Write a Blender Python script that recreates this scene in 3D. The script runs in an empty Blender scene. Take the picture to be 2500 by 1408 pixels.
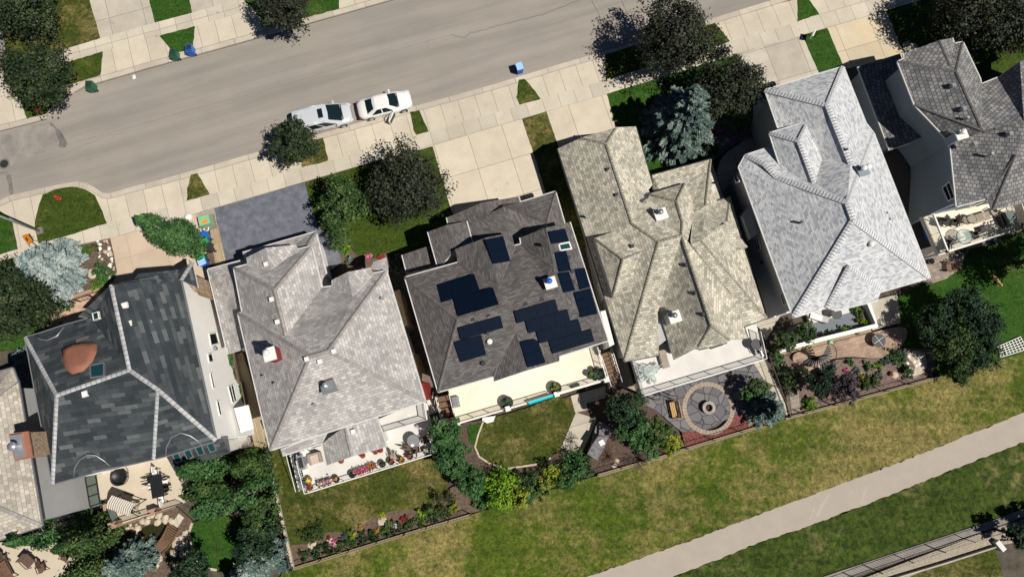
import bpy, bmesh, math, random
import numpy as np
from mathutils import Vector
C = bpy.context.scene.collection
R_ = math.radians
# ------------------------------------------------------------------ camera
F, HC = 1667.0, 56.0
TH = math.atan(281 / F)
ct, st = math.cos(TH), math.sin(TH)
CAM = Vector((0, 0, HC))

def ray(x, y):
    u, v = (x - 1250) / F, (704 - y) / F
    return Vector((u, v * ct + st, v * st - ct))

def P(x, y, z=0.0):
    d = ray(x, y)
    return CAM + d * ((z - HC) / d.z)
# street frame
_a, _b = P(283, 467), P(1260, 187)
SA = math.atan2(_b.y - _a.y, _b.x - _a.x)
SU = Vector((math.cos(SA), math.sin(SA), 0))
SV = Vector((-math.sin(SA), math.cos(SA), 0))
# terrain: level at the street, falls to the walk-out back gardens
ZB = -2.4
_f1, _f2 = P(0, 830), P(2500, 255)
_k1, _k2 = P(0, 1200, ZB), P(2500, 625, ZB)

def _sd(p, a, b):
    d = (b - a); n = Vector((d.y, -d.x)).normalized()
    return (p[0] - a.x) * n.x + (p[1] - a.y) * n.y

def terr(x, y):
    df = _sd((x, y), _f1, _f2); dk = _sd((x, y), _k1, _k2)
    if df <= 0: return 0.0
    if dk >= 0: return ZB
    t = df / (df - dk)
    return ZB * t * t * (3 - 2 * t)

def G(x, y, off=0.0):
    p = P(x, y, 0)
    for _ in range(8):
        p = P(x, y, terr(p.x, p.y))
    return P(x, y, p.z + off) if off else p

# ------------------------------------------------------------------ materials
def newmat(name):
    m = bpy.data.materials.new(name); m.use_nodes = True
    nt = m.node_tree; b = nt.nodes['Principled BSDF']
    return m, nt, b

def lk(nt, a, b): nt.links.new(a, b)

def nd(nt, typ, **kw):
    n = nt.nodes.new(typ)
    for k, v in kw.items():
        if hasattr(n, k) and not k[0].isupper(): setattr(n, k, v)
        else: n.inputs[k.replace('_', ' ')].default_value = v
    return n

def c4(c): return (c[0], c[1], c[2], 1)

def noise(nt, vec, scale, detail=4, rough=0.6, dist=0.0):
    n = nd(nt, 'ShaderNodeTexNoise', Scale=scale, Detail=detail, Roughness=rough, Distortion=dist)
    if vec is not None: lk(nt, vec, n.inputs['Vector'])
    return n.outputs['Fac']

def ramp(nt, fac, stops):
    r = nt.nodes.new('ShaderNodeValToRGB'); e = r.color_ramp.elements
    while len(e) < len(stops): e.new(0.5)
    for i, (p, c) in enumerate(stops):
        e[i].position = p; e[i].color = c4(c) if len(c) == 3 else c
    lk(nt, fac, r.inputs[0]); return r.outputs[0]

def mix(nt, fac, a, b, blend='MIX'):
    m = nt.nodes.new('ShaderNodeMix'); m.data_type = 'RGBA'; m.blend_type = blend
    if isinstance(fac, float): m.inputs[0].default_value = fac
    else: lk(nt, fac, m.inputs[0])
    for i, s in ((6, a), (7, b)):
        if isinstance(s, tuple): m.inputs[i].default_value = c4(s)
        else: lk(nt, s, m.inputs[i])
    return m.outputs[2]

def bump(nt, b, h, strength=0.4, dist=0.05):
    n = nd(nt, 'ShaderNodeBump', Strength=strength, Distance=dist)
    lk(nt, h, n.inputs['Height']); lk(nt, n.outputs[0], b.inputs['Normal'])

def pos(nt):
    return nt.nodes.new('ShaderNodeNewGeometry').outputs['Position']

def uv(nt):
    return nt.nodes.new('ShaderNodeTexCoord').outputs['UV']

def sc(c, k): return tuple(min(1, x * k) for x in c)

def plain(name, col, rough=0.6, metal=0.0, var=0.12, scale=3.0, bmp=0.0):
    m, nt, b = newmat(name)
    p = pos(nt)
    n = noise(nt, p, scale, 5)
    lk(nt, ramp(nt, n, [(0.3, sc(col, 1 - var)), (0.7, sc(col, 1 + var))]), b.inputs['Base Color'])
    b.inputs['Roughness'].default_value = rough; b.inputs['Metallic'].default_value = metal
    if bmp: bump(nt, b, noise(nt, p, scale * 8, 3), bmp, 0.03)
    return m

def grass(name, green, dark, dry, amount=0.5, big=0.25, fine=5.0):
    m, nt, b = newmat(name)
    p = pos(nt)
    patch = noise(nt, p, big, 6, 0.62)
    fin = noise(nt, p, fine, 3, 0.75, 0.6)
    fin2 = noise(nt, p, fine * 0.35, 4, 0.7, 0.8)
    g = ramp(nt, fin, [(0.36, dark), (0.62, green)])
    d = ramp(nt, fin, [(0.33, sc(dry, 0.42)), (0.5, sc(dry, .85)), (0.66, sc(dry, 1.3))])
    ad = nd(nt, 'ShaderNodeMath', operation='MULTIPLY_ADD'); lk(nt, fin2, ad.inputs[0]); ad.inputs[1].default_value = 0.5
    lk(nt, patch, ad.inputs[2])
    f = ramp(nt, ad.outputs[0], [(0.94 - amount * .6, (0, 0, 0)), (1.12 - amount * .6, (1, 1, 1))])
    mp = nd(nt, 'ShaderNodeMapping'); mp.inputs['Rotation'].default_value = (0, 0, -SA); mp.inputs['Scale'].default_value = (0.09, 1.5, 1); lk(nt, p, mp.inputs[0])
    cg = mix(nt, f, g, d)
    cg = mix(nt, 1.0, cg, ramp(nt, noise(nt, mp.outputs[0], 1.0, 3, .5), [(0.34, (0.80, 0.84, 0.80)), (0.66, (1.14, 1.10, 1.1))]), 'MULTIPLY')
    cg = mix(nt, 1.0, cg, ramp(nt, noise(nt, p, 1.1, 5, .7), [(0.3, (0.78,) * 3), (0.7, (1.15,) * 3)]), 'MULTIPLY')
    lk(nt, cg, b.inputs['Base Color'])
    b.inputs['Roughness'].default_value = 0.9; b.inputs['Specular IOR Level'].default_value = 0.15
    bump(nt, b, fin, 0.9, 0.12)
    return m

def slabs(name, col, w, h, joint=0.02, var=0.10, warm=None, stain=0.15, jc=0.35, fl=0.0):
    """concrete panels with joints in the UV (metre) frame"""
    m, nt, b = newmat(name)
    t = uv(nt)
    br = nd(nt, 'ShaderNodeTexBrick', offset=0.0, Scale=1.0, Mortar_Size=joint, Mortar_Smooth=0.3)
    br.inputs['Brick Width'].default_value = w; br.inputs['Row Height'].default_value = h
    br.inputs['Color1'].default_value = (0, 0, 0, 1); br.inputs['Color2'].default_value = (1, 1, 1, 1)
    br.inputs['Mortar'].default_value = (.5, .5, .5, 1)
    if fl:
        dn = noise(nt, t, 1.5, 3); a = nd(nt, 'ShaderNodeVectorMath', operation='SCALE'); a.inputs[3].default_value = fl
        cx = nt.nodes.new('ShaderNodeCombineXYZ'); lk(nt, dn, cx.inputs[0]); lk(nt, dn, cx.inputs[1])
        lk(nt, cx.outputs[0], a.inputs[0]); ad = nd(nt, 'ShaderNodeVectorMath', operation='ADD')
        lk(nt, t, ad.inputs[0]); lk(nt, a.outputs[0], ad.inputs[1]); lk(nt, ad.outputs[0], br.inputs['Vector'])
    else: lk(nt, t, br.inputs['Vector'])
    base = ramp(nt, br.outputs['Color'], [(0.1, sc(col, 1 - var)), (0.9, sc(col, 1 + var))])
    p = pos(nt)
    s1 = ramp(nt, noise(nt, p, 0.55, 7, 0.65), [(0.33, (1 - stain,) * 3), (0.62, (1, 1, 1))])
    s2 = ramp(nt, noise(nt, p, 9, 5, 0.7), [(0.3, (0.9, 0.9, 0.9)), (0.7, (1.04, 1.03, 1.0))])
    c = mix(nt, 1.0, base, s1, 'MULTIPLY'); c = mix(nt, 1.0, c, s2, 'MULTIPLY')
    s3 = ramp(nt, noise(nt, p, 1.7, 3, 0.5), [(0.66, (1, 1, 1)), (0.78, (0.78, 0.76, 0.73))]); c = mix(nt, 1.0, c, s3, 'MULTIPLY')
    if warm: c = mix(nt, ramp(nt, noise(nt, p, 0.35, 4), [(0.45, (0, 0, 0)), (0.75, (0.8, 0.8, 0.8))]), c, warm)
    c = mix(nt, br.outputs['Fac'], c, sc(col, jc))
    lk(nt, c, b.inputs['Base Color']); b.inputs['Roughness'].default_value = 0.85
    b.inputs['Specular IOR Level'].default_value = 0.25
    return m

def shingle(name, stops, w=0.35, h=0.16, mortar=0.012, mcol=(0.03,) * 3, bmp=0.5, stain=0.25, offs=0.5, sq=1.0, bias=0.0):
    m, nt, b = newmat(name)
    t = uv(nt)
    br = nd(nt, 'ShaderNodeTexBrick', offset=offs, Scale=1.0, Mortar_Size=mortar, Mortar_Smooth=0.2, Bias=bias)
    br.squash = sq
    br.inputs['Brick Width'].default_value = w; br.inputs['Row Height'].default_value = h
    br.inputs['Color1'].default_value = (0, 0, 0, 1); br.inputs['Color2'].default_value = (1, 1, 1, 1)
    br.inputs['Mortar'].default_value = (.5, .5, .5, 1)
    lk(nt, t, br.inputs['Vector'])
    c = ramp(nt, br.outputs['Color'], stops)
    n2 = noise(nt, t, 0.4, 6, 0.6)
    c = mix(nt, 1.0, c, ramp(nt, n2, [(0.32, (1 - stain,) * 3), (0.66, (1.08, 1.07, 1.05))]), 'MULTIPLY')
    mp = nd(nt, 'ShaderNodeMapping'); mp.inputs['Scale'].default_value = (1.6, 0.16, 1); lk(nt, t, mp.inputs[0])
    c = mix(nt, 1.0, c, ramp(nt, noise(nt, mp.outputs[0], 1.0, 4, .6), [(0.35, (1 - stain * .7,) * 3), (0.6, (1.03,) * 3)]), 'MULTIPLY')
    n3 = noise(nt, t, 14, 4, 0.8)
    c = mix(nt, 1.0, c, ramp(nt, n3, [(0.3, (0.78,) * 3), (0.7, (1.16,) * 3)]), 'MULTIPLY')
    c = mix(nt, br.outputs['Fac'], c, mcol)
    lk(nt, c, b.inputs['Base Color']); b.inputs['Roughness'].default_value = 0.88
    b.inputs['Specular IOR Level'].default_value = 0.2
    # courses overlap: height falls up the slope inside a course
    sx = nt.nodes.new('ShaderNodeSeparateXYZ'); lk(nt, t, sx.inputs[0])
    dv = nd(nt, 'ShaderNodeMath', operation='DIVIDE'); lk(nt, sx.outputs[1], dv.inputs[0]); dv.inputs[1].default_value = h
    fr = nd(nt, 'ShaderNodeMath', operation='FRACT'); lk(nt, dv.outputs[0], fr.inputs[0])
    iv = nd(nt, 'ShaderNodeMath', operation='SUBTRACT'); iv.inputs[0].default_value = 1; lk(nt, fr.outputs[0], iv.inputs[1])
    a2 = nd(nt, 'ShaderNodeMath', operation='MULTIPLY_ADD'); lk(nt, br.outputs['Color'], a2.inputs[0]); a2.inputs[1].default_value = 0.5
    lk(nt, iv.outputs[0], a2.inputs[2])
    bump(nt, b, a2.outputs[0], bmp, 0.03)
    return m

def leafmat(name, cols, rough=0.6):
    m, nt, b = newmat(name)
    g = nt.nodes.new('ShaderNodeNewGeometry')
    cl = noise(nt, g.outputs['Position'], 0.85, 3, .6); ma = nd(nt, 'ShaderNodeMath', operation='MULTIPLY_ADD'); lk(nt, cl, ma.inputs[0]); ma.inputs[1].default_value = 2.2; ma.inputs[2].default_value = -0.98
    mb = nd(nt, 'ShaderNodeMath', operation='MULTIPLY_ADD', use_clamp=True); lk(nt, g.outputs['Random Per Island'], mb.inputs[0]); mb.inputs[1].default_value = 0.78; lk(nt, ma.outputs[0], mb.inputs[2])
    lk(nt, ramp(nt, mb.outputs[0], [(i / max(1, len(cols) - 1), c) for i, c in enumerate(cols)]), b.inputs['Base Color'])
    b.inputs['Roughness'].default_value = rough; b.inputs['Specular IOR Level'].default_value = 0.25
    return m

def glassy(name, col, rough=0.08, alpha=1.0, spec=0.5):
    m, nt, b = newmat(name)
    b.inputs['Base Color'].default_value = c4(col); b.inputs['Roughness'].default_value = rough
    b.inputs['Specular IOR Level'].default_value = spec
    if alpha < 1: b.inputs['Alpha'].default_value = alpha
    return m

# ------------------------------------------------------------------ objects
def tag(o, label=None, cat=None, group=None, kind=None):
    if label: o['label'] = label
    if cat: o['category'] = cat
    if group: o['group'] = group
    if kind: o['kind'] = kind
    return o

def thing(name, label, cat, loc=(0, 0, 0), rz=0.0, group=None):
    o = bpy.data.objects.new(name, None); C.objects.link(o)
    o.location = loc; o.rotation_euler = (0, 0, rz); o.empty_display_size = 0.2
    return tag(o, label, cat, group)

def rootloc(o):
    v = Vector((0, 0, 0))
    while o is not None:
        v += Vector(o.location); o = o.parent
    return v

def link(me, name, mat, parent=None):
    me.materials.append(mat)
    o = bpy.data.objects.new(name, me); C.objects.link(o); o.parent = parent
    return o

class MB:
    """collects shapes; build() links them as ONE mesh object"""
    def __init__(s): s.v = []; s.f = []; s.uv = []; s.sm = []
    def add(s, vs, fs, uvs=None, smooth=False):
        n = len(s.v); s.v += [tuple(v) for v in vs]
        for i, f in enumerate(fs):
            s.f.append([n + k for k in f]); s.sm.append(smooth)
            s.uv.append(uvs[i] if uvs else None)
        return s
    def box(s, c, d, rz=0.0, top=1.0, tilt=None):
        """c centre of base, d = full sizes, top = taper"""
        x, y, z = d[0] / 2, d[1] / 2, d[2]; cr, sr = math.cos(rz), math.sin(rz); vs = []
        for k, zz in ((1, 0), (top, z)):
            for sx, sy in ((-1, -1), (1, -1), (1, 1), (-1, 1)):
                a, b = sx * x * k, sy * y * k
                vs.append((c[0] + a * cr - b * sr, c[1] + a * sr + b * cr, c[2] + zz))
        return s.add(vs, [(3, 2, 1, 0), (4, 5, 6, 7), (0, 1, 5, 4), (1, 2, 6, 5), (2, 3, 7, 6), (3, 0, 4, 7)])
    def bar(s, a, b, w, h=None):
        """box from a to b, w wide, h high"""
        a, b = Vector(a), Vector(b); d = (b - a)
        if d.length < 1e-5: return s
        h = h or w; d.normalize()
        up = Vector((0, 0, 1)) if abs(d.z) < 0.95 else Vector((1, 0, 0))
        r = d.cross(up).normalized(); u = r.cross(d).normalized()
        vs = []
        for p in (a, b):
            for i, j in ((-1, -1), (1, -1), (1, 1), (-1, 1)): vs.append(p + r * (i * w / 2) + u * (j * h / 2))
        return s.add(vs, [(3, 2, 1, 0), (4, 5, 6, 7), (0, 1, 5, 4), (1, 2, 6, 5), (2, 3, 7, 6), (3, 0, 4, 7)])
    def tube(s, pts, rad, n=8, cap=True):
        pts = [Vector(p) for p in pts]
        if not isinstance(rad, (list, tuple)): rad = [rad] * len(pts)
        vs = []; fs = []
        for i, p in enumerate(pts):
            d = (pts[min(i + 1, len(pts) - 1)] - pts[max(i - 1, 0)]).normalized()
            up = Vector((0, 0, 1)) if abs(d.z) < 0.9 else Vector((1, 0, 0))
            r = d.cross(up).normalized(); u = r.cross(d).normalized()
            for k in range(n):
                a = 2 * math.pi * k / n
                vs.append(p + (r * math.cos(a) + u * math.sin(a)) * rad[i])
            if i:
                for k in range(n):
                    k2 = (k + 1) % n
                    fs.append(((i - 1) * n + k, (i - 1) * n + k2, i * n + k2, i * n + k))
        if cap: fs += [tuple(range(n))[::-1], tuple(range((len(pts) - 1) * n, len(pts) * n))]
        return s.add(vs, fs, smooth=True)
    def lathe(s, c, prof, n=20, smooth=True):
        vs = []; fs = []
        for i, (r, z) in enumerate(prof):
            for k in range(n):
                a = 2 * math.pi * k / n; vs.append((c[0] + r * math.cos(a), c[1] + r * math.sin(a), c[2] + z))
            if i:
                for k in range(n):
                    k2 = (k + 1) % n; fs.append(((i - 1) * n + k, (i - 1) * n + k2, i * n + k2, i * n + k))
        if prof[0][0] > 0.001: fs.append(tuple(range(n))[::-1])
        if prof[-1][0] > 0.001: fs.append(tuple(range((len(prof) - 1) * n, len(prof) * n)))
        k0 = len(s.f); s.add(vs, fs, smooth=smooth)
        for i in range(k0, len(s.f)):
            zz = [s.v[j][2] for j in s.f[i]]
            if max(zz) - min(zz) < 0.02 or len(s.f[i]) > 4: s.sm[i] = False
        return s
    def quad(s, a, b, c, d): return s.add([a, b, c, d], [(0, 1, 2, 3)])
    def prism(s, pts, z0, z1):
        n = len(pts); vs = [(p[0], p[1], z0) for p in pts] + [(p[0], p[1], z1) for p in pts]
        return s.add(vs, [tuple(range(n))[::-1], tuple(range(n, 2 * n))] + [(i, (i + 1) % n, n + (i + 1) % n, n + i) for i in range(n)])
    def build(s, name, mat, parent=None, world=True, boxuv=False):
        off = rootloc(parent) if (parent is not None and world) else Vector((0, 0, 0))
        me = bpy.data.meshes.new(name)
        me.from_pydata([(v[0] - off.x, v[1] - off.y, v[2] - off.z) for v in s.v], [], s.f)
        if any(u for u in s.uv) or boxuv:
            l = me.uv_layers.new(name='UVMap')
            for poly, u in zip(me.polygons, s.uv):
                for k, li in enumerate(poly.loop_indices):
                    if u: l.data[li].uv = u[k]
                    else:
                        vv = s.v[me.loops[li].vertex_index]; nn = poly.normal
                        l.data[li].uv = ((vv[0] * abs(nn.y) + vv[1] * abs(nn.x) + (vv[0] if abs(nn.z) > .7 else 0)), (vv[2] if abs(nn.z) < .7 else vv[1]))
        me.polygons.foreach_set('use_smooth', s.sm)
        return link(me, name, mat, parent)

def suv(p):  # street-frame uv in metres
    return (p.x * SU.x + p.y * SU.y, p.x * SV.x + p.y * SV.y)

def densify(pts, step, jit, rng):
    out = []
    n = len(pts)
    for i in range(n):
        a, b = pts[i], pts[(i + 1) % n]; L = (b - a).length; k = max(1, int(L / step))
        for j in range(k):
            p = a.lerp(b, j / k)
            out.append(p + Vector((rng.uniform(-jit, jit), rng.uniform(-jit, jit), 0)))
    return out

def smoothpx(px, n=4):
    """closed Catmull-Rom through pixel points"""
    out = []; N = len(px)
    for i in range(N):
        p0, p1, p2, p3 = px[i - 1], px[i], px[(i + 1) % N], px[(i + 2) % N]
        for k in range(n):
            t = k / n
            out.append(tuple(0.5 * ((2 * p1[j]) + (-p0[j] + p2[j]) * t + (2 * p0[j] - 5 * p1[j] + 4 * p2[j] - p3[j]) * t * t + (-p0[j] + 3 * p1[j] - 3 * p2[j] + p3[j]) * t ** 3) for j in (0, 1)))
    return out

def sheet(name, px, mat, off=0.0, thick=0.25, rough=0.0, kind='structure', label=None, cat=None, smooth=0, uvf=None, rot=None, group=None):
    """ground surface laid on the terrain; px = photo outline"""
    if smooth: px = smoothpx(px, smooth)
    rng = random.Random(len(px) * 7 + int(px[0][0]))
    pts = [G(*p) for p in px]
    for p in pts: p.z = 0
    if rough: pts = densify(pts, 0.35, rough, rng)
    bm = bmesh.new()
    f = bm.faces.new([bm.verts.new(p) for p in pts])
    bm.normal_update()
    if f.normal.z < 0: f.normal_flip()
    zs = [terr(p.x, p.y) for p in pts]
    if max(zs) - min(zs) > 0.02:
        lo, hi = _sd((0, 0), _f1, _f2), 0
        d = (_f2 - _f1).normalized(); n = Vector((d.y, -d.x, 0))
        for k in range(0, 60):
            q = _f1 + n * (k * 0.8)
            g = bm.verts[:] + bm.edges[:] + bm.faces[:]
            bmesh.ops.bisect_plane(bm, geom=g, plane_co=q, plane_no=n)
    bmesh.ops.triangulate(bm, faces=bm.faces[:])
    for v in bm.verts: v.co.z = terr(v.co.x, v.co.y) + off
    if thick:
        ed = [e for e in bm.edges if e.is_boundary]
        r = bmesh.ops.extrude_edge_only(bm, edges=ed)
        for v in [g for g in r['geom'] if isinstance(g, bmesh.types.BMVert)]: v.co.z -= thick
    l = bm.loops.layers.uv.new('UVMap')
    cr, sr = (math.cos(rot), math.sin(rot)) if rot is not None else (None, None)
    for fc in bm.faces:
        for lp in fc.loops:
            u = suv(lp.vert.co) if rot is None else (lp.vert.co.x * cr + lp.vert.co.y * sr, -lp.vert.co.x * sr + lp.vert.co.y * cr)
            lp[l].uv = uvf(u) if uvf else u
    me = bpy.data.meshes.new(name); bm.to_mesh(me); bm.free()
    o = link(me, name, mat)
    return tag(o, label, cat, group, kind)

def strip(px, w, z0, z1, name, mat, parent=None, off=None, closed=False):
    """wall/kerb following pixel line on terrain, width w, from z0 to z1 above ground"""
    pts = [G(*p) for p in px]; m = MB(); n = len(pts)
    L, Rr = [], []
    for i, p in enumerate(pts):
        a = pts[i - 1] if (i or closed) else p; b = pts[(i + 1) % n] if (i < n - 1 or closed) else p
        d = (b - a); d.z = 0; d.normalize(); nn = Vector((-d.y, d.x, 0))
        L.append(p + nn * w / 2); Rr.append(p - nn * w / 2)
    D = 0
    for i in range(n if closed else n - 1):
        j = (i + 1) % n
        vs = [L[i], Rr[i], Rr[j], L[j]]; ln = (pts[j] - pts[i]).length
        v8 = [v + Vector((0, 0, z0)) for v in vs] + [v + Vector((0, 0, z1)) for v in vs]
        tuv = [(D, w), (D, 0), (D + ln, 0), (D + ln, w)]
        m.add(v8, [(4, 5, 6, 7), (0, 4, 7, 3), (1, 2, 6, 5)] + ([(0, 1, 5, 4)] if i == 0 else []) + ([(2, 3, 7, 6)] if i == n - 2 else []),
              [tuv, [(D, 0), (D, .2), (D + ln, .2), (D + ln, 0)], [(D, 0), (D + ln, 0), (D + ln, .2), (D, .2)]] + ([[(0, 0)] * 4] if i == 0 else []) + ([[(0, 0)] * 4] if i == n - 2 else []))
        D += ln
    return m.build(name, mat, parent)
# ------------------------------------------------------------------ materials
M = {}
M['asphalt'] = None
def road_mat():
    m, nt, b = newmat('road_asphalt')
    t = uv(nt)
    mp = nd(nt, 'ShaderNodeMapping'); mp.inputs['Scale'].default_value = (0.05, 0.75, 1); lk(nt, t, mp.inputs[0])
    st_ = noise(nt, mp.outputs[0], 1.0, 5, 0.6)
    big = noise(nt, t, 0.16, 6, 0.6)
    fin = noise(nt, t, 16, 3, 0.8)
    c = ramp(nt, st_, [(0.32, (0.27, 0.246, 0.218)), (0.68, (0.358, 0.324, 0.284))])
    c = mix(nt, 1.0, c, ramp(nt, big, [(0.3, (0.88, 0.88, 0.9)), (0.7, (1.05, 1.04, 1.0))]), 'MULTIPLY')
    c = mix(nt, 1.0, c, ramp(nt, fin, [(0.3, (0.78,) * 3), (0.7, (1.16,) * 3)]), 'MULTIPLY')
    lk(nt, c, b.inputs['Base Color']); b.inputs['Roughness'].default_value = 0.9
    b.inputs['Specular IOR Level'].default_value = 0.2
    bump(nt, b, fin, 0.3, 0.01)
    return m
M['asphalt'] = road_mat()
CONC = (0.62, 0.55, 0.44)
M['walk'] = slabs('sidewalk_concrete', (0.60, 0.54, 0.44), 1.45, 1.62, 0.018, 0.10, stain=0.14)
M['apron'] = slabs('apron_concrete', CONC, 1.55, 40, 0.02, 0.06, stain=0.15)
M['drive'] = slabs('driveway_concrete', (0.64, 0.565, 0.445), 3.05, 3.3, 0.022, 0.05, stain=0.13)
M['drive_grey'] = slabs('driveway_grey', (0.54, 0.49, 0.405), 3.05, 3.3, 0.022, 0.07, stain=0.2)
M['drive_tan'] = slabs('driveway_tan', (0.60, 0.475, 0.36), 3.0, 4.2, 0.018, 0.03, stain=0.14, jc=0.6)
M['drive_yellow'] = slabs('driveway_yellow', (0.62, 0.53, 0.39), 3.1, 2.6, 0.022, 0.08, warm=(0.64, 0.50, 0.29), stain=0.12)
M['kerb'] = slabs('kerb_concrete', (0.57, 0.505, 0.415), 3.0, 5, 0.022, 0.08, stain=0.2)
M['sealed'] = plain('sealed_driveway', (0.135, 0.14, 0.17), 0.7, 0, 0.35, 1.6, 0.2)
M['gold'] = grass('park_grass', (0.10, 0.135, 0.014), (0.036, 0.066, 0.007), (0.26, 0.215, 0.075), 0.45, 0.10, 3.6)
M['lawn'] = grass('lawn_green', (0.068, 0.105, 0.014), (0.024, 0.046, 0.006), (0.14, 0.13, 0.035), 0.24, 0.3, 5.0)
M['lawn_lush'] = grass('lawn_lush', (0.045, 0.115, 0.014), (0.018, 0.055, 0.007), (0.10, 0.12, 0.03), 0.22, 0.3, 5.0)
M['lawn_dry'] = grass('lawn_dry', (0.085, 0.10, 0.016), (0.032, 0.045, 0.008), (0.20, 0.165, 0.06), 0.40, 0.35, 4.4)
M['tall'] = grass('tall_grass', (0.065, 0.095, 0.014), (0.018, 0.036, 0.006), (0.20, 0.18, 0.07), 0.27, 0.2, 2.4)
M['path'] = plain('path_asphalt', (0.40, 0.345, 0.285), 0.9, 0, 0.05, 0.8, 0.12)
M['soil'] = plain('soil', (0.085, 0.07, 0.05), 0.95, 0, 0.4, 1.5, 0.5)
M['mulch'] = plain('bark_mulch', (0.13, 0.088, 0.062), 0.95, 0, 0.5, 5, 1.0)
M['red_mulch'] = plain('red_mulch', (0.20, 0.065, 0.055), 0.95, 0, 0.65, 7, 1.0)
M['gravel'] = plain('pea_gravel', (0.40, 0.34, 0.26), 0.95, 0, 0.3, 9, 1.0)
M['white'] = plain('white_paint', (0.80, 0.78, 0.73), 0.45, 0, 0.03)
M['cream'] = plain('cream_stucco', (0.86, 0.82, 0.76), 0.85, 0, 0.04, 2.0, 0.15)
M['greywall'] = plain('grey_stucco', (0.42, 0.42, 0.41), 0.85, 0, 0.05, 1.0, 0.1)
M['bluewall'] = plain('blue_grey_stucco', (0.24, 0.29, 0.34), 0.85, 0, 0.05, 0.7, 0.1)
M['black'] = plain('black_metal', (0.018, 0.018, 0.02), 0.45, 0.2, 0.1)
M['dark'] = plain('dark_plastic', (0.03, 0.03, 0.032), 0.5, 0, 0.2)
M['grey'] = plain('grey_metal', (0.35, 0.36, 0.37), 0.4, 0.6, 0.08)
M['galv'] = plain('galvanised_steel', (0.62, 0.64, 0.66), 0.35, 0.7, 0.08)
M['glass'] = glassy('window_glass', (0.008, 0.018, 0.022), 0.06, spec=.35)
M['skyl'] = glassy('skylight_glass', (0.012, 0.055, 0.055), 0.06)
M['railglass'] = glassy('rail_glass', (0.55, 0.66, 0.62), 0.06, 0.35)
M['deck'] = plain('cream_deck_membrane', (0.78, 0.71, 0.56), 0.7, 0, 0.07, 0.9)
M['deckw'] = plain('pale_grey_deck', (0.66, 0.63, 0.58), 0.7, 0, 0.08, 0.8)
M['decktan'] = plain('tan_deck', (0.56, 0.48, 0.36), 0.7, 0, 0.06, 0.8)
M['timber'] = slabs('weathered_timber', (0.42, 0.33, 0.21), 5, 0.14, 0.012, 0.18, stain=0.15)
M['wood'] = plain('brown_wood', (0.16, 0.09, 0.05), 0.7, 0, 0.3, 6)
M['goldwood'] = plain('golden_wood', (0.5, 0.30, 0.10), 0.6, 0, 0.2, 6)
M['brick'] = shingle('brick_masonry', [(0, (0.34, 0.17, 0.10)), (1, (0.52, 0.30, 0.19))], 0.22, 0.08, 0.012, (0.4, 0.36, 0.3), 0.3)
M['copper'] = plain('brown_copper', (0.30, 0.125, 0.075), 0.75, 0.0, 0.15, 1.2)
M['stone'] = plain('field_stone', (0.40, 0.29, 0.19), 0.9, 0, 0.5, 5, 1.0)
M['rock'] = plain('pale_rock', (0.52, 0.44, 0.33), 0.9, 0, 0.25, 3, 0.6)
M['bark'] = plain('bark', (0.11, 0.08, 0.06), 0.9, 0, 0.3, 6, 0.5)
M['palebark'] = plain('pale_bark', (0.4, 0.36, 0.3), 0.9, 0, 0.3, 6, 0.5)
M['red'] = plain('red_paint', (0.42, 0.035, 0.015), 0.45, 0, 0.1)
M['maroon'] = plain('maroon_cladding', (0.30, 0.03, 0.035), 0.6, 0, 0.1)
M['orange'] = plain('orange_sign_face', (0.85, 0.28, 0.01), 0.5, 0, 0.05)
M['bluebin'] = plain('blue_plastic', (0.015, 0.13, 0.55), 0.4, 0, 0.08)
M['ltblue'] = plain('pale_blue_plastic', (0.35, 0.58, 0.85), 0.4, 0, 0.05)
M['greenbin'] = plain('green_plastic', (0.008, 0.12, 0.06), 0.4, 0, 0.08)
M['greenlid'] = plain('leaf_green_plastic', (0.03, 0.30, 0.10), 0.4, 0, 0.08)
M['mint'] = plain('mint_green_steel', (0.25, 0.50, 0.30), 0.5, 0, 0.05)
M['wicker'] = plain('brown_wicker', (0.12, 0.07, 0.05), 0.7, 0, 0.3, 20)
M['cushion'] = plain('taupe_cushion', (0.34, 0.28, 0.22), 0.9, 0, 0.1)
M['turq'] = plain('turquoise_cloth', (0.0, 0.55, 0.62), 0.6, 0, 0.05)
M['water'] = glassy('pond_water', (0.03, 0.03, 0.012), 0.05)


# ------------------------------------------------------------------ ground
def ground():
    xs = [-400, -200, -100, -70] + [-60 + 1.5 * i for i in range(81)] + [70, 100, 200, 400]
    ys = [-400, -200, -100, -60] + [-45 + 1.5 * i for i in range(71)] + [70, 100, 200, 400]
    vs = [(x, y, terr(x, y) - 0.2) for y in ys for x in xs]; n = len(xs)
    fs = [(j * n + i, j * n + i + 1, (j + 1) * n + i + 1, (j + 1) * n + i) for j in range(len(ys) - 1) for i in range(n - 1)]
    m = MB(); m.add(vs, fs, smooth=True)
    o = m.build('ground', M['soil']); tag(o, kind='structure'); o.data.materials.append(M['lawn_dry'])
    for p in o.data.polygons:
        c = p.center; d = Vector((c.x, c.y, c.z)) - CAM; dep = d.y * st - d.z * ct; u = d.x / dep * F; v = (d.y * ct + d.z * st) / dep * F
        if dep < 1 or abs(u) > 1330 or abs(v) > 790: p.material_index = 1
ground()

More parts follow.
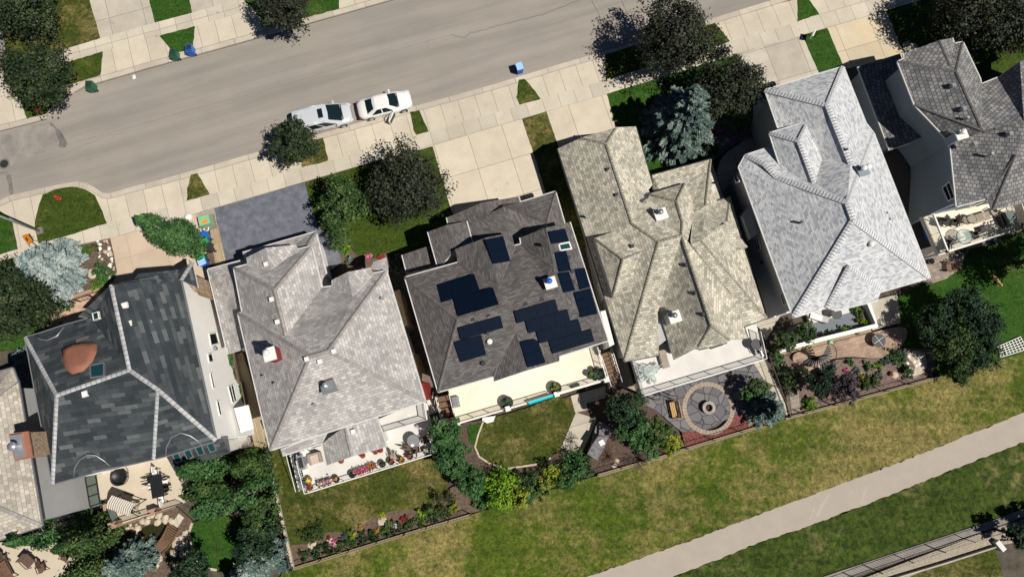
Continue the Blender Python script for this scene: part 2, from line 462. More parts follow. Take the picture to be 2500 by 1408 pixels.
KL = [(-60, 518), (24, 477), (102, 459), (153, 448), (186, 443), (205, 446), (222, 455), (245, 470), (262, 472), (283, 467), (324, 455), (402, 435), (505, 406), (640, 367), (755, 334), (1019, 257), (1165, 217), (1260, 189), (1376, 153), (1479, 124), (1600, 88), (1751, 41), (1880, 1), (2100, -68)]
KU = [(-60, 336), (0, 320), (72, 302), (112, 291), (128, 278), (153, 251), (178, 227), (205, 212), (252, 199), (355, 169), (511, 126), (640, 90), (753, 58), (951, 2), (1200, -75), (1500, -165)]
sheet('road', KL + [(2300, -130), (1700, -230)] + KU[::-1], M['asphalt'], -0.13, 0.1)
def offs(line, dx, dy): return [(x + dx, y + dy) for x, y in line]
def kerb(line, sgn):
    o = strip(offs(line, 2 * sgn, 7 * sgn), 0.5, -0.3, 0.0, 'kerb', M['kerb']); tag(o, kind='structure')
    o = strip(offs(line, 0.5 * sgn, 1.5 * sgn), 0.07, -0.3, -0.115, 'gutter_joint', M['soil']); tag(o, kind='structure')
kerb(KL, 1); kerb(KU, -1)
for _l, _s in ((KL, 1), (KU, -1)): tag(strip(offs(_l, 3.7 * _s, 13.2 * _s), 0.035, -0.3, 0.012, 'kerb_joint', plain('joint_dirt', (.2, .17, .13), .9)), kind='structure')
# road repairs, joint and cracks
M['patch'] = plain('dark_repair', (0.265, 0.24, 0.213), 0.9, 0, 0.22, 1.0, 0.2)
M['crack'] = plain('crack_filler', (0.14, 0.125, 0.11), 0.9, 0, 0.2)
M['crackl'] = plain('hairline_crack', (0.235, 0.205, 0.175), 0.9, 0, 0.2)
sheet('road_patch', [(0, 328), (60, 308), (116, 294), (135, 310), (152, 335), (158, 355), (150, 362), (95, 374), (50, 386), (0, 392)], M['patch'], -0.126, 0, 0.05)
sheet('road_patch', [(118, 296), (130, 300), (150, 326), (161, 350), (156, 360), (144, 360), (146, 346), (134, 318)], plain('darker_repair', (0.15, 0.14, 0.13), 0.9, 0, .3, 2.5), -0.122, 0, 0.12)
sheet('road_patch', [(-20, 380), (12, 376), (34, 394), (16, 424), (-20, 428)], M['patch'], -0.121, 0)
sheet('road_patch', [(13, 426), (24, 426), (30, 470), (22, 476)], plain('dark_trench', (0.17, 0.155, 0.14), 0.9, 0, .3, 2.5), -0.122, 0, 0.08)
def crack(px, w, mat, jit=1.2, seed=1, off=-0.118):
    rng = random.Random(seed); pts = []
    for a, b in zip(px, px[1:]):
        n = max(1, int(math.hypot(b[0] - a[0], b[1] - a[1]) / 7))
        for k in range(n): pts.append((a[0] + (b[0] - a[0]) * k / n + rng.uniform(-jit, jit) * .5, a[1] + (b[1] - a[1]) * k / n + rng.uniform(-jit, jit)))
    pts.append(px[-1])
    o = strip(pts, w, off - 0.02, off, 'road_crack', mat); tag(o, kind='structure')
crack([(160, 352), (320, 308), (480, 262), (640, 222), (800, 172), (960, 122), (1100, 84)], 0.035, M['crackl'])
crack([(1100, 84), (1118, 88), (1135, 91), (1150, 78), (1180, 72), (1240, 55), (1330, 33), (1400, 3), (1440, -10)], 0.04, M['crack'], 1.5, 4)
crack([(1445, 0), (1460, 28), (1470, 60), (1478, 78)], 0.035, M['crack'], 1.2, 5)
crack([(1518, 0), (1530, 26)], 0.035, M['crack'], 1.2, 6)
crack([(95, 394), (160, 372), (260, 330), (300, 322)], 0.03, M['crackl'], 1.2, 7)
# manhole cover on its concrete collar
mh = thing('manhole', 'round dark iron manhole cover in the road at the left edge', 'manhole', G(10, 400))
MB().lathe(G(10, 400, -0.11), [(0.36, -0.05), (0.36, 0.0), (0.33, 0.012), (0.0, 0.012)], 28).build('cover', M['dark'], mh)
MB().lathe(G(10, 400, -0.12), [(0.5, -0.05), (0.5, 0.0), (0.0, 0.0)], 28).build('collar', M['kerb'], mh)

SWT = [(-40, 632), (44, 608), (94, 595), (259, 545), (327, 528), (457, 492), (513, 475), (580, 457), (736, 411), (801, 394), (1017, 331), (1046, 322), (1267, 259), (1320, 242), (1479, 196), (1782, 102), (1860, 81), (1949, 53), (2000, 36), (2160, -12)]
SWB = [(-40, 645), (10, 622), (269, 581), (402, 547), (525, 508), (640, 475), (744, 444), (905, 397), (1056, 357), (1260, 295), (1334, 273), (1482, 230), (1660, 175), (1863, 112), (1959, 86), (2019, 68), (2163, 26), (2245, 2), (2330, -22)]
SWB[1] = (10, 634)
sheet('sidewalk', SWT + SWB[::-1], M['walk'], 0.015, uvf=lambda u: (u[0], u[1] - suv(G(744, 444))[1]))
UST = [(-40, 178), (60, 150), (150, 123), (245, 94), (378, 56), (469, 32), (576, 1), (700, -34)]
USB = [(-40, 210), (60, 182), (150, 155), (251, 126), (390, 87), (477, 64), (593, 31), (620, 23), (700, 0)]
sheet('sidewalk', UST + USB[::-1], M['walk'], 0.015)
# aprons: one sheet from kerb to sidewalk each side; boulevards lie on top
KLo = offs(KL, 3.5, 12.5)
sheet('driveway_apron', KLo[:-1] + [(2160, -55)] + SWT[::-1], M['apron'], 0.003)
sheet('driveway_apron', offs(KU, -3.5, -12.5) + [(1500, -300), (760, -40), (700, -2)] + USB[::-1][1:], M['apron'], 0.003)
def lawn(px, mat='lawn', off=0.04, sm=0, name='lawn', rough=0.035):
    return sheet(name, px, M[mat], off, 0.25, rough, smooth=sm)
V_ = 'boulevard_lawn'
lawn([(106, 475), (136, 463), (177, 456), (205, 461), (232, 477), (246, 508), (261, 545), (180, 571), (95, 595), (86, 560), (85, 542), (95, 504)], 'lawn', name=V_)
lawn([(-30, 505), (0, 515), (20, 530), (31, 542), (44, 608), (-30, 630)], 'lawn_lush', name=V_)
lawn([(467, 426), (482, 424), (513, 474), (457, 490), (458, 460)], 'lawn_dry', name=V_)
lawn([(736, 409), (802, 393), (789, 336), (740, 350)], 'lawn_dry', name=V_)
lawn([(1002, 274), (1024, 269), (1046, 321), (1017, 330), (1010, 318)], 'lawn', name=V_)
lawn([(1267, 196), (1281, 193), (1300, 215), (1320, 242), (1268, 257), (1262, 239)], 'lawn', name=V_)
lawn([(1479, 133), (1745, 57), (1762, 76), (1782, 102), (1630, 150), (1479, 195)], 'lawn', name=V_)
lawn([(1947, -10), (1966, -12), (1980, 8), (2000, 35), (1947, 53)], 'lawn_lush', name=V_)
lawn([(150, 157), (251, 127), (246, 184), (175, 206), (60, 200), (60, 184)], 'lawn', name=V_)
lawn([(390, 88), (477, 65), (470, 120), (425, 131)], 'lawn_lush', name=V_)
lawn([(40, 220), (110, 205), (150, 236), (128, 262), (112, 278), (66, 290)], 'lawn', name=V_)
# yards north of the road
lawn([(-40, -20), (212, -20), (245, 94), (150, 122), (0, 166), (-40, 176)], 'lawn_dry')
sheet('driveway', [(212, -20), (361, -20), (378, 56), (245, 94)], M['drive_grey'], 0.0)
lawn([(361, -20), (458, -20), (469, 32), (378, 55)], 'lawn_lush')
sheet('driveway', [(458, -20), (640, -60), (700, -34), (576, 1), (469, 32)], M['drive_grey'], 0.0)
lawn([(596, 0), (640, -10), (829, -20), (828, 22), (740, 46), (654, 68), (625, 30)], 'lawn_lush')
sheet('front_path', [(-40, 40), (-2, 30), (14, 120), (8, 166), (-40, 178)], M['patch'], 0.06)
# front yards south of the road
lawn([(746, 448), (905, 398), (1056, 358), (1080, 440), (1101, 512), (1110, 560), (1045, 640), (960, 655), (880, 628), (855, 605), (840, 585), (812, 570), (780, 556), (760, 505)], 'lawn')
sheet('driveway', [(1056, 357), (1260, 295), (1275, 291), (1305, 380), (1335, 480), (1300, 520), (1130, 560), (1101, 512), (1080, 440)], M['drive'], 0.01)
lawn([(1275, 291), (1334, 273), (1362, 355), (1400, 470), (1440, 600), (1380, 620), (1335, 480), (1305, 380)], 'lawn_dry')
sheet('driveway', [(1334, 273), (1482, 230), (1508, 330), (1490, 380), (1375, 400), (1362, 355)], M['drive'], 0.01)
lawn([(1482, 230), (1660, 176), (1800, 134), (1840, 250), (1835, 335), (1760, 400), (1740, 440), (1590, 460), (1530, 400), (1508, 320)], 'lawn_lush')
sheet('driveway', [(1800, 133), (1863, 112), (1959, 86), (2000, 180), (2010, 215), (1880, 260), (1850, 330), (1832, 332), (1840, 250)], M['drive_grey'], 0.01)
lawn([(1959, 87), (2019, 69), (2058, 160), (2080, 230), (2020, 240), (2000, 178)], 'lawn_lush')
sheet('driveway', [(2019, 69), (2163, 27), (2205, 125), (2225, 190), (2110, 220), (2060, 165)], M['drive_yellow'], 0.01)
lawn([(2163, 27), (2245, 3), (2600, -100), (2600, 240), (2410, 260), (2225, 190), (2205, 125)], 'lawn')
sheet('front_path', smoothpx([(2203, 108), (2218, 104), (2238, 112), (2240, 135), (2215, 140)], 3), M['walk'], 0.06)
sheet('driveway', [(269, 581), (402, 547), (483, 520), (500, 560), (515, 640), (540, 720), (480, 760), (320, 760), (262, 700), (286, 665), (278, 620)], M['drive_tan'], 0.01)
sheet('driveway', [(524, 509), (640, 475), (744, 446), (762, 512), (782, 560), (812, 570), (834, 610), (834, 640), (780, 680), (620, 720), (575, 700), (540, 600)], M['sealed'], 0.02, smooth=0)
sheet('gravel_strip', [(478, 521), (523, 509), (532, 545), (512, 560), (495, 552)], M['gravel'], 0.02)
sheet('timber_walk', [(513, 560), (532, 545), (552, 637), (545, 665), (530, 672)], M['timber'], 0.05, rot=SA + math.pi / 2)
sheet('mulch_bed', [(496, 552), (513, 556), (530, 672), (520, 690), (508, 640)], M['mulch'], 0.03)
# house 1 front garden
sheet('mulch_bed', [(205, 600), (269, 583), (278, 620), (286, 665), (262, 700), (230, 730), (140, 740), (170, 640)], M['mulch'], 0.03)
lawn([(170, 612), (215, 598), (224, 604), (222, 628), (205, 636), (180, 630)], 'lawn_lush')
lawn([(-40, 645), (0, 638), (170, 600), (180, 660), (135, 740), (140, 790), (60, 850), (-40, 860)], 'lawn_lush')
sheet('courtyard', [(133, 742), (262, 700), (300, 720), (260, 800), (140, 800)], plain('courtyard_pavers', (0.5, 0.34, 0.24), 0.9, 0, 0.25, 2.5), 0.05)
# mulch beds in front of house 3 and by the spruce
sheet('mulch_bed', [(822, 580), (842, 590), (857, 606), (880, 628), (912, 632), (935, 618), (950, 625), (960, 680), (900, 680), (840, 660), (832, 620)], M['mulch'], 0.055, smooth=3)
sheet('mulch_bed', [(1738, 300), (1790, 290), (1840, 300), (1850, 330), (1800, 350), (1770, 370), (1745, 390), (1715, 400), (1730, 340)], plain('grey_mulch', (0.2, 0.16, 0.16), 0.95, 0, .5, 5, 1), 0.055, smooth=3)
sheet('front_path', smoothpx([(1850, 325), (1880, 330), (1900, 400), (1860, 500), (1800, 520), (1752, 480), (1752, 410), (1772, 375), (1805, 352)], 3), M['drive_grey'], 0.05)
# side passages between the houses
sheet('side_path', [(1750, 430), (1800, 420), (1850, 560), (1905, 770), (1870, 830), (1845, 790), (1800, 620)], M['drive_grey'], 0.03)
sheet('gravel_strip', [(1395, 470), (1410, 470), (1530, 880), (1560, 980), (1500, 1000), (1490, 860)], M['gravel'], 0.02)
sheet('timber_walk', [(555, 870), (592, 860), (640, 1010), (650, 1090), (625, 1100), (600, 1010)], M['timber'], 0.08, rot=SA + math.pi / 2)
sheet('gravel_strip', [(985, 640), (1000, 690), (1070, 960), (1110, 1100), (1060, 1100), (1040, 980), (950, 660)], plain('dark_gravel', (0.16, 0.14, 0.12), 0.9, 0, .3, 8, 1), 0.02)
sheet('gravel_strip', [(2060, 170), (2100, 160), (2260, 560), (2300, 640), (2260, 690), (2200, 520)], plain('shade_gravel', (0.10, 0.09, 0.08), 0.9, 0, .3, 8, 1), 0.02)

# back gardens
FL = [(718, 1386), (989, 1303), (1149, 1256), (1457, 1160), (1627, 1111), (1671, 1096), (1869, 1036), (1915, 1021), (1955, 1011), (2030, 991), (2273, 924)]
PT = [(1300, 1455), (1430, 1407), (1540, 1370), (1650, 1330), (1755, 1292), (1860, 1252), (1980, 1208), (2099, 1163), (2200, 1126), (2303, 1085), (2400, 1046), (2500, 1006), (2640, 945)]
PBt = [(1510, 1455), (1640, 1409), (1750, 1366), (1860, 1322), (1980, 1282), (2099, 1237), (2200, 1198), (2303, 1156), (2400, 1118), (2500, 1079), (2640, 1018)]
sheet('park_grass', FL + [(2330, 905), (2400, 880), (2500, 850), (2800, 760), (2800, 900)] + PT[::-1] + [(1000, 1560), (640, 1500), (690, 1396)], M['gold'], 0.02, rough=0.05)
sheet('footpath', PT + PBt[::-1], M['path'], 0.0, rough=0.09)
for q in ([(1990, 1258), (2000, 1236), (2022, 1206), (2028, 1204), (2010, 1236), (1998, 1262)], [(2100, 1230), (2106, 1204), (2112, 1188), (2118, 1186), (2113, 1206), (2106, 1230)], [(1976, 1268), (1984, 1240), (1990, 1228), (1988, 1244), (1980, 1268)]):
    sheet('path_scuff', q, plain('pale_scuff', (.435, .38, .315), .9, 0, .05), 0.003, 0)
sheet('verge_grass', PBt + [(2640, 1215), (2500, 1256), (2425, 1275), (2280, 1325), (2020, 1408), (1880, 1460)], M['tall'], 0.03, rough=0.06)
sheet('lower_lawn', [(2140, 1440), (2260, 1390), (2425, 1330), (2450, 1408), (2440, 1460)], M['lawn_dry'], 0.03)
sheet('gravel_strip', [(2070, 1425), (2425, 1290), (2640, 1215), (2640, 1300), (2425, 1332), (2200, 1415), (2140, 1440)], M['gravel'], 0.02)
lawn([(652, 1098), (700, 1080), (1060, 1040), (1110, 1130), (1090, 1200), (1050, 1245), (955, 1250), (905, 1268), (860, 1300), (800, 1300), (770, 1330), (705, 1340)], 'lawn_dry', 0.03)
sheet('mulch_bed', [(700, 1330), (770, 1325), (800, 1298), (855, 1298), (905, 1268), (950, 1248), (1050, 1240), (1100, 1190), (1180, 1150), (1175, 1245), (1149, 1252), (989, 1299), (722, 1382)], M['mulch'], 0.035, smooth=0)
sheet('mulch_bed', [(1075, 1040), (1180, 1025), (1380, 970), (1500, 940), (1570, 960), (1670, 1080), (1670, 1092), (1457, 1156), (1160, 1250)], plain('dark_mulch', (0.10, 0.065, 0.05), 0.95, 0, .5, 5, 1), 0.025)
lawn([(1180, 1028), (1168, 1060), (1160, 1090), (1170, 1114), (1200, 1132), (1239, 1141), (1307, 1131), (1345, 1115), (1372, 1097), (1390, 1050), (1406, 1008), (1395, 975), (1361, 968), (1270, 1000)], 'lawn_dry', 0.05)
o = strip([(1180, 1028), (1168, 1060), (1160, 1090), (1170, 1114), (1200, 1133), (1239, 1143), (1307, 1133), (1345, 1117)], 0.14, 0, 0.09, 'lawn_edging', M['rock']); tag(o, kind='structure')
lawn([(1140, 1040), (1178, 1030), (1166, 1062), (1158, 1090), (1146, 1080)], 'lawn_lush', 0.06)
sheet('patio', [(1406, 1006), (1457, 1022), (1437, 1070), (1419, 1107), (1370, 1092)], M['drive_grey'], 0.07)
sheet('patio', [(1393, 966), (1478, 942), (1478, 970), (1431, 984), (1434, 1000), (1404, 1007)], M['walk'], 0.075)
def flag_mat():
    m, nt, b = newmat('flagstone')
    p = pos(nt)
    v = nd(nt, 'ShaderNodeTexVoronoi', feature='DISTANCE_TO_EDGE', Scale=1.25); lk(nt, p, v.inputs['Vector'])
    v2 = nd(nt, 'ShaderNodeTexVoronoi', Scale=1.25); lk(nt, p, v2.inputs['Vector'])
    c = ramp(nt, v2.outputs['Color'], [(0.2, (0.12, 0.115, 0.125)), (0.8, (0.19, 0.175, 0.18))])
    c = mix(nt, ramp(nt, v.outputs['Distance'], [(0.02, (1, 1, 1)), (0.05, (0, 0, 0))]), c, (0.035, 0.03, 0.03))
    lk(nt, c, b.inputs['Base Color']); b.inputs['Roughness'].default_value = 0.8
    return m
M['flag'] = flag_mat()
M['paver'] = shingle('pink_pavers', [(0, (0.37, 0.255, 0.19)), (1, (0.50, 0.36, 0.27))], 0.4, 0.3, 0.012, (0.22, 0.16, 0.12), 0.2)
M['paverg'] = shingle('grey_pavers', [(0, (0.30, 0.25, 0.21)), (1, (0.42, 0.35, 0.29))], 0.5, 0.33, 0.012, (0.14, 0.12, 0.1), 0.2)
sheet('patio', [(1550, 975), (1567, 940), (1840, 865), (1880, 930), (1905, 1010), (1860, 1015), (1790, 1015), (1720, 1050), (1665, 1055), (1600, 1000)], M['flag'], 0.06)
sheet('mulch_bed', [(1664, 1054), (1690, 1052), (1730, 1056), (1775, 1036), (1796, 1010), (1862, 1000), (1890, 1010), (1869, 1032), (1672, 1092)], M['red_mulch'], 0.075)
sheet('side_path', [(1838, 884), (1863, 874), (1916, 985), (1922, 1012), (1900, 1018), (1885, 960)], M['walk'], 0.08)
sheet('patio', smoothpx([(1945, 900), (1966, 908), (1996, 894), (2032, 876), (2080, 870), (2150, 874), (2195, 848), (2213, 820), (2205, 798), (2150, 806), (2044, 833), (1960, 855), (1935, 870)], 3), M['paver'], 0.08)
sheet('mulch_bed', [(1900, 850), (1960, 905), (1996, 900), (2040, 878), (2080, 874), (2160, 876), (2200, 850), (2290, 850), (2275, 918), (2030, 986), (1955, 1006), (1925, 1010)], plain('garden_mulch', (0.19, 0.13, 0.11), 0.95, 0, .5, 5, 1), 0.05)
sheet('white_gravel', smoothpx([(2215, 868), (2235, 855), (2255, 865), (2262, 895), (2245, 915), (2225, 922), (2232, 895)], 3), M['rock'], 0.09)
sheet('garden_path', [(1925, 955), (1948, 945), (1952, 1005), (1932, 1010)], M['paverg'], 0.09)
lawn([(2140, 750), (2240, 700), (2275, 690), (2347, 653), (2365, 605), (2520, 560), (2800, 520), (2800, 770), (2500, 862), (2300, 920), (2200, 850), (2190, 790)], 'lawn_lush', 0.03)
sheet('patio', [(2235, 640), (2300, 600), (2440, 570), (2420, 596), (2366, 608), (2352, 630), (2347, 653), (2310, 680), (2272, 693), (2240, 690)], M['paverg'], 0.06)
sheet('patio', [(2100, 742), (2190, 718), (2198, 788), (2150, 800), (2130, 806)], M['drive_grey'], 0.05)
# house 1 and 0 back gardens
lawn([(470, 1275), (520, 1255), (600, 1270), (640, 1300), (640, 1370), (560, 1400), (500, 1390), (480, 1350), (462, 1315)], 'lawn_lush', 0.03)
o = strip(smoothpx([(470, 1275), (462, 1300), (470, 1335), (482, 1365), (500, 1385), (530, 1390)], 1), 0.2, 0, 0.1, 'lawn_edging', M['rock']); tag(o, kind='structure')
sheet('patio', [(-30, 1330), (60, 1310), (180, 1320), (215, 1350), (180, 1400), (60, 1440), (-30, 1440)], M['decktan'], 0.05)
sheet('mulch_bed', [(300, 1270), (430, 1235), (470, 1270), (462, 1315), (500, 1395), (460, 1440), (300, 1440), (280, 1350)], M['mulch'], 0.03)
sheet('pond', smoothpx([(345, 1290), (395, 1275), (415, 1290), (440, 1330), (450, 1400), (420, 1400), (400, 1340), (360, 1330)], 3), M['water'], 0.05)
# ------------------------------------------------------------------ roofs and houses
M['trim'] = plain('off_white_gutter', (0.60, 0.59, 0.57), 0.5, 0, 0.08)
def slate(name, stops, **k): return shingle(name, stops, **k)
M['r1'] = shingle('dark_slate_tiles', [(0, (0.036, 0.045, 0.050)), (.5, (0.056, 0.066, 0.073)), (.8, (0.078, 0.090, 0.096)), (1, (0.145, 0.152, 0.156))], 0.95, 0.33, 0.008, (0.03, 0.03, 0.035), 0.4, 0.2, 0.37)
M['r2'] = shingle('pale_grey_shingles', [(0, (0.38, 0.365, 0.355)), (.5, (0.49, 0.468, 0.45)), (1, (0.62, 0.59, 0.555))], 0.34, 0.24, 0.012, (0.25, 0.235, 0.225), 0.6, 0.24)
M['r3'] = shingle('charcoal_shingles', [(0, (0.098, 0.090, 0.088)), (.5, (0.132, 0.122, 0.118)), (1, (0.185, 0.172, 0.166))], 0.34, 0.15, 0.012, (0.065, 0.058, 0.056), 0.6, 0.12)
M['r4'] = shingle('weathered_shakes', [(0, (0.37, 0.35, 0.285)), (.4, (0.53, 0.495, 0.40)), (1, (0.72, 0.665, 0.545))], 0.30, 0.22, 0.009, (0.12, 0.12, 0.10), 1.0, 0.22, 0.42)
M['r6'] = shingle('near_white_shingles', [(0, (0.34, 0.355, 0.385)), (.45, (0.54, 0.55, 0.565)), (1, (0.69, 0.69, 0.69))], 0.26, 0.14, 0.01, (0.42, 0.43, 0.45), 0.5, 0.05)
M['r7'] = shingle('brown_grey_shingles', [(0, (0.165, 0.168, 0.178)), (.5, (0.25, 0.246, 0.246)), (1, (0.34, 0.33, 0.32))], 0.30, 0.3, 0.022, (0.05, 0.05, 0.052), 0.8, 0.22)
M['r0'] = shingle('cream_shakes', [(0, (0.36, 0.32, 0.27)), (.5, (0.50, 0.45, 0.38)), (1, (0.60, 0.55, 0.47))], 0.33, 0.27, 0.014, (0.25, 0.22, 0.19), 0.6, 0.2)
M['bright'] = plain('white_stucco', (0.93, 0.91, 0.87), 0.85, 0, 0.03, 2.0, 0.05)
M['cap1'] = shingle('pale_ridge_tiles', [(0, (0.40, 0.40, 0.41)), (1, (0.56, 0.56, 0.56))], 0.36, 3, 0.025, (0.16, 0.16, 0.17), 0.4, 0.1)
M['cap2'] = shingle('grey_ridge_tiles', [(0, (0.30, 0.28, 0.26)), (1, (0.42, 0.39, 0.36))], 0.3, 3, 0.015, (0.2, 0.19, 0.18), 0.4, 0.1)
M['cap3'] = shingle('charcoal_ridge', [(0, (0.13, 0.115, 0.11)), (1, (0.20, 0.18, 0.17))], 0.3, 3, 0.01, (0.09, 0.08, 0.08), 0.4, 0.1)
M['cap4'] = shingle('shake_ridge', [(0, (0.30, 0.28, 0.21)), (1, (0.48, 0.45, 0.36))], 0.25, 3, 0.02, (0.09, 0.09, 0.08), 0.5, 0.1)
M['cap6'] = shingle('ribbed_white_ridge', [(0, (0.60, 0.60, 0.61)), (1, (0.70, 0.70, 0.70))], 0.24, 3, 0.04, (0.22, 0.23, 0.26), 0.6, 0.05)
M['cap7'] = shingle('grey_ridge', [(0, (0.16, 0.15, 0.15)), (1, (0.24, 0.22, 0.21))], 0.3, 3, 0.02, (0.08, 0.08, 0.08), 0.4, 0.1)
def solarmat():
    m, nt, b = newmat('solar_cells')
    t = uv(nt)
    br = nd(nt, 'ShaderNodeTexBrick', offset=0.0, Scale=1.0, Mortar_Size=0.006)
    br.inputs['Brick Width'].default_value = 0.16; br.inputs['Row Height'].default_value = 0.16
    br.inputs['Color1'].default_value = (0.003, 0.007, 0.018, 1); br.inputs['Color2'].default_value = (0.003, 0.009, 0.022, 1)
    br.inputs['Mortar'].default_value = (0.007, 0.013, 0.028, 1)
    lk(nt, t, br.inputs['Vector']); lk(nt, br.outputs['Color'], b.inputs['Base Color'])
    b.inputs['Roughness'].default_value = 0.45; b.inputs['Specular IOR Level'].default_value = 0.07
    return m
M['solar'] = solarmat()

class House:
    def __init__(s, name, label, px, cat='house'):
        s.o = thing(name, label, cat, G(*px)); s.tris = []; s.wt = []; s.dz = 0.0; s.k = 1.25
    def resolve(s, V):
        out = {}; k_ = s.k
        todo = dict(V); zn = [e[2] for e in V.values() if len(e) == 3 and not isinstance(e[2], str)]; z0_ = min(zn)
        while todo:
            n0 = len(todo)
            for k, e in list(todo.items()):
                if len(e) == 3 and not isinstance(e[2], str): out[k] = P(e[0], e[1], z0_ + (e[2] - z0_) * k_ + s.dz)
                elif len(e) == 3 and e[2] in out: out[k] = P(e[0], e[1], out[e[2]].z)
                elif len(e) == 5 and e[2] in out and e[3] in out:
                    A, B = out[e[2]], out[e[3]]; d = (B - A); d.z = 0; n = Vector((-d.y, d.x, 0)).normalized()
                    q = P(e[0], e[1], A.z)
                    if (q - A).dot(n) < 0: n = -n
                    r = ray(e[0], e[1]); sl = e[4] * k_
                    t = (A.z + sl * n.dot(CAM - A) - HC) / (r.z - sl * n.dot(r)); out[k] = CAM + r * t
                else: continue
                del todo[k]
            if len(todo) == n0: raise Exception('unresolved %s' % todo)
        return out
    def roof(s, V, faces, mat, fmat='white', cap=None, capm=None, capw=0.3, gut=True, drop=0.2, name='roof', gmat=None):
        V = s.resolve(V); m = MB(); E = min(v.z for v in V.values())
        edges = {}
        for fc in faces:
            ks = fc.split(); p = [V[k] for k in ks]
            n = Vector((0, 0, 0))
            for i in range(len(p)):
                a, b = p[i], p[(i + 1) % len(p)]; n += Vector(((a.y - b.y) * (a.z + b.z), (a.z - b.z) * (a.x + b.x), (a.x - b.x) * (a.y + b.y)))
            n.normalize()
            if n.z < 0: p.reverse(); ks.reverse(); n = -n
            t = Vector((0, 0, 1)).cross(n)
            if t.length < 0.02: t = SU.copy()
            t.normalize(); u2 = n.cross(t)
            o = p[0]
            m.add(p, [tuple(range(len(p)))], [[((q - o).dot(t) + 50, (q - o).dot(u2) + 50) for q in p]])
            for i in range(1, len(p) - 1): s.tris.append((p[0], p[i], p[i + 1]))
            for i in range(len(ks)):
                e = (ks[i], ks[(i + 1) % len(ks)])
                edges[frozenset(e)] = edges.get(frozenset(e), []) + [e]
            if DEBUG: print(s.o.name, name, fc, 'slope %.2f' % (math.hypot(n.x, n.y) / n.z))
        if DEBUG: print({k: round(v.z, 2) for k, v in V.items()})
        r = m.build(name, M[mat], s.o)
        fm = MB()
        for fs, es in edges.items():
            if len(es) > 1: continue
            a, b = V[es[0][0]], V[es[0][1]]; zb = E - drop
            a2, b2 = Vector((a.x, a.y, zb)), Vector((b.x, b.y, zb))
            fm.add([a, a2, b2, b], [(0, 1, 2, 3)])
            if gut and abs(a.z - b.z) < 0.06 and a.z < E + 0.5:
                d = (b - a); d.z = 0; d.normalize(); nn = Vector((d.y, -d.x, 0)) * 0.04
                gm = MB(); gm.bar(a + nn - Vector((0, 0, .06)), b + nn - Vector((0, 0, .06)), 0.08, 0.12); gm.build('gutter', M[gmat or ('trim' if fmat == 'white' else fmat)], r)
        fm.build('fascia', M[fmat], r)
        if cap:
            cm = MB()
            for pr in cap.split(','):
                k = pr.split()
                for i, j in zip(k, k[1:]): ridgecap(cm, V[i], V[j], capw)
            cm.build('ridge_cap', M[capm], r)
        s.V = V; s.last = r
        return V
    def walls(s, px, E, mat, inset=0.45, zb=-2.75, name='wall', top=None):
        E += s.dz; pts = [P(x, y, E) for x, y in px]
        A = sum(a.x * b.y - b.x * a.y for a, b in zip(pts, pts[1:] + pts[:1]))
        if A < 0: pts.reverse()
        n = len(pts); q = []
        for i in range(n):
            a, b, c = pts[i - 1], pts[i], pts[(i + 1) % n]
            d1 = (b - a).normalized(); d2 = (c - b).normalized()
            n1 = Vector((-d1.y, d1.x, 0)); n2 = Vector((-d2.y, d2.x, 0))
            k = 1 + n1.dot(n2); q.append(b + (n1 + n2) * (inset / max(k, 0.3)))
        m = MB(); m.prism(q, zb, E - 0.12 if top is None else top)
        for i in range(n):
            a, b = q[i], q[(i + 1) % n]; t0, t1 = Vector((a.x, a.y, zb)), Vector((b.x, b.y, zb))
            u0, u1 = Vector((a.x, a.y, E)), Vector((b.x, b.y, E))
            s.wt += [(t0, t1, u1), (t0, u1, u0)]
        return m.build(name, M[mat], s.o)
    def cast(s, x, y, tris=None):
        from mathutils.geometry import intersect_ray_tri
        d = ray(x, y); best = None
        for a, b, c in (s.tris if tris is None else tris):
            h = intersect_ray_tri(a, b, c, d, CAM, True)
            if h is not None:
                L = (h - CAM).length
                if best is None or L < best[0]: best = (L, h, (b - a).cross(c - a).normalized())
        if best is None: return P(x, y, 5.6), Vector((0, 0, 1))
        n = best[2]
        if n.z < -0.001 or (abs(n.z) < .001 and n.dot(d) > 0): n = -n
        return best[1], n
    def plane_pt(s, x, y, p0, n):
        d = ray(x, y); return CAM + d * ((p0 - CAM).dot(n) / d.dot(n))
    def topped(s, x, y, h):
        p, n = s.cast(x, y); q = P(x, y, p.z + h); return Vector((q.x, q.y, p.z)), n
    def vent(s, x, y, kind='box', size=0.36, mat='white'):
        hh = {'box': 0.28, 'pipe': 0.35, 'low': 0.06, 'turbine': 0.28}[kind]
        p, n = s.topped(x, y, hh); m = MB()
        if kind == 'box':
            m.box(p - Vector((0, 0, .25)), (size * .8, size * .8, .42), SA); m.box(p + Vector((0, 0, .17)), (size, size, .11), SA, 0.85)
        elif kind == 'pipe': m.lathe(p, [(size * .3, -.3), (size * .3, .3), (size * .36, .3), (size * .36, .36), (0, .36)], 12)
        elif kind == 'low': m.box(p - Vector((0, 0, .2)), (size, size * .75, .27), SA, 0.7)
        else: m.lathe(p, [(size * .3, -.3), (size * .3, .08), (size * .5, .1), (size * .55, .2), (size * .35, .28), (0, .3)], 14)
        return m.build('vent', M[mat], s.o)
    def vents(s, lst, kind='box', size=.36, mat='white'):
        for x, y in lst: s.vent(x, y, kind, size, mat)
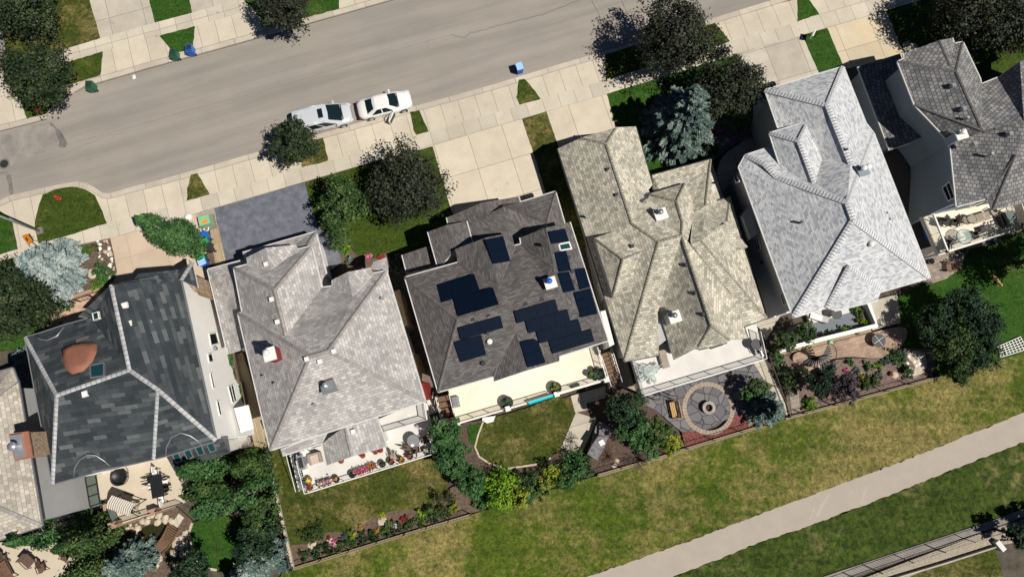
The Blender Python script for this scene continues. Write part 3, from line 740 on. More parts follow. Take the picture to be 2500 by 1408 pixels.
    def chimney(s, x, y, w, d, h, mat, capmat='white', pot=True, potmat='galv'):
        p, n = s.topped(x, y, h)
        c = MB().box(p - Vector((0, 0, .8)), (w, d, h + .7), SA).build('chimney', M[mat], s.o)
        MB().box(p + Vector((0, 0, h - .12)), (w + .14, d + .14, .1), SA, .97).build('chimney_cap', M[capmat], c)
        if pot: MB().lathe(p + Vector((-.1, .08, h - .03)), [(.13, 0), (.13, .35), (.22, .36), (.2, .46), (0, .5)], 16).build('flue', M[potmat], c)
        return c
    def skylight(s, px, frame='grey', fw=0.09, glass='skyl'):
        cx = sum(a for a, b in px) / 4; cy = sum(b for a, b in px) / 4
        p0, n = s.cast(cx, cy); up = n * 0.14
        q = [s.plane_pt(a, b, p0, n) for a, b in px]
        m = MB()
        for i in range(4): m.bar(q[i] + up * .5, q[(i + 1) % 4] + up * .5, fw, .2)
        f = m.build('skylight', M[frame], s.o)
        MB().quad(*[v + up * .85 for v in q]).build('pane', M[glass], f)
    def solar(s, px, nx, ny=1, gap=0.006):
        cx = sum(a for a, b in px) / 4; cy = sum(b for a, b in px) / 4
        p0, n = s.cast(cx, cy); q = [s.plane_pt(a, b, p0, n) + n * 0.16 for a, b in px]
        def bl(u, v): return q[0].lerp(q[1], u).lerp(q[3].lerp(q[2], u), v)
        for i in range(nx):
            for j in range(ny):
                g = gap / max(.5, (q[1] - q[0]).length) * 1.2; g2 = gap / max(.5, (q[3] - q[0]).length) * 1.2
                c = [bl(i / nx + g, j / ny + g2), bl((i + 1) / nx - g, j / ny + g2), bl((i + 1) / nx - g, (j + 1) / ny - g2), bl(i / nx + g, (j + 1) / ny - g2)]
                L, W = (c[1] - c[0]).length, (c[3] - c[0]).length
                m = MB(); dn = n * -0.05
                m.add(c + [v + dn for v in c], [(0, 1, 2, 3), (0, 4, 5, 1), (1, 5, 6, 2), (2, 6, 7, 3), (3, 7, 4, 0)], [[(0, 0), (L, 0), (L, W), (0, W)]] + [[(0, 0)] * 4] * 4)
                m.build('solar_panel', M['solar'], s.o)
    def window(s, px, frame='white', bars=1, fw=0.1):
        """px corners on a wall"""
        cx = sum(a for a, b in px) / 4; cy = sum(b for a, b in px) / 4
        p0, n = s.cast(cx, cy, s.wt); n = Vector((n.x, n.y, 0)).normalized()
        q = [s.plane_pt(a, b, p0, n) + n * .03 for a, b in px]
        f = MB()
        for i in range(4): f.bar(q[i], q[(i + 1) % 4], fw, .08)
        for k in range(1, bars + 1): f.bar(q[0].lerp(q[1], k / (bars + 1)), q[3].lerp(q[2], k / (bars + 1)), fw * .6, .07)
        w = f.build('window', M[frame], s.o)
        MB().quad(*[v - n * .01 for v in q]).build('pane', M['glass'], w)
    def wallbox(s, x, y, w, h, d, mat, name):
        p0, n = s.cast(x, y, s.wt); n = Vector((n.x, n.y, 0)).normalized()
        MB().box(p0 - Vector((0, 0, h / 2)), (w, d * 2, h), math.atan2(n.y, n.x) - math.pi / 2).build(name, M[mat], s.o)

def ridgecap(m, a, b, w):
    d = (b - a); L = d.length; d.normalize(); r = d.cross(Vector((0, 0, 1))).normalized() * (w / 2)
    t = Vector((0, 0, 0.07)); lo = Vector((0, 0, -0.10))
    vs = [a - r + lo, a + r + lo, b + r + lo, b - r + lo, a - r * .9 + t * .1, a + t, a + r * .9 + t * .1, b - r * .9 + t * .1, b + t, b + r * .9 + t * .1]
    U = [[(0, 0), (L, 0), (L, .2), (0, .2)]]
    m.add(vs, [(4, 7, 8, 5), (5, 8, 9, 6), (0, 3, 7, 4), (1, 6, 9, 2)], [[(0, 1), (L, 1), (L, 1.2), (0, 1.2)]] * 4)

DEBUG = False
E = 5.6
# ---- house 0, cropped bottom left
h = House('shake_roof_house', 'pale cream shake roofed house cropped by the left edge, chimney on its side', (-20, 1180))
h.roof({'a': (43, 928, E), 'b': (102, 1283, E), 'c': (-60, 1336, E), 'd': (-90, 960, E), 'e': (-5, 1238, 'a', 'b', .55), 'f': (-48, 1000, 'e'), 'g': (-5, 925, E - .0)},
       ['a b e f', 'b c e', 'c d f e', 'd g a f'], 'r0', 'grey', 'f e b', 'cap2', .28)
h.roof({'a': (-20, 912, 6.9), 'b': (30, 898, 6.9), 'c': (42, 930, 6.9), 'd': (-20, 975, 6.9), 'e': (0, 936, 7.7)}, ['a b e', 'b c e', 'c d e', 'd a e'], 'r0', 'grey', name='turret_roof')
h.walls([(43, 928), (102, 1283), (-60, 1336), (-90, 960)], E, 'greywall')
cx = P(62, 1090, 8.2)
c = MB().prism([P(25, 1062, 8.0), P(66, 1055, 8.0), P(76, 1113, 8.0), P(38, 1122, 8.0)], -2.7, 8.0).build('chimney', M['stone'], h.o)
MB().prism([P(20, 1058, 8.15), P(68, 1052, 8.15), P(79, 1115, 8.15), P(36, 1125, 8.15)], 8.0, 8.12).build('chimney_cap', M['copper'], c)
MB().prism([P(24, 1062, 8.3), P(50, 1058, 8.3), P(60, 1114, 8.3), P(38, 1120, 8.3)], 8.121, 8.3).build('flashing', M['galv'], c)
MB().lathe(P(36, 1088, 8.5), [(.2, -.2), (.2, .25), (.3, .25), (.3, .33), (.0, .38)], 18).build('flue', M['galv'], c)

# ---- house 1, dark slate
h1 = h = House('slate_roof_house', 'large house with dark slate roof, pale ridge tiles and copper eyebrow dormer', (330, 900))
V = h.roof({
    'nw': (61, 823, E), 'n1': (92, 815, E), 'n2': (162, 792, E), 'n3': (222, 776, E), 'w1': (192, 771, E), 'f1': (271, 695, 'se0', 'ne1', .62),
    'ne0': (433, 661, E), 'ne1': (438, 670, E), 'se0': (527, 1075, E), 'J': (316, 903, 'f1'), 'K': (384, 950, 'f1'),
    'L': (138, 965, 'f1'), 'sw': (128, 1181, E), 's1': (239, 1150, E), 'sm': (374, 1120, E), 's3': (406, 1112, E)},
    ['nw L sw', 'nw n1 n2 n3 J L', 'n3 w1 f1 J', 'f1 ne0 ne1 se0 K J', 'L J K sm s1 sw', 'K se0 s3 sm'], 'r1', 'grey',
    'f1 J K se0,J L nw,L sw,K sm', 'cap1', .31)
h.roof({'a': (271, 695, h.V['f1'].z - .1), 'b': (320, 690, 6.6), 'c': (338, 668, 6.3), 'd': (434, 658, 5.7), 'e': (436, 676, 5.75), 'f': (320, 720, 7.2)}, ['a b c d e f'], 'r1', 'grey', name='front_eave', gut=False, drop=.1)
h.roof({'a': (433, 661, 5.6), 'b': (469, 640, 5.6), 'c': (483, 702, 5.6), 'd': (441, 684, 6.5), 'e': (472, 652, 5.7)}, ['a b d', 'b c d'], 'r1', 'cream', 'b d', 'cap1', .3, name='porch_roof', gut=False)
h.roof({'a': (406, 1114, 3.4), 'b': (530, 1078, 4.2), 'c': (540, 1065, 4.2), 'd': (561, 1105, 3.4), 'e': (426, 1150, 3.4)}, ['a b c d e'], 'r1', 'grey', name='rear_lean_to', gut=False)
h.walls([(61, 823), (222, 776), (271, 697), (433, 661), (529, 1075), (128, 1181)], E, 'bright', .16)
h.walls([(406, 1114), (540, 1065), (561, 1105), (426, 1150)], 3.4, 'cream', .25, name='wall')
h.walls([(440, 690), (472, 645), (484, 705), (490, 735)], 5.6, 'stone', .3, name='stone_return', top=5.3)
h.vents([(303, 745), (313, 790), (323, 842), (271, 942), (206, 961)], 'box', .45)
h.vents([(367, 785), (392, 902)], 'pipe', .4, 'galv')
h.vents([(400, 834)], 'low', .35, 'dark')
h.skylight([(223, 893), (257, 886), (257, 918), (225, 923)], 'grey')
h.skylight([(230, 765), (243, 761), (246, 777), (233, 782)], 'white', .07)
for k in range(4):
    x = 424 + k * 27.5; y = 1108 - k * 9
    h.skylight([(x, y + 2), (x + 15, y - 3), (x + 23, y + 16), (x + 9, y + 21)], 'grey', .06, 'skyl')
# copper eyebrow dormer
p0, n0 = h.cast(195, 878)
ed = [h.plane_pt(x, y, p0, n0) for x, y in [(153, 855), (162, 848), (180, 841), (205, 838), (228, 838), (239, 842), (236, 862), (226, 885), (205, 906), (178, 914), (165, 905), (157, 885)]]
cc = sum(ed, Vector()) / len(ed); m = MB(); N = len(ed)
mid = [cc.lerp(e, .6) + n0 * .22 for e in ed]; low = [e + n0 * .16 for e in ed]
m.add([e - n0 * .05 for e in ed] + low + mid + [cc + n0 * .24], [(i, (i + 1) % N, N + (i + 1) % N, N + i) for i in range(N)] + [(N + i, N + (i + 1) % N, 2 * N + (i + 1) % N, 2 * N + i) for i in range(N)] + [(2 * N + i, 2 * N + (i + 1) % N, 3 * N) for i in range(N)], smooth=True)
m.build('copper_dormer', M['copper'], h.o)
for arc in ([(181, 1163), (184, 1140), (195, 1122), (214, 1109), (235, 1111), (255, 1124), (270, 1137)], [(405, 1112), (407, 1090), (420, 1066), (442, 1056), (465, 1063), (483, 1075), (492, 1086)], [(90, 819), (100, 829), (118, 830), (140, 820), (158, 798)]):
    MB().tube([h.cast(*a)[0] + Vector((0, 0, .05)) for a in arc], .055, 6).build('eyebrow_trim', M['grey'], h.o)
h.window([(509, 815), (527, 812), (534, 838), (514, 843)], 'white', 0)
h.window([(506, 865), (517, 862), (521, 882), (509, 884)], 'white', 0)
h.window([(512, 912), (517, 910), (524, 945), (519, 947)], 'white', 0, .07)
h.window([(528, 980), (534, 978), (541, 1012), (535, 1013)], 'white', 0, .07)
h.window([(556, 944), (569, 938), (577, 976), (566, 983)], 'white', 1, .08)
h.wallbox(522, 852, .25, .3, .25, 'grey', 'meter_box')
m = MB().prism([P(571, 996, 1.2), P(606, 988, 1.2), P(620, 1046, 1.2), P(588, 1056, 1.2)], 1.05, 1.2).build('door_canopy', M['white'], h.o)

# ---- house 2, pale grey
h2 = h = House('pale_grey_roof_house', 'house with pale grey shingle roof and maroon clad chimney box', (790, 850))
h.roof({'a': (507, 658, 2.9), 'b': (597, 634, 2.9), 'c': (602, 650, 3.3), 'd': (604, 760, 4.2), 'e': (610, 846, 4.2), 'f': (597, 848, 3.3), 'g': (556, 864, 2.9), 'h': (572, 690, 3.9)},
       ['a b c h', 'a h d e f g', 'h c d'], 'r2', 'white', name='side_roof')
h.roof({'a': (592, 617, 3.2), 'b': (771, 566, 3.2), 'c': (797, 670, 3.2), 'd': (745, 606, 4.4), 'e': (770, 700, 4.4), 'f': (604, 660, 4.2)}, ['a b d f', 'b c e d'], 'r2', 'white', 'b d', 'cap2', .25, name='garage_roof')
V = h.roof({
    'a': (571, 654, E), 'a2': (604, 646, E), 'b2': (727, 609, E), 'b': (761, 601, E), 'c': (786, 702, E), 'd': (592, 763, E), 'd2': (581, 765, E),
    'pk': (669, 707, 'a', 'd', .62), 'pe': (698, 820, 'pk'), 'mw': (756, 869, 'd2', 'sw', .62), 'me': (800, 857, 'mw'),
    'sw': (660, 1098, E), 'se': (1038, 979, E), 'ne': (943, 661, E), 'g0': (809, 699, E), 'g1': (861, 726, 6.7), 'g2': (911, 668, E)},
    ['a a2 b2 b pk', 'a pk pe d', 'b c pe pk', 'd d2 mw pe', 'pe c g0 me mw', 'g0 g1 g2 ne me', 'd2 sw mw', 'mw me se sw', 'me ne se'], 'r2', 'white',
    'a pk b,pk pe,d2 mw me ne,mw sw,me se', 'cap2', .26)
h.roof({'a': (601, 629, E + .02), 'b': (648, 605, 6.3), 'c': (722, 597, E + .02), 'd': (727, 612, 5.75), 'e': (667, 679, 6.5), 'f': (604, 648, 5.7)}, ['a b e f', 'b c d e'], 'r2', 'white', name='gable_roof', gut=False)
h.roof({'a': (809, 684, E + .02), 'b': (848, 664, 6.3), 'c': (904, 653, E + .02), 'd': (911, 669, 5.7), 'e': (861, 725, 6.7), 'f': (809, 700, 5.65)}, ['a b e f', 'b c d e'], 'r2', 'white', name='gable_roof', gut=False)
h.roof({'a': (903, 656, 4.9), 'b': (912, 639, 4.9), 'c': (943, 628, 4.9), 'd': (948, 664, 4.9)}, ['a b c d'], 'r2', 'white', name='entry_roof', gut=False)
h.roof({'a': (686, 1098, 4.8), 'b': (690, 1111, 4.4), 'c': (785, 1082, 4.4), 'd': (795, 1056, 4.8)}, ['a b c d'], 'r2', 'white', name='rear_eave')
h.roof({'a': (786, 1082, 4.3), 'b': (798, 1135, 4.3), 'c': (858, 1114, 5.1), 'd': (944, 1091, 4.3), 'e': (919, 1016, 4.3), 'f': (841, 1040, 5.1)}, ['a b c f', 'f c d e'], 'r2', 'white', 'f c', 'cap2', .2, name='porch_roof')
h.walls([(581, 765), (660, 1098), (1038, 979), (943, 661), (786, 702), (761, 601), (571, 654), (592, 763)], E, 'cream', .5)
h.walls([(507, 658), (597, 634), (640, 840), (556, 864)], 2.9, 'cream', .35)
h.walls([(592, 617), (771, 566), (797, 670), (620, 715)], 3.2, 'cream', .35)
h.walls([(798, 1130), (944, 1088), (919, 1016), (786, 1062)], 4.3, 'cream', .35, name='porch_wall')
for q in ([(958, 712), (975, 706), (995, 792), (982, 798)], [(998, 862), (1008, 858), (1034, 950), (1018, 955)]):
    MB().prism([P(x, y, 2.6) for x, y in q], -2.5, 2.6).build('brick_bay', M['stone'], h.o)
MB().prism([P(x, y, 2.9) for x, y in [(1018, 932), (1030, 930), (1040, 972), (1028, 976)]], -2.5, 2.9).build('bay', M['maroon'], h.o)
MB().prism([P(x, y, 1.5) for x, y in [(774, 632), (784, 629), (792, 662), (782, 665)]], 0, 1.5).build('bay', M['maroon'], h.o)
c = h.chimney(657, 864, .72, .8, 2.3, 'maroon', 'white', True, 'white')
c = h.chimney(800, 944, .85, .75, .7, 'grey', 'grey', True, 'galv')
h.vents([(648, 644), (662, 730), (676, 785), (748, 876), (780, 882), (814, 857), (861, 1053)], 'box', .34)
h.vents([(642, 919), (670, 937), (932, 728)], 'pipe', .3, 'galv'); h.vents([(766, 988)], 'pipe', .3, 'galv')

# ---- house 3, solar panels
h3 = h = House('solar_panel_house', 'house with charcoal shingle roof carrying black solar panels', (1240, 760))
h.roof({'a': (1091, 531, 3.1), 'b': (1178, 494, 4.1), 'c': (1266, 480, 3.1), 'd': (1270, 494, 3.1), 'e': (1356, 468, 3.1), 'f': (1400, 620, 3.1), 'g': (1334, 548, 'e', 'f', .5), 'h': (1251, 600, 'g'), 'i': (1229, 505, 4.5), 'j': (1105, 595, 3.1), 'k': (1192, 522, 4.1), 'l': (1224, 498, 3.6)},
       ['a b k', 'a k h', 'a h j', 'b c l k', 'k l i', 'k i h', 'c d l', 'l d i', 'd e g', 'd g h i', 'e f g'], 'r3', 'white', 'e g', 'cap3', .22, name='garage_roof')
h.roof({'a': (1045, 566, 4.3), 'b': (1091, 549, 4.9), 'c': (1139, 540, 4.3), 'd': (1155, 600, 4.3), 'e': (1113, 607, 4.9), 'f': (1070, 655, 4.3)}, ['a b e f', 'b c d e'], 'r3', 'white', name='porch_roof')
h.roof({'a': (982, 622, 3.0), 'b': (1042, 602, 3.4), 'c': (1064, 650, 3.3), 'd': (994, 668, 3.0), 'e': (1050, 600, 3.0), 'f': (1068, 646, 3.0)}, ['a b c d', 'b e f c'], 'r3', 'white', name='side_roof')
V = h.roof({
    'nw': (989, 677, E), 'n1': (1118, 641, E), 'v1': (1216, 702, 6.9), 'n2': (1257, 600, E), 'n3': (1273, 596, E), 'v2': (1352, 652, 'ne', 'se', .52),
    'n4': (1270, 580, E), 'ne': (1391, 542, E), 'gp': (1333, 556, 'v2'), 'se': (1484, 831, E), 's2': (1370, 867, E), 's1': (1204, 918, E), 'sw': (1070, 956, E),
    'mw': (1117, 779, 'nw', 'sw', .52), 'me': (1362, 716, 'mw'), 'mq': (1216, 754, 'mw')},
    ['nw n1 v1 mq mw', 'v1 n2 n3 v2 me mq', 'n3 n4 gp v2', 'gp ne se me v2', 'nw mw sw', 'mw mq me se s2 s1 sw'], 'r3', 'white',
    'nw mw,n3 v2,n1 v1 n2,mw sw', 'cap3', .24)
h.roof({'a': (1111, 608, E), 'b': (1186, 580, 6.6), 'c': (1248, 568, E), 'd': (1257, 601, 5.65), 'e': (1216, 700, 6.9), 'f': (1118, 642, E)}, ['a b e f', 'b c d e'], 'r3', 'white', name='gable_roof', gut=False)
h.roof({'a': (1251, 780, h.V['f'].z + .8), 'b': (1205, 919, E + .05), 'b2': (1205, 931, E), 'c': (1286, 903, 6.6), 'd': (1366, 881, E), 'e': (1366, 868, E + .05)}, ['a b b2 c', 'a c d e'], 'r3', 'white', 'a b', 'cap3', .2, name='gable_roof', gut=False)
h.walls([(989, 677), (1118, 641), (1111, 610), (1248, 570), (1262, 590), (1391, 542), (1484, 831), (1366, 880), (1205, 930), (1070, 956)], E, 'cream', .5)
h.walls([(1091, 531), (1356, 468), (1400, 620), (1120, 640)], 3.1, 'cream', .35)
h.walls([(1045, 566), (1139, 540), (1155, 600), (1070, 655)], 4.3, 'cream', .4)
h.walls([(982, 622), (1050, 600), (1068, 646), (994, 668)], 3.0, 'cream', .35)
for q, nx, ny in (
    ([(1182, 587), (1226, 578), (1244, 639), (1202, 646)], 1, 2), ([(1066, 697), (1159, 671), (1173, 711), (1078, 741)], 3, 1),
    ([(1108, 731), (1205, 704), (1219, 745), (1120, 774)], 3, 1), ([(1117, 798), (1221, 769), (1229, 799), (1124, 828)], 2, 1),
    ([(1108, 833), (1175, 816), (1187, 864), (1124, 883)], 2, 1), ([(1335, 567), (1376, 559), (1386, 590), (1344, 597)], 1, 1),
    ([(1350, 617), (1379, 613), (1392, 661), (1363, 666)], 1, 2), ([(1359, 668), (1386, 664), (1402, 710), (1373, 716)], 1, 2),
    ([(1400, 658), (1425, 655), (1438, 702), (1412, 709)], 1, 2), ([(1398, 715), (1439, 705), (1456, 767), (1415, 776)], 1, 3),
    ([(1254, 758), (1355, 729), (1363, 759), (1262, 788)], 2, 1), ([(1282, 782), (1384, 753), (1392, 783), (1290, 812)], 3, 1),
    ([(1308, 807), (1411, 777), (1420, 807), (1317, 837)], 3, 1), ([(1339, 831), (1442, 801), (1450, 831), (1348, 862)], 3, 1),
    ([(1267, 835), (1309, 825), (1330, 886), (1286, 898)], 1, 2)):
    h.solar(q, nx, ny)
h.skylight([(1363, 598), (1388, 593), (1394, 608), (1367, 613)], 'white', .1)
h.chimney(1344, 690, .75, .7, .5, 'white', 'white', True, 'bluebin')
h.vents([(1154, 779), (1192, 769), (1283, 741), (1323, 730)], 'low', .34, 'dark')
h.vents([(1325, 597), (1390, 628), (1400, 687), (1398, 662)], 'pipe', .36, 'dark')
h.vents([(1195, 833)], 'turbine', .4, 'white'); h.vents([(1179, 886)], 'box', .3, 'dark'); h.vents([(1190, 813)], 'pipe', .3, 'dark')

# ---- house 4, weathered shakes
h4 = h = House('weathered_shake_house', 'house with weathered grey-beige shake roof of many gables', (1610, 640)); h.dz = -2.1
V = h.roof({
    'a': (1362, 363, E), 'b': (1417, 337, 'a', 'w1', .56), 'c': (1506, 311, 'c2', 'd', .56), 'c2': (1552, 309, E), 'd': (1593, 452, E), 'r1': (1480, 351, 'a', 'w1', .56), 'r2': (1544, 547, 'a', 'w1', .56),
    'w1': (1430, 575, E), 'sw': (1525, 882, E), 'p1': (1608, 590, 'w1', 'sw', .56), 'p2': (1664, 575, 'p1'),
    'q': (1606, 763, 6.6), 'q2': (1609, 866, E), 'n1': (1560, 490, 'c2', 'd', .56)},
    ['a b r1 r2 w1', 'b c r1', 'c c2 d n1 r2 r1', 'w1 r2 p1 sw', 'p1 p2 q q2 sw', 'r2 n1 p2 p1'], 'r4', 'grey',
    'b r1 c,r1 r2 p1,p1 sw,p1 p2', 'cap4', .22, gmat='dark')
h.roof({'a': (1592, 428, 5.0), 'b': (1735, 389, 5.0), 'c': (1768, 486, 5.0), 'd': (1723, 500, 6.2), 'e': (1660, 560, 6.2), 'f': (1595, 465, 5.0)}, ['a b d e f', 'b c d'], 'r4', 'grey', 'b d', 'cap4', .2, name='front_roof', gmat='dark')
h.roof({'a': (1725, 498, E), 'b': (1783, 481, E), 'c': (1872, 776, E), 'd': (1816, 797, E), 'e': (1788, 721, 6.3), 'f': (1688, 596, 7.9), 'g': (1712, 588, 7.9), 'h': (1775, 541, 6.5), 'i': (1694, 505, 5.7), 'j': (1686, 588, 7.8)},
       ['a b h', 'a h g', 'a g f', 'a f j i', 'b c g h', 'f g c d e'], 'r4', 'grey', 'b h,g c', 'cap4', .2, name='east_roof', gmat='dark')
h.roof({'a': (1584, 474, E + .3), 'b': (1672, 448, E + .3), 'b2': (1695, 503, 6.0), 'b3': (1686, 600, 7.6), 'c': (1652, 492, 7.1), 'd': (1666, 540, 7.5), 'e': (1664, 577, 7.9), 'f': (1585, 480, E + .3), 'g': (1560, 500, 6.2), 'h': (1548, 548, 7.3), 'i': (1608, 590, 7.9)},
       ['a b c', 'a c d f', 'b b2 b3 e d c', 'f d e i h g'], 'r4', 'grey', 'a c d e,b c', 'cap4', .2, name='centre_roof', gmat='dark')
h.roof({'e': (1664, 575, 8.1), 'f': (1686, 597, 7.8), 'e2': (1788, 721, 6.3), 'k': (1816, 797, E), 'l': (1826, 826, E), 'm': (1783, 828, 5.9), 'p': (1737, 794, 8.1), 'n': (1706, 847, 7.0), 's': (1775, 836, E), 't': (1646, 878, E), 't2': (1706, 853, E), 'w': (1608, 758, 5.75)},
       ['e f e2 k l m p', 'e p n t w', 'p m s t2 n'], 'r4', 'grey', 'e p n,p m,f e2', 'cap4', .2, name='rear_roof', gmat='dark')
h.roof({'a': (1451, 581, 6.9), 'b': (1507, 562, 6.9), 'c': (1584, 608, 7.6), 'd': (1556, 709, 6.9), 'e': (1497, 724, 6.7), 'p': (1521, 632, 7.9)}, ['a b c p', 'a p e', 'p c d e'], 'r4', 'grey', 'a p c,p e', 'cap4', .18, name='dormer_roof', drop=1.2, gut=False)
h.roof({'a': (1715, 565, 6.7), 'b': (1778, 543, 7.2), 'c': (1826, 603, 6.6), 'd': (1771, 620, 6.5)}, ['a b d', 'b c d'], 'r4', 'grey', name='dormer_roof', drop=1.0, gut=False)
h.walls([(1362, 363), (1552, 311), (1593, 452), (1660, 560), (1688, 800), (1609, 862), (1525, 882), (1430, 575)], E, 'greywall', .45)
h.walls([(1592, 428), (1735, 389), (1768, 486), (1783, 500), (1872, 776), (1826, 800), (1700, 700)], 5.0, 'greywall', .45)
h.walls([(1700, 500), (1783, 481), (1872, 776), (1816, 797), (1826, 826), (1646, 876), (1620, 760)], E, 'greywall', .5)
for q in ([(1487, 608 + 60), (1497, 662), (1510, 705), (1500, 715)], [(1478, 760), (1490, 757), (1512, 840), (1500, 846)]):
    MB().prism([P(x - 12, y, 3.8) for x, y in q], -2.5, 3.8).build('bay', M['white'], h.o)
h.chimney(1614, 522, .85, .75, .9, 'white', 'white', True, 'grey'); h.chimney(1648, 773, .8, .75, .9, 'white', 'white', True, 'grey')
h.vents([(1484, 412), (1505, 474), (1677, 645), (1700, 714), (1720, 766)], 'low', .36, 'dark')
h.vents([(1433, 528)], 'pipe', .3, 'galv'); h.vents([(1544, 600)], 'box', .28, 'dark')
h.vents([(1555, 630), (1746, 562), (1628, 597)], 'low', .35, 'grey')

# ---- house 6, near-white shingles
h6 = h = House('white_roof_house', 'house with near-white shingle hip roof and ribbed ridges', (2040, 540)); h.k = 1.1
V = h.roof({
    'a': (1868, 220, E), 'b': (2059, 163, E), 'p': (2020, 257, 'a', 'b', .6), 'c': (2114, 301, E), 'c2': (2133, 325, E), 'se': (2271, 677, E),
    'r': (2077, 400, 'p'), 's': (2068, 494, 'c2', 'se', .55), 't': (2083, 537, 's'), 'sw': (1937, 774, E), 'w0': (1804, 408, E), 'w1': (1820, 379, E), 'w2': (1879, 360, E),
    'u': (1897, 434, 'w0', 'sw', .6), 'v': (1866, 401, 'w1', 'w2', .6), 'x': (1901, 316, E), 'y': (1911, 423, 6.5), 'z': (2007, 387, 6.5), 'q': (1988, 445, 7.1)},
    ['a b p', 'b c r p', 'a p r z x', 'c c2 s r', 'w0 w1 v u', 'w1 w2 y u v', 'w0 u s t sw', 'u y q z r s', 'c2 se t s', 'sw t se', 'x z q y w2'], 'r6', 'white',
    'a p b,p r,u s,s c2,s t,t sw,t se,v u,w1 v', 'cap6', .42)
h.roof({'a': (1879, 325, E + .7), 'b': (1974, 297, E + .7), 'p': (1950, 344, 7.4), 'q': (1988, 446, 7.4), 'c': (2007, 388, 6.6), 'd': (1911, 424, E + .7)}, ['a b p', 'b c q p', 'a p q d'], 'r6', 'white', 'a p b,p q', 'cap6', .36, name='wing_roof')
h.roof({'p': (2073, 651, 7.4), 'a': (2018, 752, E + .08), 'a2': (2037, 758, E - .05), 'b': (2143, 733, E - .05), 'b2': (2153, 706, E + .08)}, ['p a a2', 'p b b2', 'p a2 b'], 'r6', 'white', 'p a,p b2', 'cap6', .36, name='rear_bay_roof')
h.walls([(1868, 220), (2059, 163), (2114, 301), (2133, 325), (2271, 677), (1937, 774), (1804, 408), (1820, 379), (1901, 350)], E, 'greywall', .55)
h.window([(1790, 425), (1797, 422), (1806, 443), (1798, 447)], 'white', 0, .06)
h.window([(1841, 583), (1851, 578), (1858, 607), (1848, 612)], 'white', 1, .08)
h.window([(1906, 716), (1914, 712), (1924, 740), (1915, 745)], 'white', 1, .08)
h.wallbox(1862, 640, .2, .2, .2, 'dark', 'wall_vent')
m = MB().prism([P(x, y, 3.9) for x, y in [(1812, 527), (1832, 500), (1853, 570), (1832, 583)]], -2.4, 3.9).build('bay', M['greywall'], h.o)
h.chimney(2108, 416, .7, .65, .7, 'bluewall', 'bluewall', True, 'white')
h.vents([(2124, 405), (2130, 594)], 'turbine', .4, 'white')
h.vents([(2074, 505), (2083, 527), (2037, 288), (2062, 355)], 'low', .3, 'dark'); h.vents([(2166, 519), (2172, 535)], 'low', .22, 'dark')
h.vents([(1957, 541), (2068, 364)], 'pipe', .28, 'dark')

# ---- house 7, brown-grey roof
h7 = h = House('blue_wall_house', 'tall house with blue-grey wall, brown-grey shingle roof and furnished deck', (2380, 340))
h.roof({'a': (2095, 163, 2.5), 'b': (2197, 131, 2.9), 'b2': (2235, 225, 3.0), 'c': (2172, 366, 2.5), 'd': (2226, 347, 2.9), 'e': (2250, 335, 3.0)}, ['a b b2', 'a b2 e', 'a e d c'], 'r7', 'white', name='garage_roof')
V = h.roof({
    'a': (2192, 151, E), 'a2': (2209, 143, E), 'a3': (2206, 131, E), 'b': (2293, 99, 6.2), 'b2': (2325, 93, E), 'b3': (2330, 107, E), 'c': (2351, 103, E), 'd': (2393, 192, E), 'd2': (2396, 206, E),
    'p': (2334, 174, 6.8), 'p2': (2320, 161, 6.5), 'q': (2399, 318, 7.0), 'w1': (2233, 256, E), 'w2': (2320, 347, E), 'w2b': (2322, 350, E), 'e2': (2436, 190, E), 'e3': (2490, 150, 6.6), 'e4': (2640, 105, E), 'e5': (2640, 420, E), 'q2': (2500, 298, 7.0), 'q3': (2570, 262, 7.0),
    'sw': (2336, 504, E), 's1': (2405, 486, E), 's2': (2412, 482, E + .05), 's3': (2500, 468, E), 'g': (2480, 378, 6.8), 's4': (2660, 440, E), 'rw': (2323, 349, 6.0)},
    ['a a2 a3 b p2 p', 'b b2 b3 c p p2', 'c d q p', 'a p q w1', 'w1 q w2', 'd d2 q', 'd2 e2 e3 q2 q', 'e3 e4 q3 q2', 'w2 q q2 q3 s4 s3 g s2 s1 sw', 'e4 e5 s4 q3'], 'r7', 'white',
    'a p c,p q,w1 q,b p2', 'cap7', .2)
h.roof({'g': (2480, 378, 6.85), 'a': (2412, 481, E), 'b': (2424, 512, E), 'c': (2500, 495, E), 'd': (2600, 460, E), 'm': (2476, 470, 6.3)}, ['g a b', 'g b c d'], 'r7', 'white', 'g a,g b', 'cap7', .16, name='gable_roof', gut=False)
h.walls([(2192, 151), (2325, 95), (2351, 104), (2393, 192), (2640, 105), (2660, 440), (2405, 486), (2336, 504), (2320, 347), (2233, 256)], E, 'bluewall', .4)
h.walls([(2095, 163), (2197, 131), (2240, 250), (2226, 347), (2172, 366)], 2.5, 'bluewall', .35)
h.window([(2302, 458), (2320, 443), (2333, 483), (2316, 491)], 'white', 1, .1)
h.window([(2338, 512), (2368, 503), (2374, 523), (2342, 532)], 'white', 1, .1)
h.vents([(2330, 207), (2356, 264), (2470, 325), (2383, 349)], 'box', .34, 'grey'); h.vents([(2365, 286), (2424, 374)], 'pipe', .3, 'galv')
h.chimney(2349, 328, .8, .6, .7, 'bluewall', 'white', True, 'white')

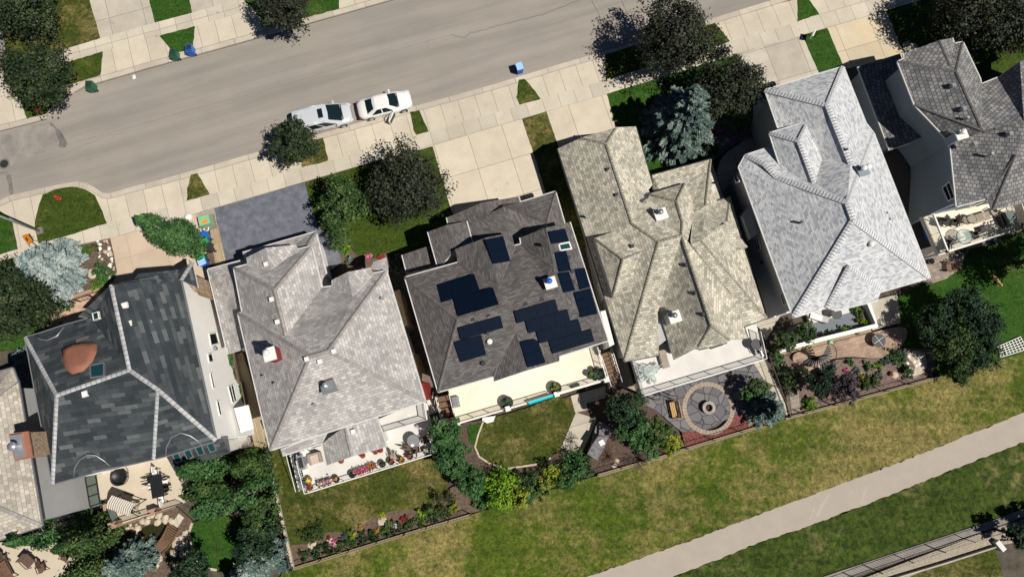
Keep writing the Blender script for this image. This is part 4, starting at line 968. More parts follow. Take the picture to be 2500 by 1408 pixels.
# ---- openings on the street and garden fronts
M['door'] = plain('garage_door_panel', (0.62, 0.58, 0.52), 0.6, 0, .04)
def opening(h, a, b, E_, inset, t, z0, z1, w, kind, south=True):
    E_ += h.dz; A, B = P(a[0], a[1], E_), P(b[0], b[1], E_); d = (B - A); L = d.length; d.normalize(); n = Vector((-d.y, d.x, 0))
    if (n.y < 0) != south: n = -n
    c = A + d * (L * t) - n * (inset - .025); q = [Vector((c.x, c.y, z)) + d * (s * w / 2) for s, z in ((-1, z0), (1, z0), (1, z1), (-1, z1))]
    f = MB()
    for i in range(4): f.bar(q[i], q[(i + 1) % 4], .1, .07)
    if kind == 'garage_door':
        for k in range(1, 4): f.bar(q[0].lerp(q[3], k / 4), q[1].lerp(q[2], k / 4), .03, .03)
    else: f.bar((q[0] + q[1]) / 2, (q[3] + q[2]) / 2, .06, .06)
    o = f.build(kind, M['white'], h.o); MB().quad(*[v - n * .01 for v in q]).build('panel' if kind == 'garage_door' else 'pane', M['door' if kind == 'garage_door' else 'glass'], o)
for hh, a, b, e_, ins, up in ((h1, (128, 1181), (529, 1075), E, .16, 4.6), (h2, (660, 1098), (1038, 979), E, .5, 4.6), (h3, (1070, 956), (1205, 930), E, .5, 4.6), (h3, (1366, 880), (1484, 831), E, .5, 4.6),
                         (h4, (1646, 876), (1826, 826), E, .5, 2.9), (h6, (1937, 774), (2271, 677), E, .55, 4.6), (h7, (2405, 486), (2660, 440), E, .4, 4.6)):
    Lp = math.hypot(b[0] - a[0], b[1] - a[1]); k = max(1, int(Lp / 95))
    for i in range(k):
        t = (i + .5) / k
        opening(hh, a, b, e_, ins, t, .5, 2.6, 1.8, 'patio_door'); opening(hh, a, b, e_, ins, t, ZB + .3, ZB + 2.1, 1.5, 'window')
        if up > 4: opening(hh, a, b, e_, ins, t, 3.5, 4.8, 1.4, 'window')
for hh, a, b, e_, ins, t, w in ((h2, (592, 617), (771, 566), 3.2, .35, .5, 4.9), (h3, (1091, 531), (1356, 468), 3.1, .35, .6, 4.9), (h4, (1362, 363), (1552, 311), E, .45, .5, 4.9), (h6, (1868, 220), (2059, 163), E, .55, .5, 4.9), (h7, (2095, 163), (2197, 131), 2.5, .35, .5, 2.5), (h1, (271, 697), (433, 661), E, .16, .55, 4.6)):
    opening(hh, a, b, e_, ins, t, .08, 2.2, w, 'garage_door', False)
# ------------------------------------------------------------------ vegetation
L_ = {
    'plum': leafmat('plum_leaves', [(0.010, 0.014, 0.009), (0.022, 0.026, 0.016), (0.036, 0.036, 0.022), (0.026, 0.04, 0.018), (0.065, 0.078, 0.042)]),
    'dark': leafmat('dark_green_leaves', [(0.010, 0.020, 0.008), (0.018, 0.034, 0.012), (0.03, 0.05, 0.018), (0.075, 0.09, 0.04)]),
    'olive': leafmat('olive_leaves', [(0.018, 0.026, 0.008), (0.035, 0.05, 0.014), (0.065, 0.08, 0.022), (0.15, 0.16, 0.06)]),
    'green': leafmat('green_leaves', [(0.012, 0.042, 0.012), (0.028, 0.085, 0.022), (0.05, 0.13, 0.034), (0.11, 0.20, 0.07)]),
    'mid': leafmat('mid_green_leaves', [(0.014, 0.036, 0.010), (0.03, 0.07, 0.016), (0.055, 0.11, 0.024), (0.12, 0.17, 0.05)]),
    'lime': leafmat('lime_leaves', [(0.03, 0.09, 0.006), (0.075, 0.19, 0.008), (0.15, 0.28, 0.012), (0.25, 0.38, 0.03)]),
    'yellow': leafmat('yellow_green_leaves', [(0.06, 0.11, 0.008), (0.13, 0.19, 0.012), (0.26, 0.30, 0.02), (0.36, 0.36, 0.05)]),
    'silver': leafmat('silver_blue_needles', [(0.10, 0.145, 0.145), (0.20, 0.26, 0.255), (0.34, 0.40, 0.385), (0.50, 0.54, 0.50)]),
    'blue': leafmat('blue_green_needles', [(0.025, 0.055, 0.05), (0.06, 0.105, 0.095), (0.125, 0.18, 0.155), (0.27, 0.33, 0.275)]),
    'deepneedle': leafmat('deep_green_needles', [(0.006, 0.018, 0.009), (0.012, 0.036, 0.015), (0.023, 0.056, 0.022), (0.05, 0.095, 0.04)]),
    'purple': leafmat('purple_leaves', [(0.016, 0.012, 0.018), (0.035, 0.026, 0.036), (0.07, 0.055, 0.065), (0.11, 0.095, 0.10)]),
    'juniper': leafmat('juniper_leaves', [(0.012, 0.03, 0.007), (0.026, 0.055, 0.012), (0.045, 0.085, 0.02), (0.09, 0.12, 0.04)]),
    'pinkf': leafmat('pink_petals', [(0.45, 0.03, 0.14), (0.7, 0.12, 0.3), (0.75, 0.4, 0.5)]),
    'redf': leafmat('red_petals', [(0.20, 0.012, 0.02), (0.38, 0.035, 0.035), (0.10, 0.14, 0.03)]),
    'orangef': leafmat('orange_petals', [(0.5, 0.13, 0.015), (0.6, 0.3, 0.05), (0.08, 0.13, 0.03)]),
    'whitef': leafmat('white_petals', [(0.75, 0.72, 0.66), (0.12, 0.2, 0.05), (0.8, 0.78, 0.7)]),
    'yellowf': leafmat('yellow_petals', [(0.8, 0.6, 0.02), (0.85, 0.72, 0.1), (0.2, 0.28, 0.04)]),
}

def quads(name, c, d, s, ln, wd, mat, parent, off):
    """rhombic leaves: centre c, long axis d, side axis s"""
    n = len(c); d = d * (ln[:, None] / 2); s = s * (wd[:, None] / 2)
    v = np.empty((n, 4, 3)); v[:, 0] = c - d; v[:, 1] = c + s - d * .1; v[:, 2] = c + d; v[:, 3] = c - s - d * .1
    v = v.reshape(-1, 3) - np.array(off)
    me = bpy.data.meshes.new(name)
    me.vertices.add(n * 4); me.vertices.foreach_set('co', v.astype(np.float32).ravel())
    me.loops.add(n * 4); me.loops.foreach_set('vertex_index', np.arange(n * 4, dtype=np.int32))
    me.polygons.add(n); me.polygons.foreach_set('loop_start', np.arange(0, n * 4, 4, dtype=np.int32))
    me.update(calc_edges=True); me.validate()
    return link(me, name, mat, parent)

def unit(a): return a / np.maximum(1e-6, np.linalg.norm(a, axis=1))[:, None]

def leaves(rs, cen, nrm, size):
    """leaf frames lying roughly across nrm"""
    n = len(cen); j = unit(nrm + rs.normal(0, .55, (n, 3)))
    a = unit(np.cross(j, rs.normal(0, 1, (n, 3)))); b = np.cross(j, a)
    ln = size * rs.uniform(.7, 1.35, n)
    return a, b, ln, ln * .62

def crown(rs, cx, cy, cz, R, H, ncl, nl, size, hollow=.35, ragged=.15):
    u = unit(rs.normal(0, 1, (ncl, 3))); r = rs.uniform(hollow, 1, ncl) ** .6
    lob = 1 + .18 * np.sin(3 * np.arctan2(u[:, 1], u[:, 0]) + rs.uniform(0, 6)) + ragged * rs.normal(0, 1, ncl) * .5
    k = u * (r * lob)[:, None] * np.array([R, R, H]) * .88
    cr = R * rs.uniform(.13, .27, ncl)
    c = np.repeat(k, nl, 0); w = unit(rs.normal(0, 1, (ncl * nl, 3))); rr = np.repeat(cr, nl) * rs.uniform(.35, 1.15, ncl * nl)
    p = c + w * rr[:, None] * np.array([1, 1, .7])
    nrm = unit(w * .8 + unit(p + 1e-6) * .5 + np.array([0, 0, .7]))
    return p + np.array([cx, cy, cz]), nrm, k + np.array([cx, cy, cz])

def limbs(m, base, top, knots, rt):
    m.tube([base, base.lerp(top, .5) + Vector((.08, -.05, 0)), top], [rt, rt * .8, rt * .55], 8)
    for q in knots: 
        q = Vector(q); b0 = base.lerp(top, random.uniform(.45, .95))
        m.tube([b0, b0.lerp(q, .5) + Vector((0, 0, -.12)), q], [rt * .42, rt * .26, rt * .09], 5)

def tree(px, zc, R, kind, label, name='deciduous_tree', cat='tree', seed=1, Hf=.78, dens=1.0, size=.21, trunk=True, group=None, bark='bark', zoff=0.0):
    rs = np.random.RandomState(seed); random.seed(seed)
    g0 = terr(P(*px, 0).x, P(*px, 0).y); c = P(px[0], px[1], g0 + zc)
    g = terr(c.x, c.y); base = Vector((c.x, c.y, g))
    o = thing(name, label, cat, base, group=group)
    ncl = int((26 + 15 * R * R) * dens); nl = 62 if R > 1.2 else 40
    p, n, k = crown(rs, c.x, c.y, c.z, R, R * Hf, ncl, nl, size)
    keep = p[:, 2] > g + .02; p = p[keep]; n = n[keep]
    a, b, ln, wd = leaves(rs, p, n, size)
    quads('crown', p, a, b, ln, wd, L_[kind], o, base)
    m = MB(); top = Vector((c.x, c.y, c.z + R * .2))
    limbs(m, base - Vector((0, 0, .15)), top, k[rs.choice(len(k), min(len(k), 14), False)], .07 + R * .045)
    m.build('trunk', M[bark], o)
    return o

def columnar(bpx, H, R, kind, label, seed=1, dens=1.0, name='columnar_tree', size=.2, group=None):
    rs = np.random.RandomState(seed); random.seed(seed); base = G(*bpx)
    o = thing(name, label, 'tree', base, group=group)
    n = int(2300 * H * R * dens / 4); t = rs.uniform(.06, 1, n) ** .9
    prof = np.sin(np.pi * np.clip(t, 0, 1) ** .75) ** .6 * (1 - .35 * t) + .05
    ang = rs.uniform(0, 2 * np.pi, n); nb = 38
    bt, ba = rs.uniform(.08, .98, nb), rs.uniform(0, 6.28, nb)   # upright sprays give a ragged flank
    who = rs.randint(0, nb, n); t = np.clip(bt[who] + rs.normal(0, .055, n), .03, 1.02); ang = ba[who] + rs.normal(0, .34, n)
    prof = np.minimum(1, (t / .2) ** .5) * np.clip(1 - t, 0, 1) ** .6 * 1.12 + .03
    r = R * prof * rs.uniform(.45, 1.05, n) * rs.uniform(.55, 1.4, nb)[who]
    p = np.stack([r * np.cos(ang), r * np.sin(ang), t * H], 1); nrm = unit(np.stack([np.cos(ang), np.sin(ang), .5 + 0 * ang], 1))
    a, b, ln, wd = leaves(rs, p, nrm, size)
    quads('crown', p, a, b, ln, wd, L_[kind], o, (0, 0, 0))
    m = MB(); m.tube([(0, 0, -.15), (0, 0, H * .5), (0, 0, H * .93)], [.14, .09, .02], 7)
    for i in range(10):
        z = H * (.15 + .07 * i); a_ = i * 2.4; m.tube([(0, 0, z), (R * .6 * math.cos(a_), R * .6 * math.sin(a_), z + .6)], [.035, .012], 5)
    m.build('trunk', M['palebark'], o, world=False)
    return o

def spruce(bpx, H, R, kind, label, seed=1, dens=1.0, name='spruce_tree', size=.26, group=None, lv=None, full=.72, lvar=.66):
    rs = np.random.RandomState(seed); base = G(*bpx); o = thing(name, label, 'tree', base, group=group)
    P_, D_, S_, L2, W2 = [], [], [], [], []
    nlv = lv or int(H / .33); m = MB(); m.tube([(0, 0, -.15), (0, 0, H * .96)], [.09 + R * .04, .015], 7)
    for i in range(nlv):
        t = (i + .5) / nlv; z0 = .25 + (H - .35) * t; r = R * (1 - t) ** full * rs.uniform(.92, 1.05) + .12
        nb = max(4, int(7 + 8 * (1 - t) * min(1.3, R / 2.2)))
        a0 = rs.uniform(0, 6.28)
        for k in range(nb):
            a = a0 + 2 * math.pi * k / nb + rs.normal(0, .12); L = r * rs.uniform(lvar, 1.16)
            d = np.array([math.cos(a), math.sin(a), rs.uniform(-.28, .02)]); sd_ = np.array([-math.sin(a), math.cos(a), 0])
            n = int(max(6, L * 62 * dens)); s = rs.uniform(.12, 1, n) ** .75
            spread = (.10 + .30 * (1 - s)) * L ** .5 * .95
            side = rs.uniform(-1, 1, n) * spread
            c = np.outer(s * L, d) + np.outer(side, sd_) + np.array([0, 0, z0]); c[:, 2] += rs.normal(0, .05, n) - .12 * np.abs(side)
            dr = unit(d + np.outer(np.sign(side) * rs.uniform(.2, .9, n), sd_) + rs.normal(0, .18, (n, 3)))
            nn = unit(np.array([0, 0, 1.]) + rs.normal(0, .45, (n, 3))); ss = unit(np.cross(dr, nn))
            P_.append(c); D_.append(dr); S_.append(ss); L2.append(size * rs.uniform(.7, 1.3, n)); W2.append(size * .36 * rs.uniform(.7, 1.3, n))
            if i % 3 == 0 and k % 2 == 0: m.tube([(0, 0, z0), tuple(d * L * .8 + np.array([0, 0, z0]))], [.03, .008], 4)
    quads('crown', np.concatenate(P_), np.concatenate(D_), np.concatenate(S_), np.concatenate(L2), np.concatenate(W2), L_[kind], o, (0, 0, 0))
    m.build('trunk', M['bark'], o, world=False)
    return o

def shrub(px, R, kind, label, name='shrub', cat='shrub', seed=1, H=.75, size=.13, dens=1.0, group=None, flower=None, z=0.0):
    rs = np.random.RandomState(seed); g = G(*px); c = P(px[0], px[1], g.z + z + R * .5); base = Vector((c.x, c.y, terr(c.x, c.y) + z))
    o = thing(name, label, cat, base, group=group)
    p, n, k = crown(rs, 0, 0, R * H * .55, R, R * H, int((14 + 26 * R * R) * dens), 36, size, .2, .25)
    kp = p[:, 2] > 0.02; p = p[kp]; n = n[kp]; a, b, ln, wd = leaves(rs, p, n, size)
    quads('foliage', p, a, b, ln, wd, L_[kind], o, (0, 0, 0))
    m = MB()
    for q in k[:9]: m.tube([(0, 0, -.05), tuple(q * .5), tuple(q)], [.03, .018, .006], 4)
    m.build('stems', M['bark'], o, world=False)
    if flower:
        i = rs.choice(len(p), max(6, len(p) // 7), False); q = p[i] + n[i] * .05; a, b, ln, wd = leaves(rs, q, n[i] * 2, size * .9)
        quads('flowers', q, a, b, ln, wd, L_[flower], o, (0, 0, 0))
    return o

def twigs(px, R, label, seed=1, n=26, mat='bark'):
    rs = np.random.RandomState(seed); base = G(*px); o = thing('bare_shrub', label, 'shrub', base); m = MB()
    for i in range(n):
        a = rs.uniform(0, 6.28); L = R * rs.uniform(.5, 1); h = rs.uniform(.35, .9) * R * .7
        q = Vector((L * math.cos(a), L * math.sin(a), h)); mid = q * .5 + Vector((rs.normal(0, .08), rs.normal(0, .08), .12))
        m.tube([(0, 0, 0), mid, q], [.024, .015, .006], 4)
        for j in range(3):
            e = mid.lerp(q, rs.uniform(.1, .8)); m.tube([e, e + Vector((rs.normal(0, .3), rs.normal(0, .3), rs.uniform(.05, .25))) * R * .5], [.009, .004], 4)
    m.build('branches', M[mat], o, world=False)

LB2 = 'columnar trees beside the dry lawn'
columnar((648, 1128), 6.6, 1.2, 'mid', 'columnar tree standing nearest the side fence, right of the upper one', 36, 1.3, group=LB2)
columnar((650, 1190), 6.6, 1.25, 'green', 'columnar tree at the side fence halfway down the dry lawn', 37, 1.3, group=LB2)
tree((52, 12), 4.0, 3.0, 'dark', 'dark leafy tree on the yellowed lawn in the top left corner', seed=1)
tree((86, 178), 3.8, 3.05, 'dark', 'round dark tree over the boulevard at the left beside the street', seed=2)
tree((690, 8), 3.6, 2.6, 'plum', 'dark tree at the top edge with its leaf shadow on the road', seed=3)
tree((716, 346), 3.0, 2.15, 'dark', 'round boulevard tree overhanging the silver minivan', seed=4)
tree((988, 450), 4.0, 3.35, 'plum', 'largest dark tree on the front lawn between the asphalt and concrete driveways', seed=5)
tree((838, 498), 3.2, 2.2, 'mid', 'smaller green tree on the front lawn beside the dark driveway', seed=6)
tree((826, 578), 1.6, 1.15, 'mid', 'small bushy tree by the corner of the dark sealed driveway', seed=7, size=.16)
tree((1652, 86), 4.8, 3.55, 'plum', 'very large dark tree over the boulevard reaching across the road', seed=8)
tree((1780, 206), 4.2, 3.2, 'plum', 'dark purple-brown tree touching the blue spruce on its right', seed=10)
tree((2400, 20), 4.2, 3.9, 'plum', 'broad dark tree in the top right beside the yellowish driveway', seed=11)
tree((2520, 60), 4.0, 2.7, 'dark', 'dark tree cut off by the top right corner of the photo', seed=12)
tree((28, 738), 4.4, 3.15, 'dark', 'big dark tree beside the silvery spruce at the left edge', seed=13)
tree((2600, 610), 5.2, 3.4, 'dark', 'dark tree at the right edge shading the lawn beyond the furnished deck', seed=14)
spruce((1642, 328), 8.6, 3.25, 'blue', 'tall blue-green spruce on the front lawn beside the shake roof', 20, 1.15, size=.3)
spruce((150, 668), 5.0, 2.75, 'silver', 'silvery blue spruce in the stony front garden at the left', 21, 1.7, size=.25, full=.62, lvar=.8)
columnar((476, 600), 9.0, 1.45, 'green', 'leaning-looking columnar green tree beside the wheeled bins', 22, 1.7)
LB = 'tall columnar trees at the bottom left'
columnar((214, 1270), 9.2, 1.3, 'green', 'uppermost columnar tree in front of the cream shake roof, its tip nearest the left edge', 23, 1.3, group=LB)
columnar((300, 1288), 8.6, 1.3, 'mid', 'columnar tree between the tan patio and the uppermost columnar one', 24, 1.3, group=LB)
columnar((268, 1372), 8.0, 1.3, 'mid', 'lowest columnar tree by the bottom edge near the wicker chairs', 25, 1.2, group=LB)
columnar((552, 1128), 8.2, 1.35, 'green', 'columnar tree just below the skylit lean-to, upper of its row', 26, 1.3, group=LB)
columnar((556, 1176), 8.2, 1.3, 'mid', 'columnar tree whose tip covers the corner of the tan deck', 27, 1.3, group=LB)
columnar((566, 1216), 7.4, 1.25, 'green', 'columnar tree over the small path below the tan deck, lowest of its row', 28, 1.2, group=LB)
spruce((350, 1352), 5.6, 1.7, 'blue', 'bluish spruce beside the rocky pond at the bottom left', 29, 1.1)
spruce((655, 1350), 4.8, 1.9, 'blue', 'greyish blue spruce in the corner beside the fenced dry lawn', 30, 1.1)
spruce((610, 1408), 4.2, 1.6, 'silver', 'pale spruce cut by the bottom edge below the dark tree', 31, 1.0)
tree((612, 1338), 3.4, 1.7, 'deepneedle', 'very dark tree over the small lush lawn at the bottom', seed=32, size=.17)
tree((640, 1255), 3.0, 1.5, 'mid', 'green tree between the small lush lawn and the fence', seed=33, size=.17)
tree((655, 1290), 2.6, 1.3, 'deepneedle', 'narrow dark tree against the side fence of the dry lawn', seed=40, size=.17)
tree((602, 1112), 2.0, .8, 'lime', 'small lime tree by the end of the pale stucco wall', seed=34, size=.15)
tree((470, 1392), 2.5, 1.6, 'deepneedle', 'dark shrubby tree at the bottom edge next to the pond', seed=35, size=.17)
tree((1085, 1058), 4.8, 1.45, 'green', 'upper bluish green tree next to the flower-lined deck', seed=41, size=.18, dens=1.3)
tree((1106, 1118), 4.2, 1.6, 'green', 'middle tree of the clump between the deck and the round lawn', seed=42, size=.18, dens=1.3)
tree((1150, 1178), 2.8, 1.3, 'green', 'lower tree of the clump between the deck and the lime shrub', seed=43, size=.17, dens=1.2)
shrub((1212, 1192), 1.85, 'lime', 'brilliant lime green shrub, the brightest plant behind the round lawn', 'large_shrub', seed=44, size=.17, dens=1.2, H=.9)
shrub((1262, 1205), 1.2, 'yellow', 'yellow-green shrub just right of the brilliant lime one', seed=45, size=.16)
shrub((1300, 1180), 1.15, 'mid', 'mid green shrub in the row behind the round lawn', seed=46, size=.15)
shrub((1348, 1166), 1.2, 'yellow', 'yellowish shrub between mid green shrub and the dark green rounded shrub', seed=47, size=.15)
shrub((1402, 1144), 1.6, 'green', 'dense dark green rounded shrub next to the stone water feature', seed=48, size=.15, dens=1.3)
for i, (x, y, r_, k_, lab) in enumerate([(1322, 1192, .9, 'mid', 'hedge shrub at the back fence below the mid green shrub'), (1376, 1170, 1.0, 'green', 'hedge shrub wedged between the yellowish and the rounded shrub'), (1290, 1208, .8, 'green', 'low hedge shrub at the fence right of the yellow-green shrub'), (1180, 1222, 1.0, 'green', 'hedge shrub at the left foot of the brilliant lime shrub'), (1420, 1120, .8, 'mid', 'hedge shrub at the top of the dark green rounded shrub')]):
    shrub((x, y), r_, k_, lab, seed=500 + i, size=.15, dens=1.2)
shrub((1262, 1165), .9, 'dark', 'shaded shrub at the lower edge of the round lawn', seed=49)
shrub((1330, 1135), .8, 'dark', 'small dark shrub on the rim of the round lawn', seed=50)
shrub((1085, 1222), 1.1, 'olive', 'straggly olive shrub at the corner of the dry lawn', seed=51, dens=.7)
shrub((1050, 1250), .9, 'mid', 'low green shrub beside the garden steps of the flower bed', seed=52)
tree((1528, 1000), 3.2, 1.7, 'deepneedle', 'dark green tree beside the railing of the white deck', seed=60, size=.18, dens=1.3)
tree((1548, 1052), 2.8, 1.4, 'green', 'green tree between the dark green tree and the wooden bench', seed=61, size=.17, dens=1.2)
tree((1602, 1052), 2.6, 1.3, 'mid', 'mid green tree left of the paved fire pit circle', seed=62, size=.17, dens=1.2)
tree((1633, 1082), 2.0, 1.05, 'yellow', 'yellow-tipped tree at the fence next to the red mulch', seed=63, size=.16, dens=1.2)
tree((1585, 1095), 1.8, .95, 'green', 'low green tree at the fence left of the yellow-tipped one', seed=66, size=.16)
tree((1852, 940), 2.0, 1.05, 'mid', 'green shrubby tree to the right of the fire pit circle', seed=64, size=.15)
tree((1826, 962), 1.6, .8, 'green', 'small green tree casting shade on the fire pit circle', seed=65, size=.15)
spruce((1858, 998), 4.4, 1.6, 'blue', 'blue spruce by the back fence at the end of the side path', 67, 1.2, size=.22)
tree((1920, 830), 1.7, 1.05, 'juniper', 'left evergreen shrub against the white garden wall', seed=70, size=.14, dens=1.5)
tree((1966, 808), 1.7, 1.0, 'juniper', 'right evergreen shrub overlapping the white roof corner', seed=71, size=.14, dens=1.5)
shrub((1903, 878), .75, 'green', 'green shrub beside the side path and the spiral stair', seed=72)
shrub((1926, 925), 1.15, 'juniper', 'rounded green shrub below the spiral stair', seed=73, dens=1.3)
shrub((1897, 850), .5, 'yellow', 'small yellow-green shrub at the left end of the white garden wall', seed=74)
tree((2060, 946), 1.7, 1.45, 'purple', 'purple leaved shrubby tree by the back fence', seed=75, size=.15, dens=1.4)
tree((2000, 930), 2.0, 1.3, 'deepneedle', 'dark shaded tree left of the purple leaved one', seed=76, size=.16)
shrub((1978, 985), .75, 'lime', 'lime green shrub at the back fence beside the small paver path', seed=77)
shrub((2112, 938), .75, 'juniper', 'left of two dark rounded shrubs at the back fence', seed=78)
shrub((2136, 930), .65, 'juniper', 'right of two dark rounded shrubs at the back fence', seed=79)
EV = 'evergreens on the lawn at the right'
for i, (x, y, z, r, k, lab) in enumerate([
    (2352, 742, 3.0, 1.7, 'deepneedle', 'topmost evergreen of the dark clump near the resting dog'),
    (2285, 790, 2.6, 1.8, 'deepneedle', 'leftmost evergreen of the dark clump beside the round fire table'),
    (2402, 782, 2.8, 1.75, 'deepneedle', 'upper right evergreen of the dark clump'),
    (2325, 838, 2.6, 2.0, 'juniper', 'centre evergreen of the dark clump above the white gravel'),
    (2395, 852, 2.4, 1.9, 'deepneedle', 'right hand evergreen of the dark clump next to the white lattice'),
    (2350, 892, 1.8, 1.5, 'juniper', 'lowest evergreen of the dark clump at the park grass')]):
    tree((x, y), z, r, k, lab, 'evergreen_tree', seed=80 + i, size=.17, dens=1.25, group=EV)
shrub((2193, 870), .9, 'green', 'bright green shrub at the end of the pink paver patio', seed=90, dens=1.2)
shrub((2215, 908), .75, 'mid', 'spiky green shrub in front of the white gravel', seed=91)
shrub((2145, 892), .45, 'lime', 'small lime plant in the mulch garden by the pink pavers', seed=92)
shrub((2120, 895), .5, 'green', 'green tuft left of the small lime plant', seed=93)
shrub((2075, 885), .45, 'green', 'dark green tuft on the edge of the pink pavers', seed=94)
shrub((2104, 920), .32, 'yellowf', 'yellow flowering plant in the mulch garden', 'flowering_plant', 'flower', seed=95)
shrub((2065, 905), .25, 'pinkf', 'pink flowering plant in the mulch garden', 'flowering_plant', 'flower', seed=96)
shrub((2175, 912), .3, 'redf', 'red flowering plant near the back fence of the mulch garden', 'flowering_plant', 'flower', seed=97)
for i, (x, y) in enumerate([(2020, 893), (2035, 895), (2093, 905), (2155, 885), (2168, 880), (2148, 913)]):
    shrub((x, y), .38, 'blue', ['grey-blue mound plant nearest the spiral stair', 'grey-blue mound beside the one nearest the spiral stair', 'grey-blue mound above the yellow flowers', 'left grey-blue mound below the round fire table', 'right grey-blue mound below the round fire table', 'green-blue tuft near the red flowers'][i], 'mound_plant', 'plant', seed=98 + i, H=.6, size=.09, dens=1.6, group='mounded plants in the mulch garden')
tree((2482, 1305), 2.0, 1.1, 'deepneedle', 'dark tree over the fence near the bottom right corner', seed=110, size=.2)
tree((2570, 1290), 2.2, 1.4, 'dark', 'tree mostly outside the bottom right edge of the photo', seed=111)
# house 1 front garden
shrub((247, 668), 1.0, 'green', 'dark green shrub in the stone mulch beside the driveway', seed=120, dens=1.2)
shrub((243, 697), .75, 'lime', 'bright green shrub below the dark green one at the driveway', seed=121)
shrub((150, 730), 1.1, 'mid', 'low green shrub under the silvery spruce', seed=122, H=.5)
shrub((232, 607), .5, 'olive', 'small olive plant among the stones at the sidewalk', seed=123)
spruce((64, 872), 1.6, .9, 'blue', 'young blue spruce in the gap beside the slate house', 124, 1.0, size=.16)
# house 2 front bed
shrub((842, 612), .55, 'lime', 'lime hosta at the corner of the dark driveway bed', seed=130)
shrub((856, 634), .5, 'blue', 'blue-green plant in the dark driveway bed', seed=131, size=.1)
shrub((900, 626), .3, 'pinkf', 'pink flowers in the curved front bed', 'flowering_plant', 'flower', seed=133)
shrub((932, 627), .35, 'redf', 'dark red barberry at the end of the curved front bed', 'flowering_plant', 'shrub', seed=134)
shrub((968, 640), .65, 'mid', 'shaded plant beside the porch of the solar roofed house', seed=135, flower='whitef')
shrub((966, 655), .45, 'yellow', 'pale plant in the gap by the solar roofed house', seed=136, flower='whitef')
# spruce bed
shrub((1812, 300), 1.05, 'lime', 'bright lime shrub behind the dark tree in the garden bed', 'large_shrub', seed=140, dens=1.2)
shrub((1770, 305), .5, 'yellow', 'yellow-green plant at the lime shrub', seed=141, flower='orangef')
shrub((1758, 318), .35, 'pinkf', 'pink flowers by the grey mulch bed', 'flowering_plant', 'flower', seed=142)
shrub((1752, 368), .4, 'yellow', 'small yellow plant near the house path', seed=143)
shrub((1728, 355), 1.0, 'dark', 'dark shrub under the blue spruce', seed=144)
shrub((2440, 80), .9, 'lime', 'green plant in the shade under the top right trees', seed=145)
# back bed of the dry lawn
shrub((760, 1303), 1.15, 'juniper', 'spreading juniper at the corner of the flower bed', seed=150, H=.4, dens=1.4)
for i in range(13):
    t = i / 12; x = 742 + t * 340; y = 1358 - t * 104
    shrub((x, y), .62, ['juniper', 'mid', 'dark'][i % 3], 'low hedge plant along the back fence of the flower bed', 'hedge_plant', 'shrub', seed=151 + i, H=.5, dens=1.1, group='low hedge plants along the back fence')
shrub((858, 1304), .5, 'yellow', 'pale yellow-green hosta in the middle of the flower bed', seed=170, size=.14)
shrub((838, 1312), .4, 'blue', 'blue-grey plant left of the pale hosta', seed=171, size=.1)
shrub((817, 1325), .33, 'pinkf', 'magenta flowers in the flower bed', 'flowering_plant', 'flower', seed=172)
shrub((987, 1267), .36, 'redf', 'crimson flowers at the right of the flower bed', 'flowering_plant', 'flower', seed=173)
shrub((965, 1281), .3, 'whitef', 'white flowers in a round pot shape left of the crimson flowers', 'flowering_plant', 'flower', seed=174)
shrub((920, 1297), .28, 'orangef', 'orange-red flowers at the middle of the bed', 'flowering_plant', 'flower', seed=175)
shrub((880, 1285), .22, 'orangef', 'small orange flowers on the brown mulch', 'flowering_plant', 'flower', seed=176)
shrub((802, 1313), .22, 'redf', 'red flowers between the flat stones', 'flowering_plant', 'flower', seed=177)
shrub((945, 1278), .35, 'mid', 'green clump beside the white flowers', seed=178)
shrub((930, 1258), .4, 'yellow', 'yellowish ground plant at the top of the flower bed', seed=179, H=.4)
shrub((1030, 1252), .5, 'lime', 'lime clump by the small white ornament', seed=180)
shrub((1105, 1240), .5, 'yellow', 'yellow-green clump near the end of the fence', seed=181)
twigs((1392, 1072), 1.0, 'leafless shrub spreading over the concrete pad', 190, 22)
twigs((1555, 1118), 1.3, 'grey leafless shrub against the back fence', 191, 40)
twigs((1480, 1110), 1.1, 'brown leafless shrub in the dark mulch corner', 192, 34, 'wood')
# ------------------------------------------------------------------ vehicles
def loft(m, secs, smooth=True):
    """secs: list of closed rings (same count)"""
    n = len(secs[0]); vs = [p for s in secs for p in s]; fs = []
    for i in range(1, len(secs)):
        for k in range(n): fs.append(((i - 1) * n + k, (i - 1) * n + (k + 1) % n, i * n + (k + 1) % n, i * n + k))
    fs += [tuple(range(n))[::-1], tuple(range((len(secs) - 1) * n, len(secs) * n))]
    m.add(vs, fs, smooth=smooth)

def car_paint(name, col, rough=0.25, metal=0.0):
    m, nt, b = newmat(name); b.inputs['Base Color'].default_value = c4(col); b.inputs['Roughness'].default_value = rough
    b.inputs['Metallic'].default_value = metal; b.inputs['Coat Weight'].default_value = 0.5; b.inputs['Coat Roughness'].default_value = 0.08
    return m
M['tyre'] = plain('tyre_rubber', (0.02, 0.02, 0.02), 0.8, 0, .1)
M['lamp'] = glassy('lamp_lens', (0.6, 0.62, 0.64), 0.1); M['tail'] = glassy('tail_lens', (0.35, 0.01, 0.01), 0.15)
M['seat'] = plain('beige_seat', (0.45, 0.40, 0.33), 0.8, 0, .1)

